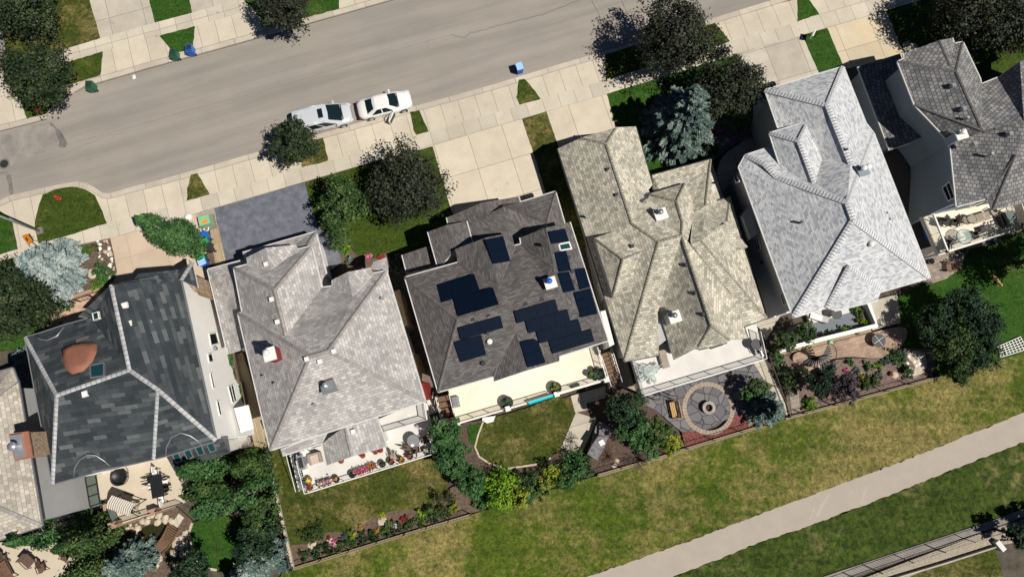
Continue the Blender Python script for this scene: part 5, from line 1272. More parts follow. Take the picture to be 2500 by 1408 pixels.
def car(name, label, px, heading, L, W, paint, st, cab, van=False, openp=False):
    c = P(px[0], px[1], -.12 + .75); o = thing(name, label, 'van' if van else 'car', (c.x, c.y, -.126), heading)
    m = MB(); secs = []
    for x, hw, zt, zl in st:   # station x, half width, top z, lower z
        hw *= W / 2; x *= L
        ring = [(hw * .90, zl), (hw * .99, zl + .22), (hw, zt * .62 + .12), (hw * .985, zt * .86), (hw * .90, zt * .98), (hw * .55, zt + .025), (0, zt + .04)]
        ring = [(x, a, z) for a, z in ring] + [(x, -a, z) for a, z in ring[-2::-1]]
        secs.append(ring)
    loft(m, secs); m.build('body', paint, o, world=False)
    # cabin: base ring and roof ring (front to back)
    fb, ft, rt, rb = [v * L for v in cab['x']]; zb, zt = cab['z']; wb, wt = cab['w'][0] * W / 2, cab['w'][1] * W / 2
    m = MB()
    def ring(x, w, z, cr): return [(x, -w, z), (x, w, z)]
    base = [(fb, -wb * .86, zb), (fb + .12, 0, zb), (fb, wb * .86, zb), (fb - .35, wb, zb), (rb + .3, wb, zb), (rb, wb * .84, zb), (rb - .06, 0, zb), (rb, -wb * .84, zb), (rb + .3, -wb, zb), (fb - .35, -wb, zb)]
    roof = [(ft, -wt * .86, zt - .05), (ft + .06, 0, zt - .02), (ft, wt * .86, zt - .05), (ft - .3, wt, zt - .05), (rt + .2, wt, zt - .06), (rt, wt * .86, zt - .08), (rt - .03, 0, zt - .05), (rt, -wt * .86, zt - .08), (rt + .2, -wt, zt - .06), (ft - .3, -wt, zt - .05)]
    N = 10; ins = [((ft + rt) / 2 + (p[0] - (ft + rt) / 2) * .72, p[1] * .72, zt + .02) for p in roof]
    m.add(base + roof + ins + [((ft + rt) / 2, 0, zt + .03)], [(i, (i + 1) % N, N + (i + 1) % N, N + i) for i in range(N)] + [(N + i, N + (i + 1) % N, 2 * N + (i + 1) % N, 2 * N + i) for i in range(N)] + [(2 * N + i, 2 * N + (i + 1) % N, 3 * N) for i in range(N)], smooth=False)
    m.build('cabin', paint, o, world=False)
    def pane(a, b, c_, d, nm, sh=.08, out=.016):
        pts = [Vector(v) for v in (a, b, c_, d)]; cc = sum(pts, Vector()) / 4; n = (pts[1] - pts[0]).cross(pts[3] - pts[0]).normalized()
        if n.dot(cc - Vector(((fb + rb) / 2, 0, .6))) < 0: n = -n
        q = [cc + (p - cc) * (1 - sh) + n * out for p in pts]
        MB().quad(*q).build(nm, M['glass'], o, world=False)
    def two(i, j, nm, sh=.06):
        k = MB(); pts = [Vector(v) for v in (base[i], base[i + 1], base[j], roof[j], roof[i + 1], roof[i])]
        cc = sum(pts, Vector()) / 6; n = Vector((1 if i == 0 else -1, 0, 1)).normalized()
        q = [cc + (p - cc) * (1 - sh) + n * .02 for p in pts]
        k.add(q, [(0, 1, 4, 5), (1, 2, 3, 4)], smooth=True).build(nm, M['glass'], o, world=False)
    two(0, 2, 'windshield'); two(5, 7, 'rear_window', .1)
    for s in (0, 1):
        A, B, A2, B2 = (base[3], base[4], roof[3], roof[4]) if s == 0 else (base[9], base[8], roof[9], roof[8])
        A, B, A2, B2 = map(Vector, (A, B, A2, B2)); nsd = 3 if van else 2
        for k in range(nsd):
            u0, u1 = k / nsd + .012, (k + 1) / nsd - .012
            pane(A.lerp(B, u0), A.lerp(B, u1), A2.lerp(B2, u1), A2.lerp(B2, u0), 'side_window', .1)
    if van or cab.get('sunroof'):
        x0 = cab['sun'] * L; MB().box((x0, 0, zt + .015), (.42, .82, .03)).build('sunroof', M['glass'], o, world=False)
        for s in (-1, 1): MB().tube([(ft - .25, s * wt * .9, zt + .03), (rt + .15, s * wt * .9, zt + .02)], .022, 6).build('roof_rail', M['galv'], o, world=False)
    xf = st[-2][0] * L
    MB().box((xf + .03, 0, st[-2][2] - .3), (.14, W * .42, .14)).build('grille', M['dark'], o, world=False)
    MB().bar((fb + .1, -W * .36, cab['z'][0] + .035), (fb + .1, W * .36, cab['z'][0] + .035), .07, .02).build('wiper_cowl', M['dark'], o, world=False)
    for s in (-1, 1):
        MB().bar((fb + .02, s * W * .405, st[6][2] + .008), (xf - .2, s * W * .33, st[-3][2] + .01), .012, .012).build('bonnet_seam', M['dark'], o, world=False)
        for xx in (fb - .5, (fb + rb) / 2 - .08): MB().bar((xx, s * (W / 2 + .003), .35), (xx, s * (W / 2 - .015), zb - .05), .012, .012).build('door_seam', M['dark'], o, world=False)
        MB().bar(((fb + rb) / 2 + .1, s * (W / 2 + .02), zb - .16), ((fb + rb) / 2 + .3, s * (W / 2 + .02), zb - .16), .035).build('door_handle', M['galv'], o, world=False)
    R = .33
    for x in (.315, -.30):
        for s in (-1, 1):
            w = thing_sub('wheel', o, (x * L, s * (W / 2 - .1), R))
            k = MB(); k.tube([(0, -.11, 0), (0, .11, 0)], R, 20); k.build('tyre', M['tyre'], w, world=False)
            k = MB(); k.tube([(0, -.118, 0), (0, .118, 0)], R * .62, 14); k.build('rim', M['galv'], w, world=False)
    for s in (-1, 1):
        MB().box((fb - .45, s * (wb + .10), zb + .02), (.16, .24, .15), 0, .8).build('mirror', paint, o, world=False)
        xs = st[-2][0] * L
        MB().box((xs - .05, s * W * .34, st[-2][2] - .16), (.38, .34, .12), -s * .5, .85).build('headlight', M['lamp'], o, world=False)
        xs = st[1][0] * L
        MB().box((xs + .02, s * W * .36, st[1][2] - .22), (.2, .28, .16), s * .3, .9).build('tail_light', M['tail'], o, world=False)
    if openp:
        d = MB(); hx, hy = fb - .42, -W / 2 + .02; a = math.radians(-52)
        ex, ey = hx - math.cos(a) * 1.05, hy + math.sin(a) * 1.05
        d.bar((hx, hy, .55), (ex, ey, .55), .1, .62); dd = d.build('open_door', paint, o, world=False)
        k = MB(); k.bar((hx, hy, .93), ((hx * .35 + ex * .65), (hy * .35 + ey * .65), 1.3), .05); k.bar(((hx * .35 + ex * .65), (hy * .35 + ey * .65), 1.3), (ex, ey, .9), .05)
        k.build('window_frame', paint, dd, world=False)
        MB().bar((hx * .93 + ex * .07, hy * .93 + ey * .07, .55), (hx * .06 + ex * .94, hy * .06 + ey * .94, .55), .16, .48).build('door_card', M['dark'], dd, world=False)
    return o

def thing_sub(name, parent, loc):
    me = bpy.data.meshes.new(name); o = bpy.data.objects.new(name, me); C.objects.link(o); o.parent = parent; o.location = loc
    bm = bmesh.new(); bmesh.ops.create_uvsphere(bm, u_segments=8, v_segments=5, radius=.06); bm.to_mesh(me); bm.free(); me.materials.append(M['dark'])
    return o

STS = [(-.5, .62, .70, .42), (-.475, .82, .84, .30), (-.40, .95, .93, .24), (-.25, 1, .95, .22), (0, 1, .94, .22), (.18, 1, .92, .22), (.30, .97, .86, .22), (.40, .90, .79, .24), (.465, .76, .70, .28), (.5, .55, .58, .36)]
sed = car('parked_car', 'white sedan with its kerbside front door hanging open', (938, 254), R_(14.5), 4.7, 1.84, car_paint('white_car_paint', (.80, .79, .76), .3), STS,
    {'x': (.235, .085, -.19, -.345), 'z': (.90, 1.42), 'w': (.93, .70)}, openp=True)
STV = [(-.5, .78, .95, .40), (-.485, .90, 1.02, .30), (-.42, .97, 1.05, .24), (-.2, 1, 1.06, .22), (.05, 1, 1.06, .22), (.22, 1, 1.03, .22), (.33, .97, .97, .22), (.43, .90, .88, .25), (.48, .76, .78, .30), (.5, .6, .66, .38)]
car('parked_minivan', 'silver minivan with a dark sunroof, half under the round boulevard tree', (786, 289), R_(14), 5.1, 1.98, car_paint('silver_car_paint', (.60, .62, .65), .3, .1), STV,
    {'x': (.335, .12, -.44, -.48), 'z': (1.02, 1.70), 'w': (.97, .86), 'sun': .02}, van=True)

# ------------------------------------------------------------------ street furniture
def bin_(px, mat, label, rz, lid=None, openl=False, z=None):
    g = G(*px); o = thing('wheeled_bin', label, 'bin', g if z is None else Vector((g.x, g.y, z)), rz, 'wheeled bins')
    m = MB(); m.box((0, 0, .06), (.46, .50, .92), 0, 1.22); m.build('bin_body', M[mat], o, world=False)
    lm = M[lid or mat]; m = MB()
    if openl:
        m.bar((-.30, .36, .95), (-.30, .42, .35), .03); m.box((0, .40, .25), (.58, .05, .75)); m.box((0, 0, .982), (.50, .52, .01))
        m.build('lid', lm, o, world=False); MB().box((0, 0, .992), (.46, .48, .006)).build('opening', M['dark'], o, world=False)
    else:
        m.box((0, .0, .985), (.60, .66, .05), 0, .93); m.box((0, .30, 1.03), (.5, .06, .04)); m.build('lid', lm, o, world=False)
    MB().bar((-.26, .37, .93), (.26, .37, .93), .035).build('handle', M[mat], o, world=False)
    for s in (-1, 1):
        k = MB(); k.tube([(s * .27, .24, .11), (s * .33, .24, .11)], .11, 12); k.build('wheel', M['tyre'], o, world=False)
kz = -.126
bin_((433, 139), 'greenbin', 'dark green wheeled bin on the far kerb beside the blue one', SA + 2.9, openl=True, z=kz)
bin_((471, 128), 'bluebin', 'bright blue wheeled bin on the far kerb', SA + 2.9, openl=True, z=kz)
bin_((230, 216), 'greenbin', 'dark green wheeled bin alone on the road by the far kerb', SA + 2.9, openl=True, z=kz)
bin_((1268, 174), 'bluebin', 'blue wheeled bin with pale blue lid standing alone on the near kerb', SA, 'ltblue', z=kz)
bin_((509, 581), 'bluebin', 'blue wheeled bin by the driveway, topmost of its row', SA - 1.4)
bin_((511, 594), 'greenbin', 'green wheeled bin directly below the blue one by the driveway', SA - 1.4, 'greenlid')
bin_((518, 610), 'dark', 'black wheeled bin by the timber walk', SA - 1.4)
bin_((502, 632), 'greenbin', 'green wheeled bin with round mark nearest the house', SA - 1.4, 'greenlid')
bin_((505, 645), 'bluebin', 'blue wheeled bin with a pale lid touching the roof corner', SA - 1.4, 'ltblue')
# street lamp
g = G(100, 565); tp = P(16, 524, 7.2); o = thing('street_lamp', 'tall grey street lamp leaning over the picture at the left edge', 'street lamp', g)
tp = Vector((g.x, g.y, 7.2))
MB().box(g + Vector((0, 0, -.1)), (.55, .55, .35), SA).build('footing', M['kerb'], o)
MB().tube([g + Vector((0, 0, .2)), g + Vector((0, 0, 3.5)), tp], [.11, .09, .06], 10).build('pole', M['galv'], o)
am = MB(); n_ = SV; am.tube([tp - Vector((0, 0, .6)), tp + n_ * .6 + Vector((0, 0, .05)), tp + n_ * 1.9 + Vector((0, 0, .25))], [.05, .045, .035], 8); a_ = am.build('arm', M['galv'], o)
MB().bar(tp + n_ * 1.8 + Vector((0, 0, .22)), tp + n_ * 2.5 + Vector((0, 0, .26)), .3, .14).build('lamp_head', M['grey'], a_)
MB().tube([tp + n_ * .3 - Vector((0, 0, .55)), tp + n_ * .62 - Vector((0, 0, .55))], .14, 10).build('camera_dome', M['white'], o)
def hydrant(px, label):
    g = G(*px); o = thing('fire_hydrant', label, 'hydrant', g, SA)
    MB().lathe((0, 0, 0), [(.16, 0), (.16, .06), (.11, .08), (.11, .5), (.15, .52), (.15, .57), (.1, .68), (.04, .75), (0, .78)], 14).build('barrel', M['red'], o, world=False)
    m = MB(); m.tube([(-.22, 0, .4), (.22, 0, .4)], .055, 10); m.tube([(0, 0, .36), (0, -.24, .36)], .075, 10); m.build('nozzle', M['red'], o, world=False)
hydrant((146, 485), 'red fire hydrant on the rounded boulevard lawn near the lower kerb'); hydrant((96, 272), 'red fire hydrant under the round dark tree at the left')
# orange road-work sign on a stand
sg = G(80, 592); o = thing('roadwork_sign', 'orange diamond road-work sign on a stand beside the lamp post', 'sign', sg)
q = [P(x, y, z) for x, y, z in ((53, 576, .9), (66, 571, 1.5), (79, 588, .95), (68, 598, .35))]; nn = (q[1] - q[0]).cross(q[3] - q[0]).normalized()
if nn.z < 0: nn = -nn
f = MB().add([v - nn * .03 for v in q] + q, [(3, 2, 1, 0), (4, 5, 6, 7), (0, 1, 5, 4), (1, 2, 6, 5), (2, 3, 7, 6), (3, 0, 4, 7)]).build('sign_face', M['orange'], o)
k = MB()
for u0, v0, L_1 in ((.34, .30, .36), (.36, .43, .30), (.34, .56, .38)):
    a = q[0].lerp(q[1], v0).lerp(q[3].lerp(q[2], v0), u0 - .04) + nn * .012; b = q[0].lerp(q[1], v0).lerp(q[3].lerp(q[2], v0), u0 + L_1) + nn * .012
    k.bar(a, b, .045, .01)
k.build('marking', M['dark'], f)
k = MB(); cc = sum(q, Vector()) / 4
for dx, dy in ((.45, .1), (.1, .5), (-.2, -.4), (.5, -.35)): k.bar(cc, Vector((sg.x + dx, sg.y + dy, .04)), .035)
k.build('stand', M['black'], o)
# transformer box
g = G(509, 545); o = thing('utility_box', 'mint green steel utility box with orange decal on gravel by the driveway', 'utility box', g, SA)
MB().box((0, 0, 0), (1.25, 1.25, .12)).build('pad', M['kerb'], o, world=False)
b_ = MB().box((0, .05, .12), (.95, .85, .72), 0, .97).build('cabinet', M['mint'], o, world=False)
MB().box((.03, -.1, .8405), (.55, .28, .006)).build('decal', M['orange'], b_, world=False)
m = MB(); m.tube([(.2 * math.cos(a), .2 * math.sin(a), .1) for a in [i * math.pi / 8 for i in range(17)]], .05, 6)
tag(m.build('planter_ring', M['white'], None), 'small white ring below the mint green utility box', 'ornament').location = G(505, 559)
o = tag(MB().lathe((0, 0, 0), [(.3, 0), (.34, .12), (.22, .3), (0, .34)], 12).build('pale_boulder', M['white']), 'pale rounded boulder on the gravel beside the columnar tree', 'boulder'); o.location = G(461, 530)
# yard sign, litter, drain
g = G(1988, 92); o = thing('yard_sign', 'white board yard sign standing on the lawn strip between two driveways', 'sign', g)
MB().bar(g + Vector((0, 0, .1)), g + Vector((0, 0, 1.0)), .06).build('post', M['dark'], o)
MB().bar(P(1981, 92, .8), P(1988, 77, .9), .10, .7).build('board', M['white'], o)
tag(MB().box((0, 0, 0), (.28, .4, .04), .3, .6).build('litter', M['white']), 'white scrap of litter lying on the road', 'litter').location = P(327, 188, -.12)
tag(MB().lathe((0, 0, 0), [(.16, -.05), (.16, .03), (0, .03)], 14).build('valve_cover', M['wood']), 'small round valve cover in the dry lawn strip between driveways', 'cover').location = G(1305, 352, .04)

# ------------------------------------------------------------------ fences and garden walls
def fence(px, label, h=1.25, mat='black', name='metal_fence', zoff=0.0, cat='fence', sp=2.2):
    pts = [G(*p) for p in px]; o = thing(name, label, cat, pts[0]); po, ra, pk = MB(), MB(), MB()
    for a, b in zip(pts, pts[1:]):
        L = (b - a).length; n = max(1, round(L / sp))
        for k in range(n + 1):
            p = a.lerp(b, k / n); MB().box(p + Vector((0, 0, zoff - .1)), (.06, .06, h + .15)).build('post', M[mat], o)
        for z in (.15, h - .05): ra.bar(a + Vector((0, 0, z + zoff)), b + Vector((0, 0, z + zoff)), .035)
        n = int(L / .25)
        for k in range(n):
            p = a.lerp(b, (k + .5) / n); pk.bar(p + Vector((0, 0, .15 + zoff)), p + Vector((0, 0, h - .06 + zoff)), .016)
    r = ra.build('rails', M[mat], o); pk.build('pickets', M[mat], r)
    return o
def gwall(px, w, h, mat, label, name='garden_wall', z0=-.2):
    o = strip(px, w, z0, h, name, M[mat]); return tag(o, label, 'wall')
def F_(a, b, dy=-3): return [(x, y + dy) for x, y in FL[a:b]]
fence(F_(0, 3), 'black metal fence behind the flower bed of the dry lawn')
fence(F_(3, 7), 'black metal fence behind the red mulch and fire pit circle')
fence(F_(7, 11), 'black metal fence behind the pink paver garden')
fence([(652, 1104), (718, 1383)], 'black metal fence along the left side of the dry lawn')
fence([(1866, 872), (1918, 1016)], 'black metal fence beside the narrow side path')
gwall(FL[0:3], .22, .28, 'timber', 'low timber edging under the fence of the flower bed')
gwall(FL[3:7], .24, .28, 'timber', 'low timber edging under the fence by the red mulch')
gwall(FL[7:11], .22, .28, 'timber', 'low timber edging under the fence of the paver garden')
gwall([(652, 1100), (706, 1335), (718, 1386)], .2, .3, 'rock', 'pale edging strip down the left side of the dry lawn')
gwall([(2010, 1415), (2280, 1325), (2425, 1277), (2640, 1200)], .55, .12, 'patch', 'wide concrete strip running below the tall grass verge')
fence([(2030, 1425), (2130, 1388), (2280, 1338), (2425, 1290), (2640, 1212)], 'dark chain fence along the wide concrete strip at the lower right', 1.5)
gwall([(2170, 1412), (2300, 1373), (2425, 1333)], .12, .35, 'kerb', 'thin pale wall beside the gravel strip at the lower right')
gwall([(2425, 1318), (2443, 1340)], .4, .5, 'deckw', 'short white wall end at the right of the gravel strip')
gwall([(1893, 858), (1995, 830), (2127, 797), (2107, 742)], .34, .95, 'white', 'white painted wall around the courtyard of the white roofed house')
gwall([(1893, 866), (2125, 806)], .3, .12, 'timber', 'pale step in front of the white courtyard wall')
sheet('courtyard', [(1925, 800), (2100, 745), (2115, 795), (1900, 852)], plain('courtyard_shade_grey', (0.16, 0.18, 0.20), 0.8, 0, .1), 0.12)  # courtyard shade put into the floor as an even dark grey
sheet('planting_bed', [(2082, 760), (2100, 754), (2118, 792), (2100, 797)], M['mulch'], 0.3)
for i, (x, y, k) in enumerate([(2092, 757, 'lime'), (2099, 766, 'green'), (2103, 781, 'yellow'), (2112, 786, 'lime')]):
    shrub((x, y), .38, k, ['bright plant at the top of the narrow courtyard bed', 'green plant in the middle of the narrow courtyard bed', 'yellow-green plant in the lower courtyard bed', 'lime plant in the corner of the courtyard wall'][i], 'bedding_plant', 'plant', seed=300 + i, size=.1, z=.3)
for i, (x, y, k) in enumerate([(2012, 818, 'olive'), (2030, 812, 'juniper'), (2060, 803, 'lime'), (2076, 799, 'green'), (1990, 826, 'mid')]):
    shrub((x, y), .34, k, ['olive ball plant behind the white wall', 'round juniper behind the white wall', 'lime plant behind the white wall', 'green plant next to the lime one behind the white wall', 'leafy plant behind the white wall by the evergreen shrub'][i], 'bedding_plant', 'plant', seed=310 + i, size=.1, z=.3)

# ------------------------------------------------------------------ decks
def rail(o, px, z, h=1.05, mat='black', glass=True, sp=1.5):
    pts = [P(x, y, z) for x, y in px]; m, gl = MB(), MB()
    for a, b in zip(pts, pts[1:]):
        L = (b - a).length; n = max(1, round(L / sp)); up = Vector((0, 0, h))
        m.bar(a + up, b + up, .055, .05); m.bar(a + Vector((0, 0, .08)), b + Vector((0, 0, .08)), .035)
        for k in range(n + 1): p = a.lerp(b, k / n); m.bar(p, p + up, .05)
        for k in range(n):
            p, q = a.lerp(b, (k + .04) / n), a.lerp(b, (k + .96) / n)
            if glass: gl.quad(p + Vector((0, 0, .12)), q + Vector((0, 0, .12)), q + Vector((0, 0, h - .04)), p + Vector((0, 0, h - .04)))
            else: 
                for j in range(1, 7): r_ = a.lerp(b, (k + j / 7) / n); m.bar(r_, r_ + up, .018)
    r = m.build('railing', M[mat], o)
    if glass: gl.build('glass_panel', M['railglass'], r)
def deck(px, z, label, mat='deck', fm='white', posts=True):
    pts = [P(x, y, z) for x, y in px]; c = sum(pts, Vector()) / len(pts)
    o = thing('deck', label, 'deck', (c.x, c.y, ZB)); MB().prism(pts, z - .12, z).build('deck_floor', M[mat], o)
    big = [c + (p - c) * 1.012 for p in pts]; MB().prism(big, z - .42, z - .121).build('fascia_board', M[fm], o)
    if posts:
        for p in pts: q = c + (p - c) * .93; MB().bar(Vector((q.x, q.y, ZB - .2)), Vector((q.x, q.y, z - .42)), .2).build('support_post', M[fm], o)
    return o
ZD = .4
d2 = deck([(690, 1095), (731, 1115), (752, 1203), (1064, 1106), (1040, 985), (900, 1000)], ZD, 'long pale grey deck lined with flower boxes behind the pale grey roofed house', 'deckw')
rail(d2, [(733, 1122), (753, 1201), (1062, 1105), (1036, 1000)], ZD, mat='white', glass=False)
b2 = deck([(918, 1025), (938, 1054), (1042, 1024), (1034, 975)], 3.0, 'small upper balcony with dark railing above the flower-lined deck', 'deckw', 'white', False)
rail(b2, [(922, 1022), (939, 1052), (1040, 1023), (1034, 986)], 3.0, mat='grey')
d3 = deck([(1085, 930), (1095, 953), (1116, 1035), (1481, 928), (1458, 842), (1300, 860)], ZD, 'long cream deck behind the solar panel house')
rail(d3, [(1118, 1030), (1235, 996)], ZD, mat='grey'); rail(d3, [(1248, 992), (1350, 962)], ZD, mat='grey'); rail(d3, [(1362, 958), (1478, 925)], ZD, mat='white'); rail(d3, [(1476, 924), (1455, 850)], ZD, mat='white')
for x, y in ((1240, 997), (1358, 962), (1117, 1034), (1478, 927)): MB().box(P(x, y, ZD), (.42, .42, .75), SA, .95).build('rail_pier', M['white'], d3)
MB().prism([P(x, y, ZB + .5) for x, y in ((1178, 1024), (1190, 1032), (1205, 1028), (1210, 1014), (1180, 1018))], ZB, ZB + 1.6).build('bow_front', M['white'], d3)
d4 = deck([(1540, 868), (1567, 968), (1864, 879), (1846, 790), (1640, 830)], ZD, 'wide white deck with glass railing behind the shake roofed house', 'deckw')
rail(d4, [(1545, 884), (1568, 964), (1861, 877), (1846, 812)], ZD, mat='grey')
d7 = deck([(2252, 528), (2293, 622), (2492, 560), (2470, 495), (2350, 500)], .6, 'cream furnished deck with white railing behind the blue walled house', 'deck')
rail(d7, [(2256, 530), (2294, 619), (2490, 559), (2472, 505)], .6, mat='white')
MB().bar(P(2279, 522, 1.7), P(2313, 610, 1.7), .12).build('wind_screen', M['white'], d7)
d1 = deck([(232, 1148), (406, 1108), (430, 1150), (456, 1160), (450, 1226), (296, 1278), (277, 1236), (238, 1212)], 0.0, 'tan patio deck with brick piers behind the slate roofed house', 'decktan', 'brick')
rail(d1, [(298, 1273), (382, 1247)], 0, mat='black'); rail(d1, [(394, 1243), (446, 1227)], 0, mat='black'); rail(d1, [(279, 1236), (292, 1270)], 0, mat='black')
for x, y in ((278, 1232), (384, 1246), (290, 1277)): MB().box(P(x, y, 0) - Vector((0, 0, 2.3)), (.62, .5, 3.25), SA).build('brick_pier', M['brick'], d1, boxuv=True)
# glazed canopy left of the tan deck
cp = thing('glass_canopy', 'row of three dark glass roof panes beside the tan patio deck', 'canopy', G(225, 1200)); k = MB(); gq = [P(208, 1165, 0.2), P(233, 1156, 0.2), P(244, 1228, 0.2), P(220, 1236, 0.2)]
for i in range(4): a, b = gq[0].lerp(gq[3], i / 3), gq[1].lerp(gq[2], i / 3); k.bar(a, b, .08)
k.bar(gq[0], gq[3], .08); k.bar(gq[1], gq[2], .08); k.build('frame', M['black'], cp)
for i in range(3): MB().quad(*[v - Vector((0, 0, .01)) for v in (gq[0].lerp(gq[3], i / 3), gq[1].lerp(gq[2], i / 3), gq[1].lerp(gq[2], (i + 1) / 3), gq[0].lerp(gq[3], (i + 1) / 3))]).build('pane', plain('tinted_pane', (.10, .13, .10), .15, 0, .1), cp)
for x, y in ((212, 1170), (240, 1228)): p = P(x, y, 0.1); MB().bar(Vector((p.x, p.y, ZB)), p, .1).build('post', M['black'], cp)
sheet('patio', [(100, 1160), (135, 1172), (235, 1150), (245, 1240), (120, 1275), (105, 1270)], M['deckw'], 0.06)
gwall([(146, 1172), (152, 1212)], .2, 1.4, 'cream', 'short cream wall beside the glass canopy'); gwall([(106, 1272), (185, 1250)], .2, .9, 'cream', 'cream wall at the foot of the shaded pale patio')
gwall([(88, 1112), (104, 1240)], .25, 1.6, 'cream', 'long pale wall in the gap between cream and slate roofs')
# stairs beside decks
def stairs(px0, px1, w, z0, z1, n, label, mat, name='stairs', rails_=True):
    a, b = P(*px0, z0), P(*px1, z1); o = thing(name, label, 'stairs', (b.x, b.y, ZB)); d = (b - a); d.z = 0; dn = d.normalized(); r = Vector((-dn.y, dn.x, 0)); m = MB()
    for i in range(n):
        p = a.lerp(b, (i + .5) / n); m.bar(p - r * w / 2, p + r * w / 2, d.length / n * .86, .06)
    m.build('treads', M[mat], o); k = MB()
    for s in (-1, 1): k.bar(a + r * s * w / 2 - Vector((0, 0, .15)), b + r * s * w / 2 - Vector((0, 0, .15)), .07, .25)
    k.build('stringers', M['white'], o)
    if rails_:
        k = MB()
        for s in (-1, 1): k.bar(a + r * s * w / 2 + Vector((0, 0, .9)), b + r * s * w / 2 + Vector((0, 0, .9)), .05)
        k.build('handrails', M['white'], o)
stairs((1474, 850), (1502, 938), 1.0, ZD, ZB + .2, 9, 'brown wooden stairs going down at the right end of the cream deck', 'wood')
stairs((1082, 965), (1100, 1036), 1.1, ZD, ZB + 1.2, 5, 'open dark stairs with pale bars at the left end of the cream deck', 'wood')
stairs((720, 1108), (742, 1196), .8, ZD, ZB + .2, 7, 'narrow stairs at the left end of the flower-lined deck', 'grey')
# spiral stair
g = G(1985, 872); o = thing('spiral_stair', 'black fan-shaped spiral stair beside the pink pavers', 'stairs', g); m = MB()
for i in range(15):
    a = R_(-150 + i * 15); z = .25 + i * .12; q = g + Vector((math.cos(a) * .95, math.sin(a) * .95, z)); m.bar(g + Vector((0, 0, z)), q, .12, .035)
m.build('treads', M['black'], o); k = MB(); k.tube([g, g + Vector((0, 0, 2.6))], .06, 8); k.build('post', M['black'], o); k = MB()
for z in (.9,): k.tube([g + Vector((math.cos(R_(-155 + i * 12)) * .98, math.sin(R_(-155 + i * 12)) * .98, z + .1 * i)) for i in range(20)], .025, 6)
for i in range(24): a = R_(-155 + i * 9.5); q = g + Vector((math.cos(a) * .98, math.sin(a) * .98, .2 + i * .078)); k.bar(q, q + Vector((0, 0, .8)), .018)
k.build('railing', M['black'], o)

# ------------------------------------------------------------------ outdoor furniture
def FP(px, z): return P(px[0], px[1], z)
def chair(px, z, rz, mat, label, seat=None, name='patio_chair', w=.56, group=None):
    o = thing(name, label, 'chair', FP(px, z), rz, group); sm = M[seat or mat]; f = MB()
    for sx in (-1, 1):
        for sy in (-1, 1): f.bar((sx * w * .46, sy * w * .44, 0), (sx * w * .42, sy * w * .42, .42), .04)
        f.bar((sx * w * .46, -w * .4, .62), (sx * w * .46, w * .44, .62), .05)
        f.bar((sx * w * .46, -w * .4, .42), (sx * w * .46, -w * .4, .62), .04)
    f.build('frame', M[mat], o, world=False); MB().box((0, 0, .40), (w * .86, w * .86, .07)).build('seat', sm, o, world=False)
    k = MB(); k.bar((0, w * .42, .45), (0, w * .60, .92), w * .86, .06); k.v = [(v[0], v[1], v[2]) for v in k.v]; k.build('backrest', sm, o, world=False)
def rtable(px, z, r, mat, label, top=None, h=.72, name='round_table'):
    o = thing(name, label, 'table', FP(px, z)); MB().lathe((0, 0, 0), [(r, h), (r, h + .04), (0, h + .04)], 24).build('table_top', M[top or mat], o, world=False)
    f = MB(); f.tube([(0, 0, 0), (0, 0, h)], .05, 8)
    for i in range(4): a = i * math.pi / 2 + .4; f.bar((0, 0, .05), (r * .6 * math.cos(a), r * .6 * math.sin(a), .03), .05)
    f.build('base', M[mat], o, world=False)
    k = MB(); k.tube([(r * math.cos(t / 12 * math.pi), r * math.sin(t / 12 * math.pi), h + .03) for t in range(25)], .022, 5); k.build('rim', M[mat], o, world=False)
def table(px, z, rz, L, W, mat, label, h=.72, name='patio_table'):
    o = thing(name, label, 'table', FP(px, z), rz); k = MB(); n = 9
    for i in range(n): k.box((-W / 2 + W * (i + .5) / n, 0, h), (W / n * .86, L, .035))
    k.build('table_top', M[mat], o, world=False); f = MB()
    for sx in (-1, 1):
        for sy in (-1, 1): f.bar((sx * W * .44, sy * L * .45, 0), (sx * W * .44, sy * L * .45, h), .06)
        f.bar((sx * W * .47, -L / 2, h - .03), (sx * W * .47, L / 2, h - .03), .05)
    f.build('legs', M[mat], o, world=False)
def lounger(px, z, rz, mat, label, seat, L=1.8, W=.66):
    o = thing('sun_lounger', label, 'lounger', FP(px, z), rz); f = MB()
    f.bar((-W / 2, .4 * L, .3), (W / 2, .4 * L, .3), .05); f.bar((-W / 2, -.4 * L, .3), (W / 2, -.4 * L, .3), .05)
    for s in (-1, 1):
        f.bar((s * W / 2, -L / 2, .32), (s * W / 2, L / 2, .32), .05)
        for y in (-.4, .4): f.bar((s * W / 2, y * L, 0), (s * W / 2, y * L, .32), .05)
    f.build('frame', M[mat], o, world=False); MB().box((0, -L * .14, .33), (W * .9, L * .68, .08)).build('seat', M[seat], o, world=False)
    MB().bar((0, L * .2, .36), (0, L * .5, .62), W * .9, .08).build('backrest', M[seat], o, world=False)
def planter(px, z, r, label, kind='mid', mat='dark', flower=None, seed=1, h=.4):
    p = FP(px, z); o = thing('planter', label, 'planter', p); MB().lathe((0, 0, 0), [(r * .65, 0), (r, h), (r * 1.06, h), (r * 1.06, h + .04), (r * .85, h + .04), (r * .8, h - .05), (0, h - .05)], 18).build('pot', M[mat], o, world=False)
    rs = np.random.RandomState(seed); pp, n, kk = crown(rs, 0, 0, h + r * .45, r * .85, r * .55, 14, 22, .1, .1); a, b, ln, wd = leaves(rs, pp, n, .11)
    quads('foliage', pp, a, b, ln, wd, L_[kind], o, (0, 0, 0))
    if flower:
        i = rs.choice(len(pp), len(pp) // 2, False); q = pp[i] + np.array([0, 0, .06]); a, b, ln, wd = leaves(rs, q, n[i] * 2, .13); quads('flowers', q, a, b, ln, wd, L_[flower], o, (0, 0, 0))
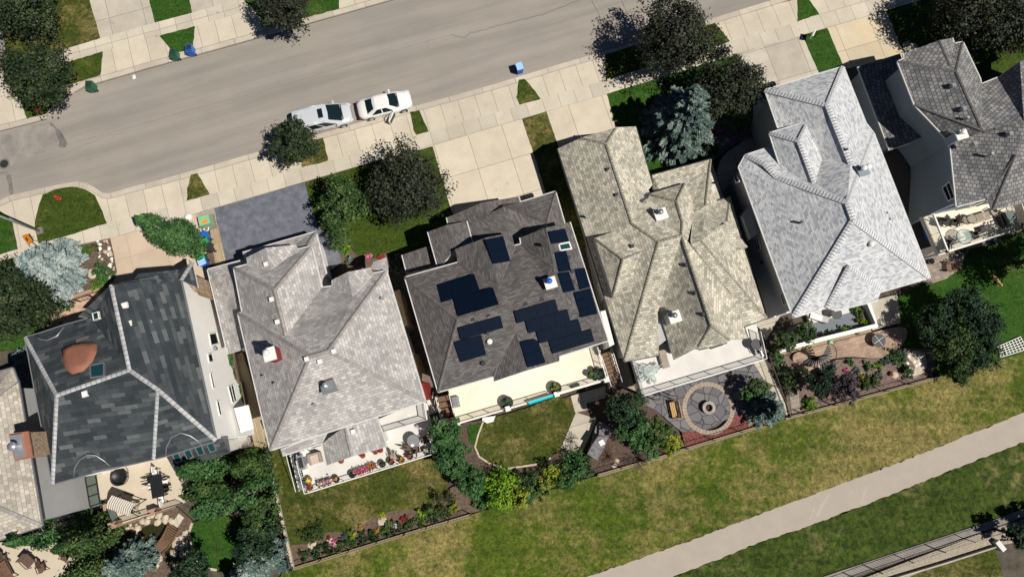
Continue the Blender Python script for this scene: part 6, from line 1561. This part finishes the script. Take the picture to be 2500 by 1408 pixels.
def flowerbox(px, z, rz, L, label, fl, fl2, seed=1):
    o = thing('flower_box', label, 'planter', FP(px, z), rz); MB().box((0, 0, 0), (L, .3, .34), 0, 1.05).build('trough', M['white'], o, world=False)
    rs = np.random.RandomState(seed); n = int(L * 130)
    for nm, mt, sh, ss in (('foliage', 'mid', 0, 1.5), ('flowers', fl, .05, 1), ('flowers', fl2, .07, 1)):
        q = np.stack([rs.uniform(-L / 2, L / 2, n), rs.normal(0, .12, n), .4 + sh + rs.uniform(0, .14, n)], 1); a, b, ln, wd = leaves(rs, q, np.tile([0, 0, 1.], (n, 1)), .11 * ss)
        quads(nm, q, a, b, ln, wd, L_[mt], o, (0, 0, 0))
# tan deck
def basket(px, z):
    o = thing('fire_bowl', 'round black fire bowl with ring handles on the tan patio deck', 'fire pit', FP(px, z))
    MB().lathe((0, 0, 0), [(.35, 0), (.6, .35), (.66, .55), (.6, .55), (.4, .34), (0, .3)], 22).build('bowl', M['black'], o, world=False)
    k = MB(); k.tube([(.66 * math.cos(t * math.pi / 12) + .25, .62 * math.sin(t * math.pi / 12) + .05, .75) for t in range(25)], .035, 6); k.build('ring', M['black'], o, world=False)
basket((298, 1163), 0)
TD = SA - .06
table((394, 1184), 0, TD, 1.7, .95, 'black', 'black slatted dining table with six chairs on the tan patio deck')
for i, (x, y, r, s, lab) in enumerate([(386, 1153, 0, 'white', 'white cushioned chair at the top end of the black dining table'), (402, 1216, math.pi, 'white', 'white cushioned chair at the bottom end of the black dining table'),
    (377, 1184, math.pi / 2, 'white', 'white cushioned chair on the left side of the black dining table'), (408, 1172, -math.pi / 2, 'white', 'white cushioned chair on the right side of the black dining table, upper'),
    (411, 1190, -math.pi / 2, 'black', 'bare black chair on the right side of the dining table, lower'), (374, 1168, math.pi / 2, 'black', 'bare black chair on the left side of the dining table, upper')]):
    chair((x, y), 0, TD + r, 'black', lab, s, group='chairs around the black dining table')
o = thing('swing_seat', 'garden swing with cream and brown striped canopy on the tan patio deck', 'swing', FP((325, 1226), 0), SA - .62)
k = MB(); st_m = shingle('striped_canvas', [(0, (.70, .66, .58)), (1, (.72, .68, .6))], 40, .17, .03, (.2, .14, .1), 0, .05)
vs = [(-.98, -.5, 1.75), (.98, -.5, 1.75), (.98, .0, 1.95), (-.98, .0, 1.95), (.98, .5, 1.75), (-.98, .5, 1.75)]
k.add(vs, [(0, 1, 2, 3), (3, 2, 4, 5)], [[(0, 0), (0, 1.96), (.5, 1.96), (.5, 0)], [(.5, 0), (.5, 1.96), (1, 1.96), (1, 0)]]).build('canopy', st_m, o, world=False)
k = MB()
for s in (-1, 1):
    k.bar((s * .9, -.6, 0), (s * .9, 0, 1.8), .05); k.bar((s * .9, .6, 0), (s * .9, 0, 1.8), .05)
k.bar((-.9, 0, 1.85), (.9, 0, 1.85), .05); k.bar((-.9, .5, .03), (.9, .5, .03), .05); k.build('frame', M['black'], o, world=False)
MB().box((0, 0, .42), (1.5, .55, .1)).build('seat', M['cushion'], o, world=False)
table((322, 1240), 0, SA - .2, .6, .6, 'black', 'small square black table in front of the striped swing', .5, 'side_table')
# flower-lined deck furniture
chair((964, 1113), ZD, SA + .1, 'black', 'brown cushioned chair at the middle of the flower-lined deck rail', 'cushion', w=.62)
chair((997, 1092), ZD, SA + 1.2, 'black', 'shaded chair left of the table on the flower-lined deck', 'wicker'); chair((1040, 1072), ZD, SA - 1.3, 'black', 'shaded chair at the right end of the flower-lined deck', 'wicker')
chair((1018, 1096), ZD, SA + 3, 'black', 'shaded chair below the table on the flower-lined deck', 'wicker')
rtable((1012, 1074), ZD, .5, 'black', 'round dark table in tree shade on the flower-lined deck', 'grey')
tag(MB().lathe((0, 0, 0), [(.1, .78), (.13, .8), (.13, .83), (.07, .84), (0, .83)], 16).build('serving_dish', M['white']), 'white dish on the round dark table in tree shade', 'dish').location = FP((1010, 1085), ZD)
o = thing('outdoor_sofa', 'pale pinkish sofa at the left end of the flower-lined deck', 'sofa', FP((773, 1118), ZD), SA)
MB().box((0, 0, .1), (.85, .75, .32)).build('seat', plain('pink_beige_cushion', (.55, .42, .36), .8, 0, .1), o, world=False); MB().box((0, .36, .1), (.85, .16, .7)).build('backrest', M['cushion'], o, world=False)
for s in (-1, 1): MB().box((s * .43, 0, .1), (.13, .8, .5)).build('armrest', M['cushion'], o, world=False)
chair((749, 1101), ZD, SA + .5, 'white', 'white chair under the roof edge at the left end of the flower-lined deck', 'white')
o = thing('gas_grill', 'grey gas grill with dark cooking top against the left deck rail', 'grill', FP((742, 1127), ZD), SA + math.pi / 2)
MB().box((0, 0, 0), (1.15, .5, .85)).build('cabinet', M['galv'], o, world=False); MB().box((0, 0, .851), (.8, .34, .05)).build('cooking_top', M['dark'], o, world=False)
for i, (x, y, L1, a, b) in enumerate([(796, 1177, 1.1, 'pinkf', 'whitef'), (884, 1148, 1.15, 'redf', 'pinkf'), (911, 1138, .7, 'orangef', 'redf')]):
    flowerbox((x, y), ZD, SA, L1, ['white flower box of pink and white blooms nearest the left end of the rail', 'white flower box of red and pink blooms at the middle of the rail', 'short flower box of orange blooms just right of the middle one'][i], a, b, 320 + i)
for i, (x, y, k_, f_, m_, lab) in enumerate([(757, 1170, 'mid', 'yellowf', 'copper', 'pot of yellow flowers at the left corner of the long deck'), (760, 1187, 'mid', 'redf', 'copper', 'terracotta pot at the lower left corner of the long deck'),
    (824, 1168, 'mid', 'orangef', 'dark', 'dark pot of orange flowers right of the first flower box'), (863, 1156, 'dark', None, 'dark', 'dark pot without flowers before the middle flower box'), (936, 1131, 'mid', None, 'dark', 'dark pot at the rail left of the cushioned chair'),
    (957, 1125, 'dark', 'redf', 'dark', 'pot of dark red flowers below the cushioned chair'), (982, 1122, 'mid', 'orangef', 'copper', 'orange flower pot right of the cushioned chair'), (1002, 1112, 'mid', 'redf', 'dark', 'large red flower pot at the rail in tree shade'), (1042, 1098, 'mid', 'whitef', 'dark', 'pot of white flowers at the right corner of the long deck')]):
    planter((x, y), ZD, .26, lab, k_, m_, f_, 330 + i)
for i, (x, y) in enumerate([(836, 1123), (888, 1110), (919, 1101), (931, 1097)]):
    planter((x, y), ZD, .22, ['hanging-style pot below the middle of the porch roof edge', 'pot at the right part of the porch roof edge', 'left of the two pots beyond the porch roof corner', 'right of the two pots beyond the porch roof corner'][i], 'mid', 'copper', 'redf', 340 + i)
# cream deck
planter((1237, 982), ZD, .5, 'large dark bowl planter at the left pier of the cream deck', 'green', 'dark', None, 350)
planter((1355, 947), ZD, .48, 'large dark bowl planter at the right pier of the cream deck', 'yellow', 'dark', None, 351)
for i, (x, y, k_) in enumerate([(1440, 913, 'lime'), (1450, 921, 'green'), (1462, 914, 'green'), (1452, 905, 'dark'), (1467, 906, 'dark'), (1470, 919, 'mid')]):
    planter((x, y), ZD, .26, ['lime leaved pot at the left of the pot cluster', 'green pot at the bottom of the pot cluster', 'central green pot of the pot cluster', 'dark leaved pot at the top of the pot cluster', 'dark leaved pot at the right top of the pot cluster', 'green pot at the lower right of the pot cluster'][i], k_, 'dark', None, 352 + i, .55)
table((1114, 981), ZD, SA - .1, .85, .55, 'grey', 'empty grey frame bench at the left end of the cream deck', .4, 'bench_frame')
o = tag(MB().add([P(x, y, ZD + .6) for x, y in ((1288, 981), (1292, 985), (1352, 966), (1346, 962))] + [P(x, y, ZD + .1) for x, y in ((1288, 984), (1292, 988), (1352, 969), (1346, 966))], [(0, 1, 2, 3), (0, 4, 5, 1), (1, 5, 6, 2), (2, 6, 7, 3), (3, 7, 4, 0)]).build('draped_cloth', M['turq']), 'turquoise cloth draped inside the railing of the cream deck', 'cloth')
tag(MB().box((0, 0, 0), (.7, .22, .25), SA).build('storage_box', M['dark']), 'narrow dark box by the rail near the pot cluster', 'box').location = FP((1404, 941), ZD)
# white deck
rtable((1584, 908), ZD, .52, 'galv', 'round glass topped table with four chairs on the white deck', 'railglass')
for i, (x, y, r, lab) in enumerate([(1566, 900, 1.2, 'silver wire chair left of the glass topped table'), (1600, 899, -.9, 'silver wire chair right of the glass topped table'), (1569, 921, 2.3, 'silver wire chair lower left of the glass topped table'), (1592, 926, 3.3, 'silver wire chair below the glass topped table')]):
    chair((x, y), ZD, r, 'galv', lab, 'railglass', group='wire chairs on the white deck')
lounger((1619, 877), ZD, SA - .05, 'grey', 'taupe lounger under the roof edge on the white deck', 'cushion', 1.5, .6)
rtable((1838, 842), ZD, .42, 'black', 'small dark mesh table at the right end of the white deck', 'dark'); chair((1846, 856), ZD, 3.6, 'grey', 'grey chair at the right end of the white deck', 'grey')
o = thing('roof_window_box', 'white framed dark awning window above the white deck', 'awning', FP((1750, 846), 2.6))
k = MB(); qa = [P(1727, 846, 3.1), P(1764, 836, 3.1), P(1768, 843, 3.0), P(1732, 855, 3.0)]
for i in range(4): k.bar(qa[i], qa[(i + 1) % 4], .07)
k.build('frame', M['white'], o); MB().add(qa + [v - Vector((0, 0, .15)) for v in qa], [(0, 1, 2, 3), (0, 4, 5, 1), (2, 6, 7, 3), (7, 6, 5, 4)]).build('pane', M['dark'], o)
# furnished deck
for i, (x, y, r, m_, lab) in enumerate([(2300, 544, .9, 'black', 'black chair nearest the left screen of the furnished deck'), (2323, 547, -.6, 'black', 'black chair left of the square low table row'), (2352, 541, 1.4, 'cushion', 'tan cushioned chair at the left of the low table'), (2420, 522, -1.4, 'cushion', 'tan cushioned chair at the right of the low table'),
    (2312, 590, 2.2, 'black', 'dark chair left of the wire glass table'), (2372, 577, -1.5, 'black', 'black chair right of the wire glass table'), (2286, 545, 1.0, 'black', 'black chair outside the wind screen'), (2303, 604, 2.6, 'black', 'black chair at the lower left corner of the furnished deck')]):
    chair((x, y), .6, SA + r, 'black', lab, m_, w=.66, group='chairs on the furnished deck')
table((2390, 533), .6, SA + math.pi / 2, 1.3, .7, 'cushion', 'tan low table between two cushioned chairs on the furnished deck', .45)
rtable((2362, 538), .6, .38, 'black', 'round dark side table beside the tan low table', 'cushion', .5)
rtable((2340, 583), .6, .62, 'black', 'round wire glass table on the furnished deck', 'railglass'); table((2400, 562), .6, SA + math.pi / 2, .95, .5, 'dark', 'dark slatted bench beside the lower rail of the furnished deck', .42)
o = thing('gas_grill', 'grey-green covered grill at the right end of the furnished deck', 'grill', FP((2450, 538), .6), SA); MB().box((0, 0, 0), (.75, 1.25, .95), 0, .9).build('cover', plain('grey_green_cover', (.12, .15, .14), .7, 0, .1), o, world=False); MB().box((-.45, 0, 0), (.12, .9, .6)).build('side_shelf', M['dark'], o, world=False)
# courtyard of the white roofed house
lounger((1994, 776), ZB + .1, SA - 2.2, 'black', 'white and black lounger in the courtyard behind the white roofed house', 'white', 1.5, .6)
tag(MB().prism([P(x, y, ZB + .5) for x, y in ((1972, 765), (2070, 738), (2076, 762), (1980, 790))], ZB, ZB + .35).build('terrace', M['deckw']), 'pale raised terrace under the eave of the white roof', 'terrace')
rtable((2032, 768), ZB + .35, .45, 'dark', 'dark topped table on the pale raised terrace', 'dark')
# wicker chairs by the bottom left edge
for i, (x, y, r, w_, lab) in enumerate([(78, 1366, .9, .95, 'large brown wicker armchair at the bottom left patio'), (110, 1383, .5, .7, 'brown wicker chair right of the large wicker armchair'), (167, 1356, -.4, .7, 'brown wicker chair alone beside the columnar trees'), (16, 1362, .3, .7, 'brown wicker chair at the very left edge')]):
    chair((x, y), ZB + .05, r, 'wicker', lab, 'wicker', 'wicker_chair', w_, group='wicker chairs on the bottom left patio')
table((18, 1395), ZB + .05, SA + .3, 1.6, 1.5, 'wood', 'dark slatted table cut by the bottom left corner')
rtable((120, 1316), ZB + .05, .45, 'grey', 'round grey-green table half hidden by the columnar tree', 'mint')

# ------------------------------------------------------------------ gardens
RNG = random.Random(5)
def rock(px, r, label, mat='rock', name='rock', group=None, flat=.55, seed=0, cat='rock'):
    rs = random.Random(seed * 31 + int(px[0])); bm = bmesh.new(); bmesh.ops.create_icosphere(bm, subdivisions=2, radius=r)
    sx, sy = rs.uniform(.75, 1.25), rs.uniform(.7, 1.1)
    for v in bm.verts:
        k = 1 + .18 * math.sin(v.co.x * 5 / r + rs.random()) * math.cos(v.co.y * 4 / r); v.co = Vector((v.co.x * sx * k, v.co.y * sy * k, v.co.z * flat))
    me = bpy.data.meshes.new(name); bm.to_mesh(me); bm.free(); o = link(me, name, M[mat]); o.location = G(*px) + Vector((0, 0, r * flat * .35)); o.rotation_euler.z = rs.uniform(0, 3)
    return tag(o, label, cat, group)
ST_L = 'pale stone scattered on the mulch between silvery spruce and driveway'
for i in range(44):
    t = RNG.random(); y = 588 + t * 95; x = 232 + (y - 588) * .22 + RNG.uniform(-4, 44) - (8 if y > 640 else 0)
    rock((min(x, 262 + (y - 588) * .25), y), RNG.uniform(.07, .2), ST_L, 'rock' if RNG.random() < .7 else 'white', 'garden_stone', 'pale stones on the front garden mulch', .6, i)
rock((225, 668), .42, 'largest pale boulder beside the dark green shrub in the front garden')
PL = 'boulder in the rockery around the pond and wooden bridge'
pr = [(318 + RNG.uniform(-8, 30), 1278 + RNG.uniform(0, 70)) for _ in range(20)] + [(400 + RNG.uniform(-60, 20), 1262 + RNG.uniform(-8, 12)) for _ in range(14)] + [(428 + RNG.uniform(-6, 30), 1300 + RNG.uniform(0, 85)) for _ in range(26)] + [(385 + RNG.uniform(-14, 8), 1335 + RNG.uniform(0, 50)) for _ in range(10)]
for i, p in enumerate(pr): rock(p, RNG.uniform(.13, .36), PL, 'rock', 'pond_boulder', 'boulders around the pond', .6, 50 + i, 'boulder')
for i in range(30): rock((2218 + RNG.uniform(-4, 40), 862 + RNG.uniform(0, 52)), RNG.uniform(.08, .2), 'white stone on the gravel patch beside the evergreen clump', 'white', 'garden_stone', 'white stones by the evergreen clump', .6, 130 + i)
for i, (x, y, r, lab) in enumerate([(762, 1328, .36, 'flat tan stone at the left end of the flower bed'), (794, 1328, .26, 'flat white stone beside the magenta flowers'), (805, 1317, .3, 'flat tan stone under the red flowers'), (934, 1271, .38, 'flat pale stone above the green clump in the flower bed'), (1506, 1124, .2, 'upper pale stone in the brown mulch corner'), (1500, 1137, .2, 'lower pale stone in the brown mulch corner'),
    (2000, 895, .25, 'pale stone at the left of the pink paver garden'), (2185, 915, .3, 'pale stone slab beside the red flowering plant'), (905, 623, .16, 'pale stone by the pink front bed flowers'), (1748, 345, .3, 'cream rock in the grey mulch bed'), (1765, 352, .28, 'pale rock beside the cream rock in the grey mulch bed'), (1775, 343, .25, 'small rock near the house path in the grey mulch bed'), (1775, 800, .2, 'ornamental stone hidden near the white house wall')][:12]):
    rock((x, y), r, lab, 'rock', 'flat_stone', None, .3, 200 + i)
# pond bridge
a, b = G(388, 1340), G(428, 1282); o = thing('garden_bridge', 'arched brown wooden footbridge over the small rocky pond', 'bridge', a.lerp(b, .5)); k = MB(); s = MB(); d = (b - a).normalized(); r = Vector((-d.y, d.x, 0)); bow = -r * .35
def bp(t): return a.lerp(b, t) + Vector((0, 0, .25 + .45 * math.sin(math.pi * t))) + bow * math.sin(math.pi * t)
for i in range(15): p = bp((i + .5) / 15); k.bar(p - r * .42, p + r * .42, (b - a).length / 15 * .82, .05)
k.build('deck_boards', M['wood'], o)
for sgn in (-1, 1): s.tube([bp(t / 10) + r * sgn * .46 + Vector((0, 0, .1)) for t in range(11)], .06, 6)
s.build('side_beams', M['wood'], o)
sheet('garden_path', [(418, 1280), (437, 1252), (450, 1262), (432, 1290)], M['walk'], .06)
# fire pit circle
cc = G(1729, 996); o = thing('paved_ring', 'circular ring of pale pavers set in the dark flagstone', 'paving', cc); k = MB(); N = 44
for i in range(N):
    a0, a1 = 2 * math.pi * (i + .04) / N, 2 * math.pi * (i + .96) / N; r0, r1 = 1.83, 2.2
    vs = [(cc.x + r * math.cos(a), cc.y + r * math.sin(a), cc.z + .085) for r, a in ((r0, a0), (r1, a0), (r1, a1), (r0, a1))]; k.add(vs + [(v[0], v[1], v[2] - .2) for v in vs], [(0, 1, 2, 3), (0, 4, 5, 1), (1, 5, 6, 2), (2, 6, 7, 3), (3, 7, 4, 0)])
k.build('pavers', plain('tan_paver', (.36, .29, .22), .9, 0, .2, 3), o)
fc = P(1731, 995, ZB + .45); o = thing('fire_pit', 'round stone fire pit in the middle of the paved ring', 'fire pit', (fc.x, fc.y, ZB))
MB().lathe((0, 0, 0), [(.52, 0), (.54, .5), (.3, .5), (.3, .1), (0, .1)], 26, False).build('stone_wall', M['timber'] if False else plain('grey_block', (.36, .32, .28), .9, 0, .25, 3, .4), o, world=False)
MB().lathe((0, 0, .11), [(.29, 0), (.2, .08), (0, .12)], 12).build('embers', plain('charred_logs', (.08, .035, .025), .95, 0, .6, 9, 1), o, world=False)
# golden bench by the ring
o = thing('garden_bench', 'golden wooden slatted bench left of the paved ring', 'bench', G(1644, 1000), SA - math.pi / 2 - .12); k = MB()
for i in range(4): k.box((0, -.24 + i * .14, .42), (1.5, .11, .04))
k.build('seat', M['goldwood'], o, world=False); k = MB()
for i in range(3): k.bar((-.75, .30 + i * .04, .55 + i * .16), (.75, .30 + i * .04, .55 + i * .16), .04, .11)
k.build('backrest', M['goldwood'], o, world=False); k = MB()
for s in (-1, 1):
    for y in (-.24, .28): k.bar((s * .68, y, 0), (s * .68, y, .95 if y > 0 else .6), .06)
    k.bar((s * .68, -.26, .6), (s * .68, .3, .6), .06)
k.build('leg_frame', M['wood'], o, world=False)
o = thing('arbour_frame', 'dark wooden swing frame above the golden bench by the white deck', 'frame', G(1625, 975)); k = MB(); f4 = [P(1612, 964, ZB + 1.9), P(1655, 966, ZB + 1.9), P(1652, 974, ZB + 1.9), P(1610, 975, ZB + 1.9)]
for i in range(4): k.bar(f4[i], f4[(i + 1) % 4], .07); k.bar(f4[i], Vector((f4[i].x, f4[i].y, ZB)), .07)
k.bar(f4[0], f4[2], .05); k.build('frame', M['black'], o)
# stone water feature
o = thing('stone_water_feature', 'grey stacked stone fountain wall beside the concrete pad', 'fountain', G(1455, 1085)); sm_ = plain('grey_ledge_stone', (.19, .18, .19), .85, 0, .5, 5, .9)
for i, (q, z) in enumerate(([[(1434, 1108), (1446, 1085), (1474, 1096), (1458, 1124)], 1.15], [[(1446, 1085), (1462, 1062), (1484, 1068), (1474, 1096)], 1.5], [[(1464, 1030), (1480, 1036), (1500, 1050), (1484, 1068), (1462, 1062)], 1.0], [[(1445, 1082), (1455, 1040), (1466, 1030), (1460, 1070)], .7])):
    MB().prism([P(x, y, ZB + z) for x, y in q], ZB, ZB + z).build('stone_block', sm_, o)
MB().box(P(1469, 1080, ZB + 1.5), (.42, .42, .06), .5).build('cap_stone', M['white'], o)
# round fire table
o = thing('fire_table', 'round dark slatted table on the pink pavers', 'table', FP((2137, 832), ZB + .08)); MB().lathe((0, 0, 0), [(.4, 0), (.5, .45), (.58, .5), (.58, .55), (0, .55)], 26).build('drum', M['black'], o, world=False); k = MB()
for i in range(2): a = i * math.pi / 2 + .6; k.bar((-.5 * math.cos(a), -.5 * math.sin(a), .565), (.5 * math.cos(a), .5 * math.sin(a), .565), .03, .02)
k.build('top_ribs', M['grey'], o, world=False)
for i, (x, y, m_, lab) in enumerate([(2025, 836, 'mint', 'round teal ornament against the white courtyard wall'), (2091, 812, 'wood', 'small dark ornament on the white courtyard wall')]):
    o = tag(MB().lathe((0, 0, 0), [(.2, 0), (.22, .2), (.1, .35), (0, .36)], 14).build('garden_ornament', M[m_]), lab, 'ornament'); o.location = G(x, y)
# right hand garden
def adir(px, rz, label):
    o = thing('garden_armchair', label, 'chair', G(*px) + Vector((0, 0, .06)), rz); k = MB()
    for i in range(5): k.box((-.24 + i * .12, -.05, .34), (.1, .5, .03))
    k.build('seat', M['wood'], o, world=False); k = MB()
    for i in range(5): k.bar((-.24 + i * .12, .22, .36), (-.26 + i * .13, .5, .98), .1, .03)
    k.build('backrest', M['wood'], o, world=False)
    for s in (-1, 1):
        k = MB(); k.box((s * .36, .02, .55), (.13, .72, .03))
        for y in (-.28, .25): k.bar((s * .34, y, 0), (s * .34, y, .55), .05)
        k.build('armrest', M['wood'], o, world=False)
adir((2312, 654), SA - 1.9, 'reddish brown wooden armchair on the grey paver patio')
planter((2342, 614), ZB + .06, .34, 'round dark planter below the furnished deck', 'dark', 'dark', None, 360); planter((2267, 640), ZB + .06, .26, 'dark planter at the corner of the white roof', 'dark', 'dark', None, 361)
o = thing('step_stool', 'small black metal stand below the furnished deck on the patio edge', 'stand', FP((2420, 594), ZB + .05), SA); k = MB()
for z in (.3, .7): k.box((0, 0, z), (.5, .4, .03))
for sx in (-1, 1):
    for sy in (-1, 1): k.bar((sx * .24, sy * .19, 0), (sx * .24, sy * .19, .75), .035)
k.build('stand', M['black'], o, world=False)
o = thing('white_lattice', 'white square lattice lying on the lawn edge at the right', 'trellis', G(2470, 848)); q = [G(2436, 852), G(2489, 826), G(2512, 856), G(2446, 873)]; q = [G(2433, 846), G(2488, 822), G(2505, 852), G(2440, 872)]; k = MB()
for i in range(9): k.bar(q[0].lerp(q[1], i / 8) + Vector((0, 0, .14)), q[3].lerp(q[2], i / 8) + Vector((0, 0, .14)), .05, .05)
for i in range(6): k.bar(q[0].lerp(q[3], i / 5) + Vector((0, 0, .17)), q[1].lerp(q[2], i / 5) + Vector((0, 0, .17)), .05, .05)
k.build('lattice', M['white'], o)
tag(MB().box((0, 0, 0), (.6, 1.9, .8), SA, .9).build('covered_boat', M['bluebin']), 'blue tarpaulin bundle in the shade beside the furnished deck', 'tarpaulin').location = FP((2250, 565), ZB)
# paving courtyard in front of the slate house
for i, q in enumerate(([(136, 742), (262, 702)], [(136, 742), (142, 800)])):
    gwall(q, .3, .5, 'brick', ['low brick wall in front of the slate house courtyard', 'low brick wall at the left side of the slate house courtyard'][i], 'brick_wall')
fence([(150, 752), (186, 740)], 'left black rail panel of the slate house courtyard', 1.1, sp=1); fence([(198, 737), (232, 726)], 'right black rail panel of the slate house courtyard', 1.1, sp=1); fence([(146, 766), (152, 786)], 'short black rail panel at the left of the slate house courtyard', 1.1, sp=1)
# raised planters along the slate house wall
for i, (q, k_) in enumerate(([[(545, 872), (575, 860), (580, 895), (552, 903)], 'green'], [[(552, 905), (581, 897), (588, 930), (560, 938)], 'olive'], [[(566, 940), (594, 932), (604, 985), (578, 990)], 'green'])):
    pts = [G(x, y) for x, y in q]; c = sum(pts, Vector()) / 4; o = thing('raised_bed', ['uppermost raised vegetable bed by the stucco wall', 'middle raised vegetable bed by the stucco wall', 'lowest and leafiest raised bed by the stucco wall'][i], 'planter', c); m = MB()
    for j in range(4): m.bar(pts[j] + Vector((0, 0, .3)), pts[(j + 1) % 4] + Vector((0, 0, .3)), .08, .5)
    m.build('frame', M['timber'], o); MB().prism([c + (p - c) * .95 for p in pts], c.z, c.z + .45).build('soil', M['mulch'], o)
    rs = np.random.RandomState(400 + i); n = 420 if i != 1 else 200; uvw = rs.uniform(-.8, .8, (n, 2)); e1, e2 = np.array(pts[1] - pts[0]) / 2, np.array(pts[3] - pts[0]) / 2
    pp = np.array(c) + np.outer(uvw[:, 0], e1) + np.outer(uvw[:, 1], e2); pp[:, 2] = c.z + .5 + rs.uniform(0, .2, n); a, b, ln, wd = leaves(rs, pp, np.tile([0, 0, 1.], (n, 1)), .15); quads('foliage', pp, a, b, ln, wd, L_[k_], o, c)
# air-conditioner style boxes in the gap
for i, (x, y, w_, d_, h_, lab) in enumerate([(1052, 988, .85, 1.5, 1.0, 'pale grey covered box in the gap between grey roof and cream deck'), (1063, 1038, .4, .4, .5, 'small white box beside the right corner of the flower-lined deck'), (1806, 487, .3, .4, .6, 'small white box on the shaded side of the white roofed house')]):
    o = tag(MB().box((0, 0, 0), (w_, d_, h_), SA, .97).build('utility_cabinet', M['galv' if i else 'deckw']), lab, 'cabinet'); o.location = G(x, y)
# ------------------------------------------------------------------ dog
def dog(px, rz):
    base = G(*px) + Vector((0, 0, .03)); o = thing('dog', 'golden dog resting on the dark green lawn at the right', 'dog', base, rz)
    J = [(0, 0, .16, .13), (.2, .01, .17, .14), (.38, .0, .19, .13), (.5, .01, .26, .085), (.6, .02, .32, .085), (.70, .03, .29, .045), (.78, .035, .27, .035),
         (-.16, 0, .15, .12), (-.3, .02, .10, .04), (-.42, .08, .07, .028), (-.55, .16, .05, .018),
         (.36, .13, .10, .055), (.48, .15, .045, .038), (.64, .14, .035, .03), (.36, -.12, .10, .055), (.5, -.14, .045, .038), (.66, -.12, .035, .03),
         (-.12, .14, .11, .075), (.02, .19, .06, .045), (-.12, .22, .035, .03), (.0, .22, .03, .026), (-.1, -.14, .11, .075), (.04, -.2, .06, .045), (-.1, -.23, .035, .03), (.02, -.24, .03, .026),
         (.575, .075, .37, .028), (.55, .11, .33, .02), (.575, -.04, .37, .028), (.55, -.08, .33, .02)]
    Ed = [(0, 1), (1, 2), (2, 3), (3, 4), (4, 5), (5, 6), (0, 7), (7, 8), (8, 9), (9, 10), (2, 11), (11, 12), (12, 13), (2, 14), (14, 15), (15, 16), (7, 17), (17, 18), (18, 19), (19, 20), (7, 21), (21, 22), (22, 23), (23, 24), (4, 25), (25, 26), (4, 27), (27, 28)]
    me = bpy.data.meshes.new('body'); me.from_pydata([j[:3] for j in J], Ed, []); ob = link(me, 'body', plain('golden_fur', (.48, .30, .12), .9, 0, .2, 12), o)
    md = ob.modifiers.new('skin', 'SKIN'); md.use_smooth_shade = True
    for v, j in zip(me.skin_vertices[0].data if me.skin_vertices else [], J): v.radius = (j[3], j[3])
    if not me.skin_vertices:
        bm = bmesh.new(); bm.from_mesh(me); l = bm.verts.layers.skin.verify()
        for v, j in zip(bm.verts, J): v[l].radius = (j[3], j[3])
        bm.verts[0][l].use_root = True if hasattr(bm.verts[0][l], 'use_root') else None
        bm.to_mesh(me); bm.free()
    s2 = ob.modifiers.new('sub', 'SUBSURF'); s2.levels = 2; s2.render_levels = 2
    MB().tube([(.775, .035, .275), (.80, .036, .27)], .018, 6).build('nose', M['dark'], ob, world=False)
dog((2428, 682), R_(-62))
# ------------------------------------------------------------------ camera, light, world
cam = bpy.data.cameras.new('camera'); co = bpy.data.objects.new('camera', cam); C.objects.link(co)
co.location = CAM; co.rotation_euler = (TH, 0, 0); cam.sensor_width = 36; cam.lens = F / 2500 * 36; cam.clip_end = 2000; cam.clip_start = 1
scn = bpy.context.scene; scn.camera = co
SUN_EL, SUN_AZ = R_(57), R_(-24)   # direction TO the sun, azimuth from +x
sd = Vector((math.cos(SUN_EL) * math.cos(SUN_AZ), math.cos(SUN_EL) * math.sin(SUN_AZ), math.sin(SUN_EL)))
sl = bpy.data.lights.new('sun', 'SUN'); sl.energy = 5.0; sl.angle = R_(0.55); sl.color = (1.0, 0.955, 0.885)
so = bpy.data.objects.new('sun', sl); C.objects.link(so); so.rotation_euler = sd.to_track_quat('Z', 'Y').to_euler()
w = bpy.data.worlds.new('World'); scn.world = w; w.use_nodes = True
nt = w.node_tree; bg = nt.nodes['Background']
sky = nt.nodes.new('ShaderNodeTexSky'); sky.sky_type = 'NISHITA'; sky.sun_disc = False
sky.altitude = 1300; sky.ozone_density = 4.0; sky.air_density = 0.5; sky.dust_density = 0.3; sky.sun_elevation = SUN_EL; sky.sun_rotation = math.pi / 2 - SUN_AZ
nt.links.new(sky.outputs[0], bg.inputs[0]); bg.inputs[1].default_value = 0.05
vs = scn.view_settings; vs.view_transform = 'Standard'; vs.look = 'None'; vs.gamma = 1; vs.exposure = -0.06
scn.cycles.diffuse_bounces = 2
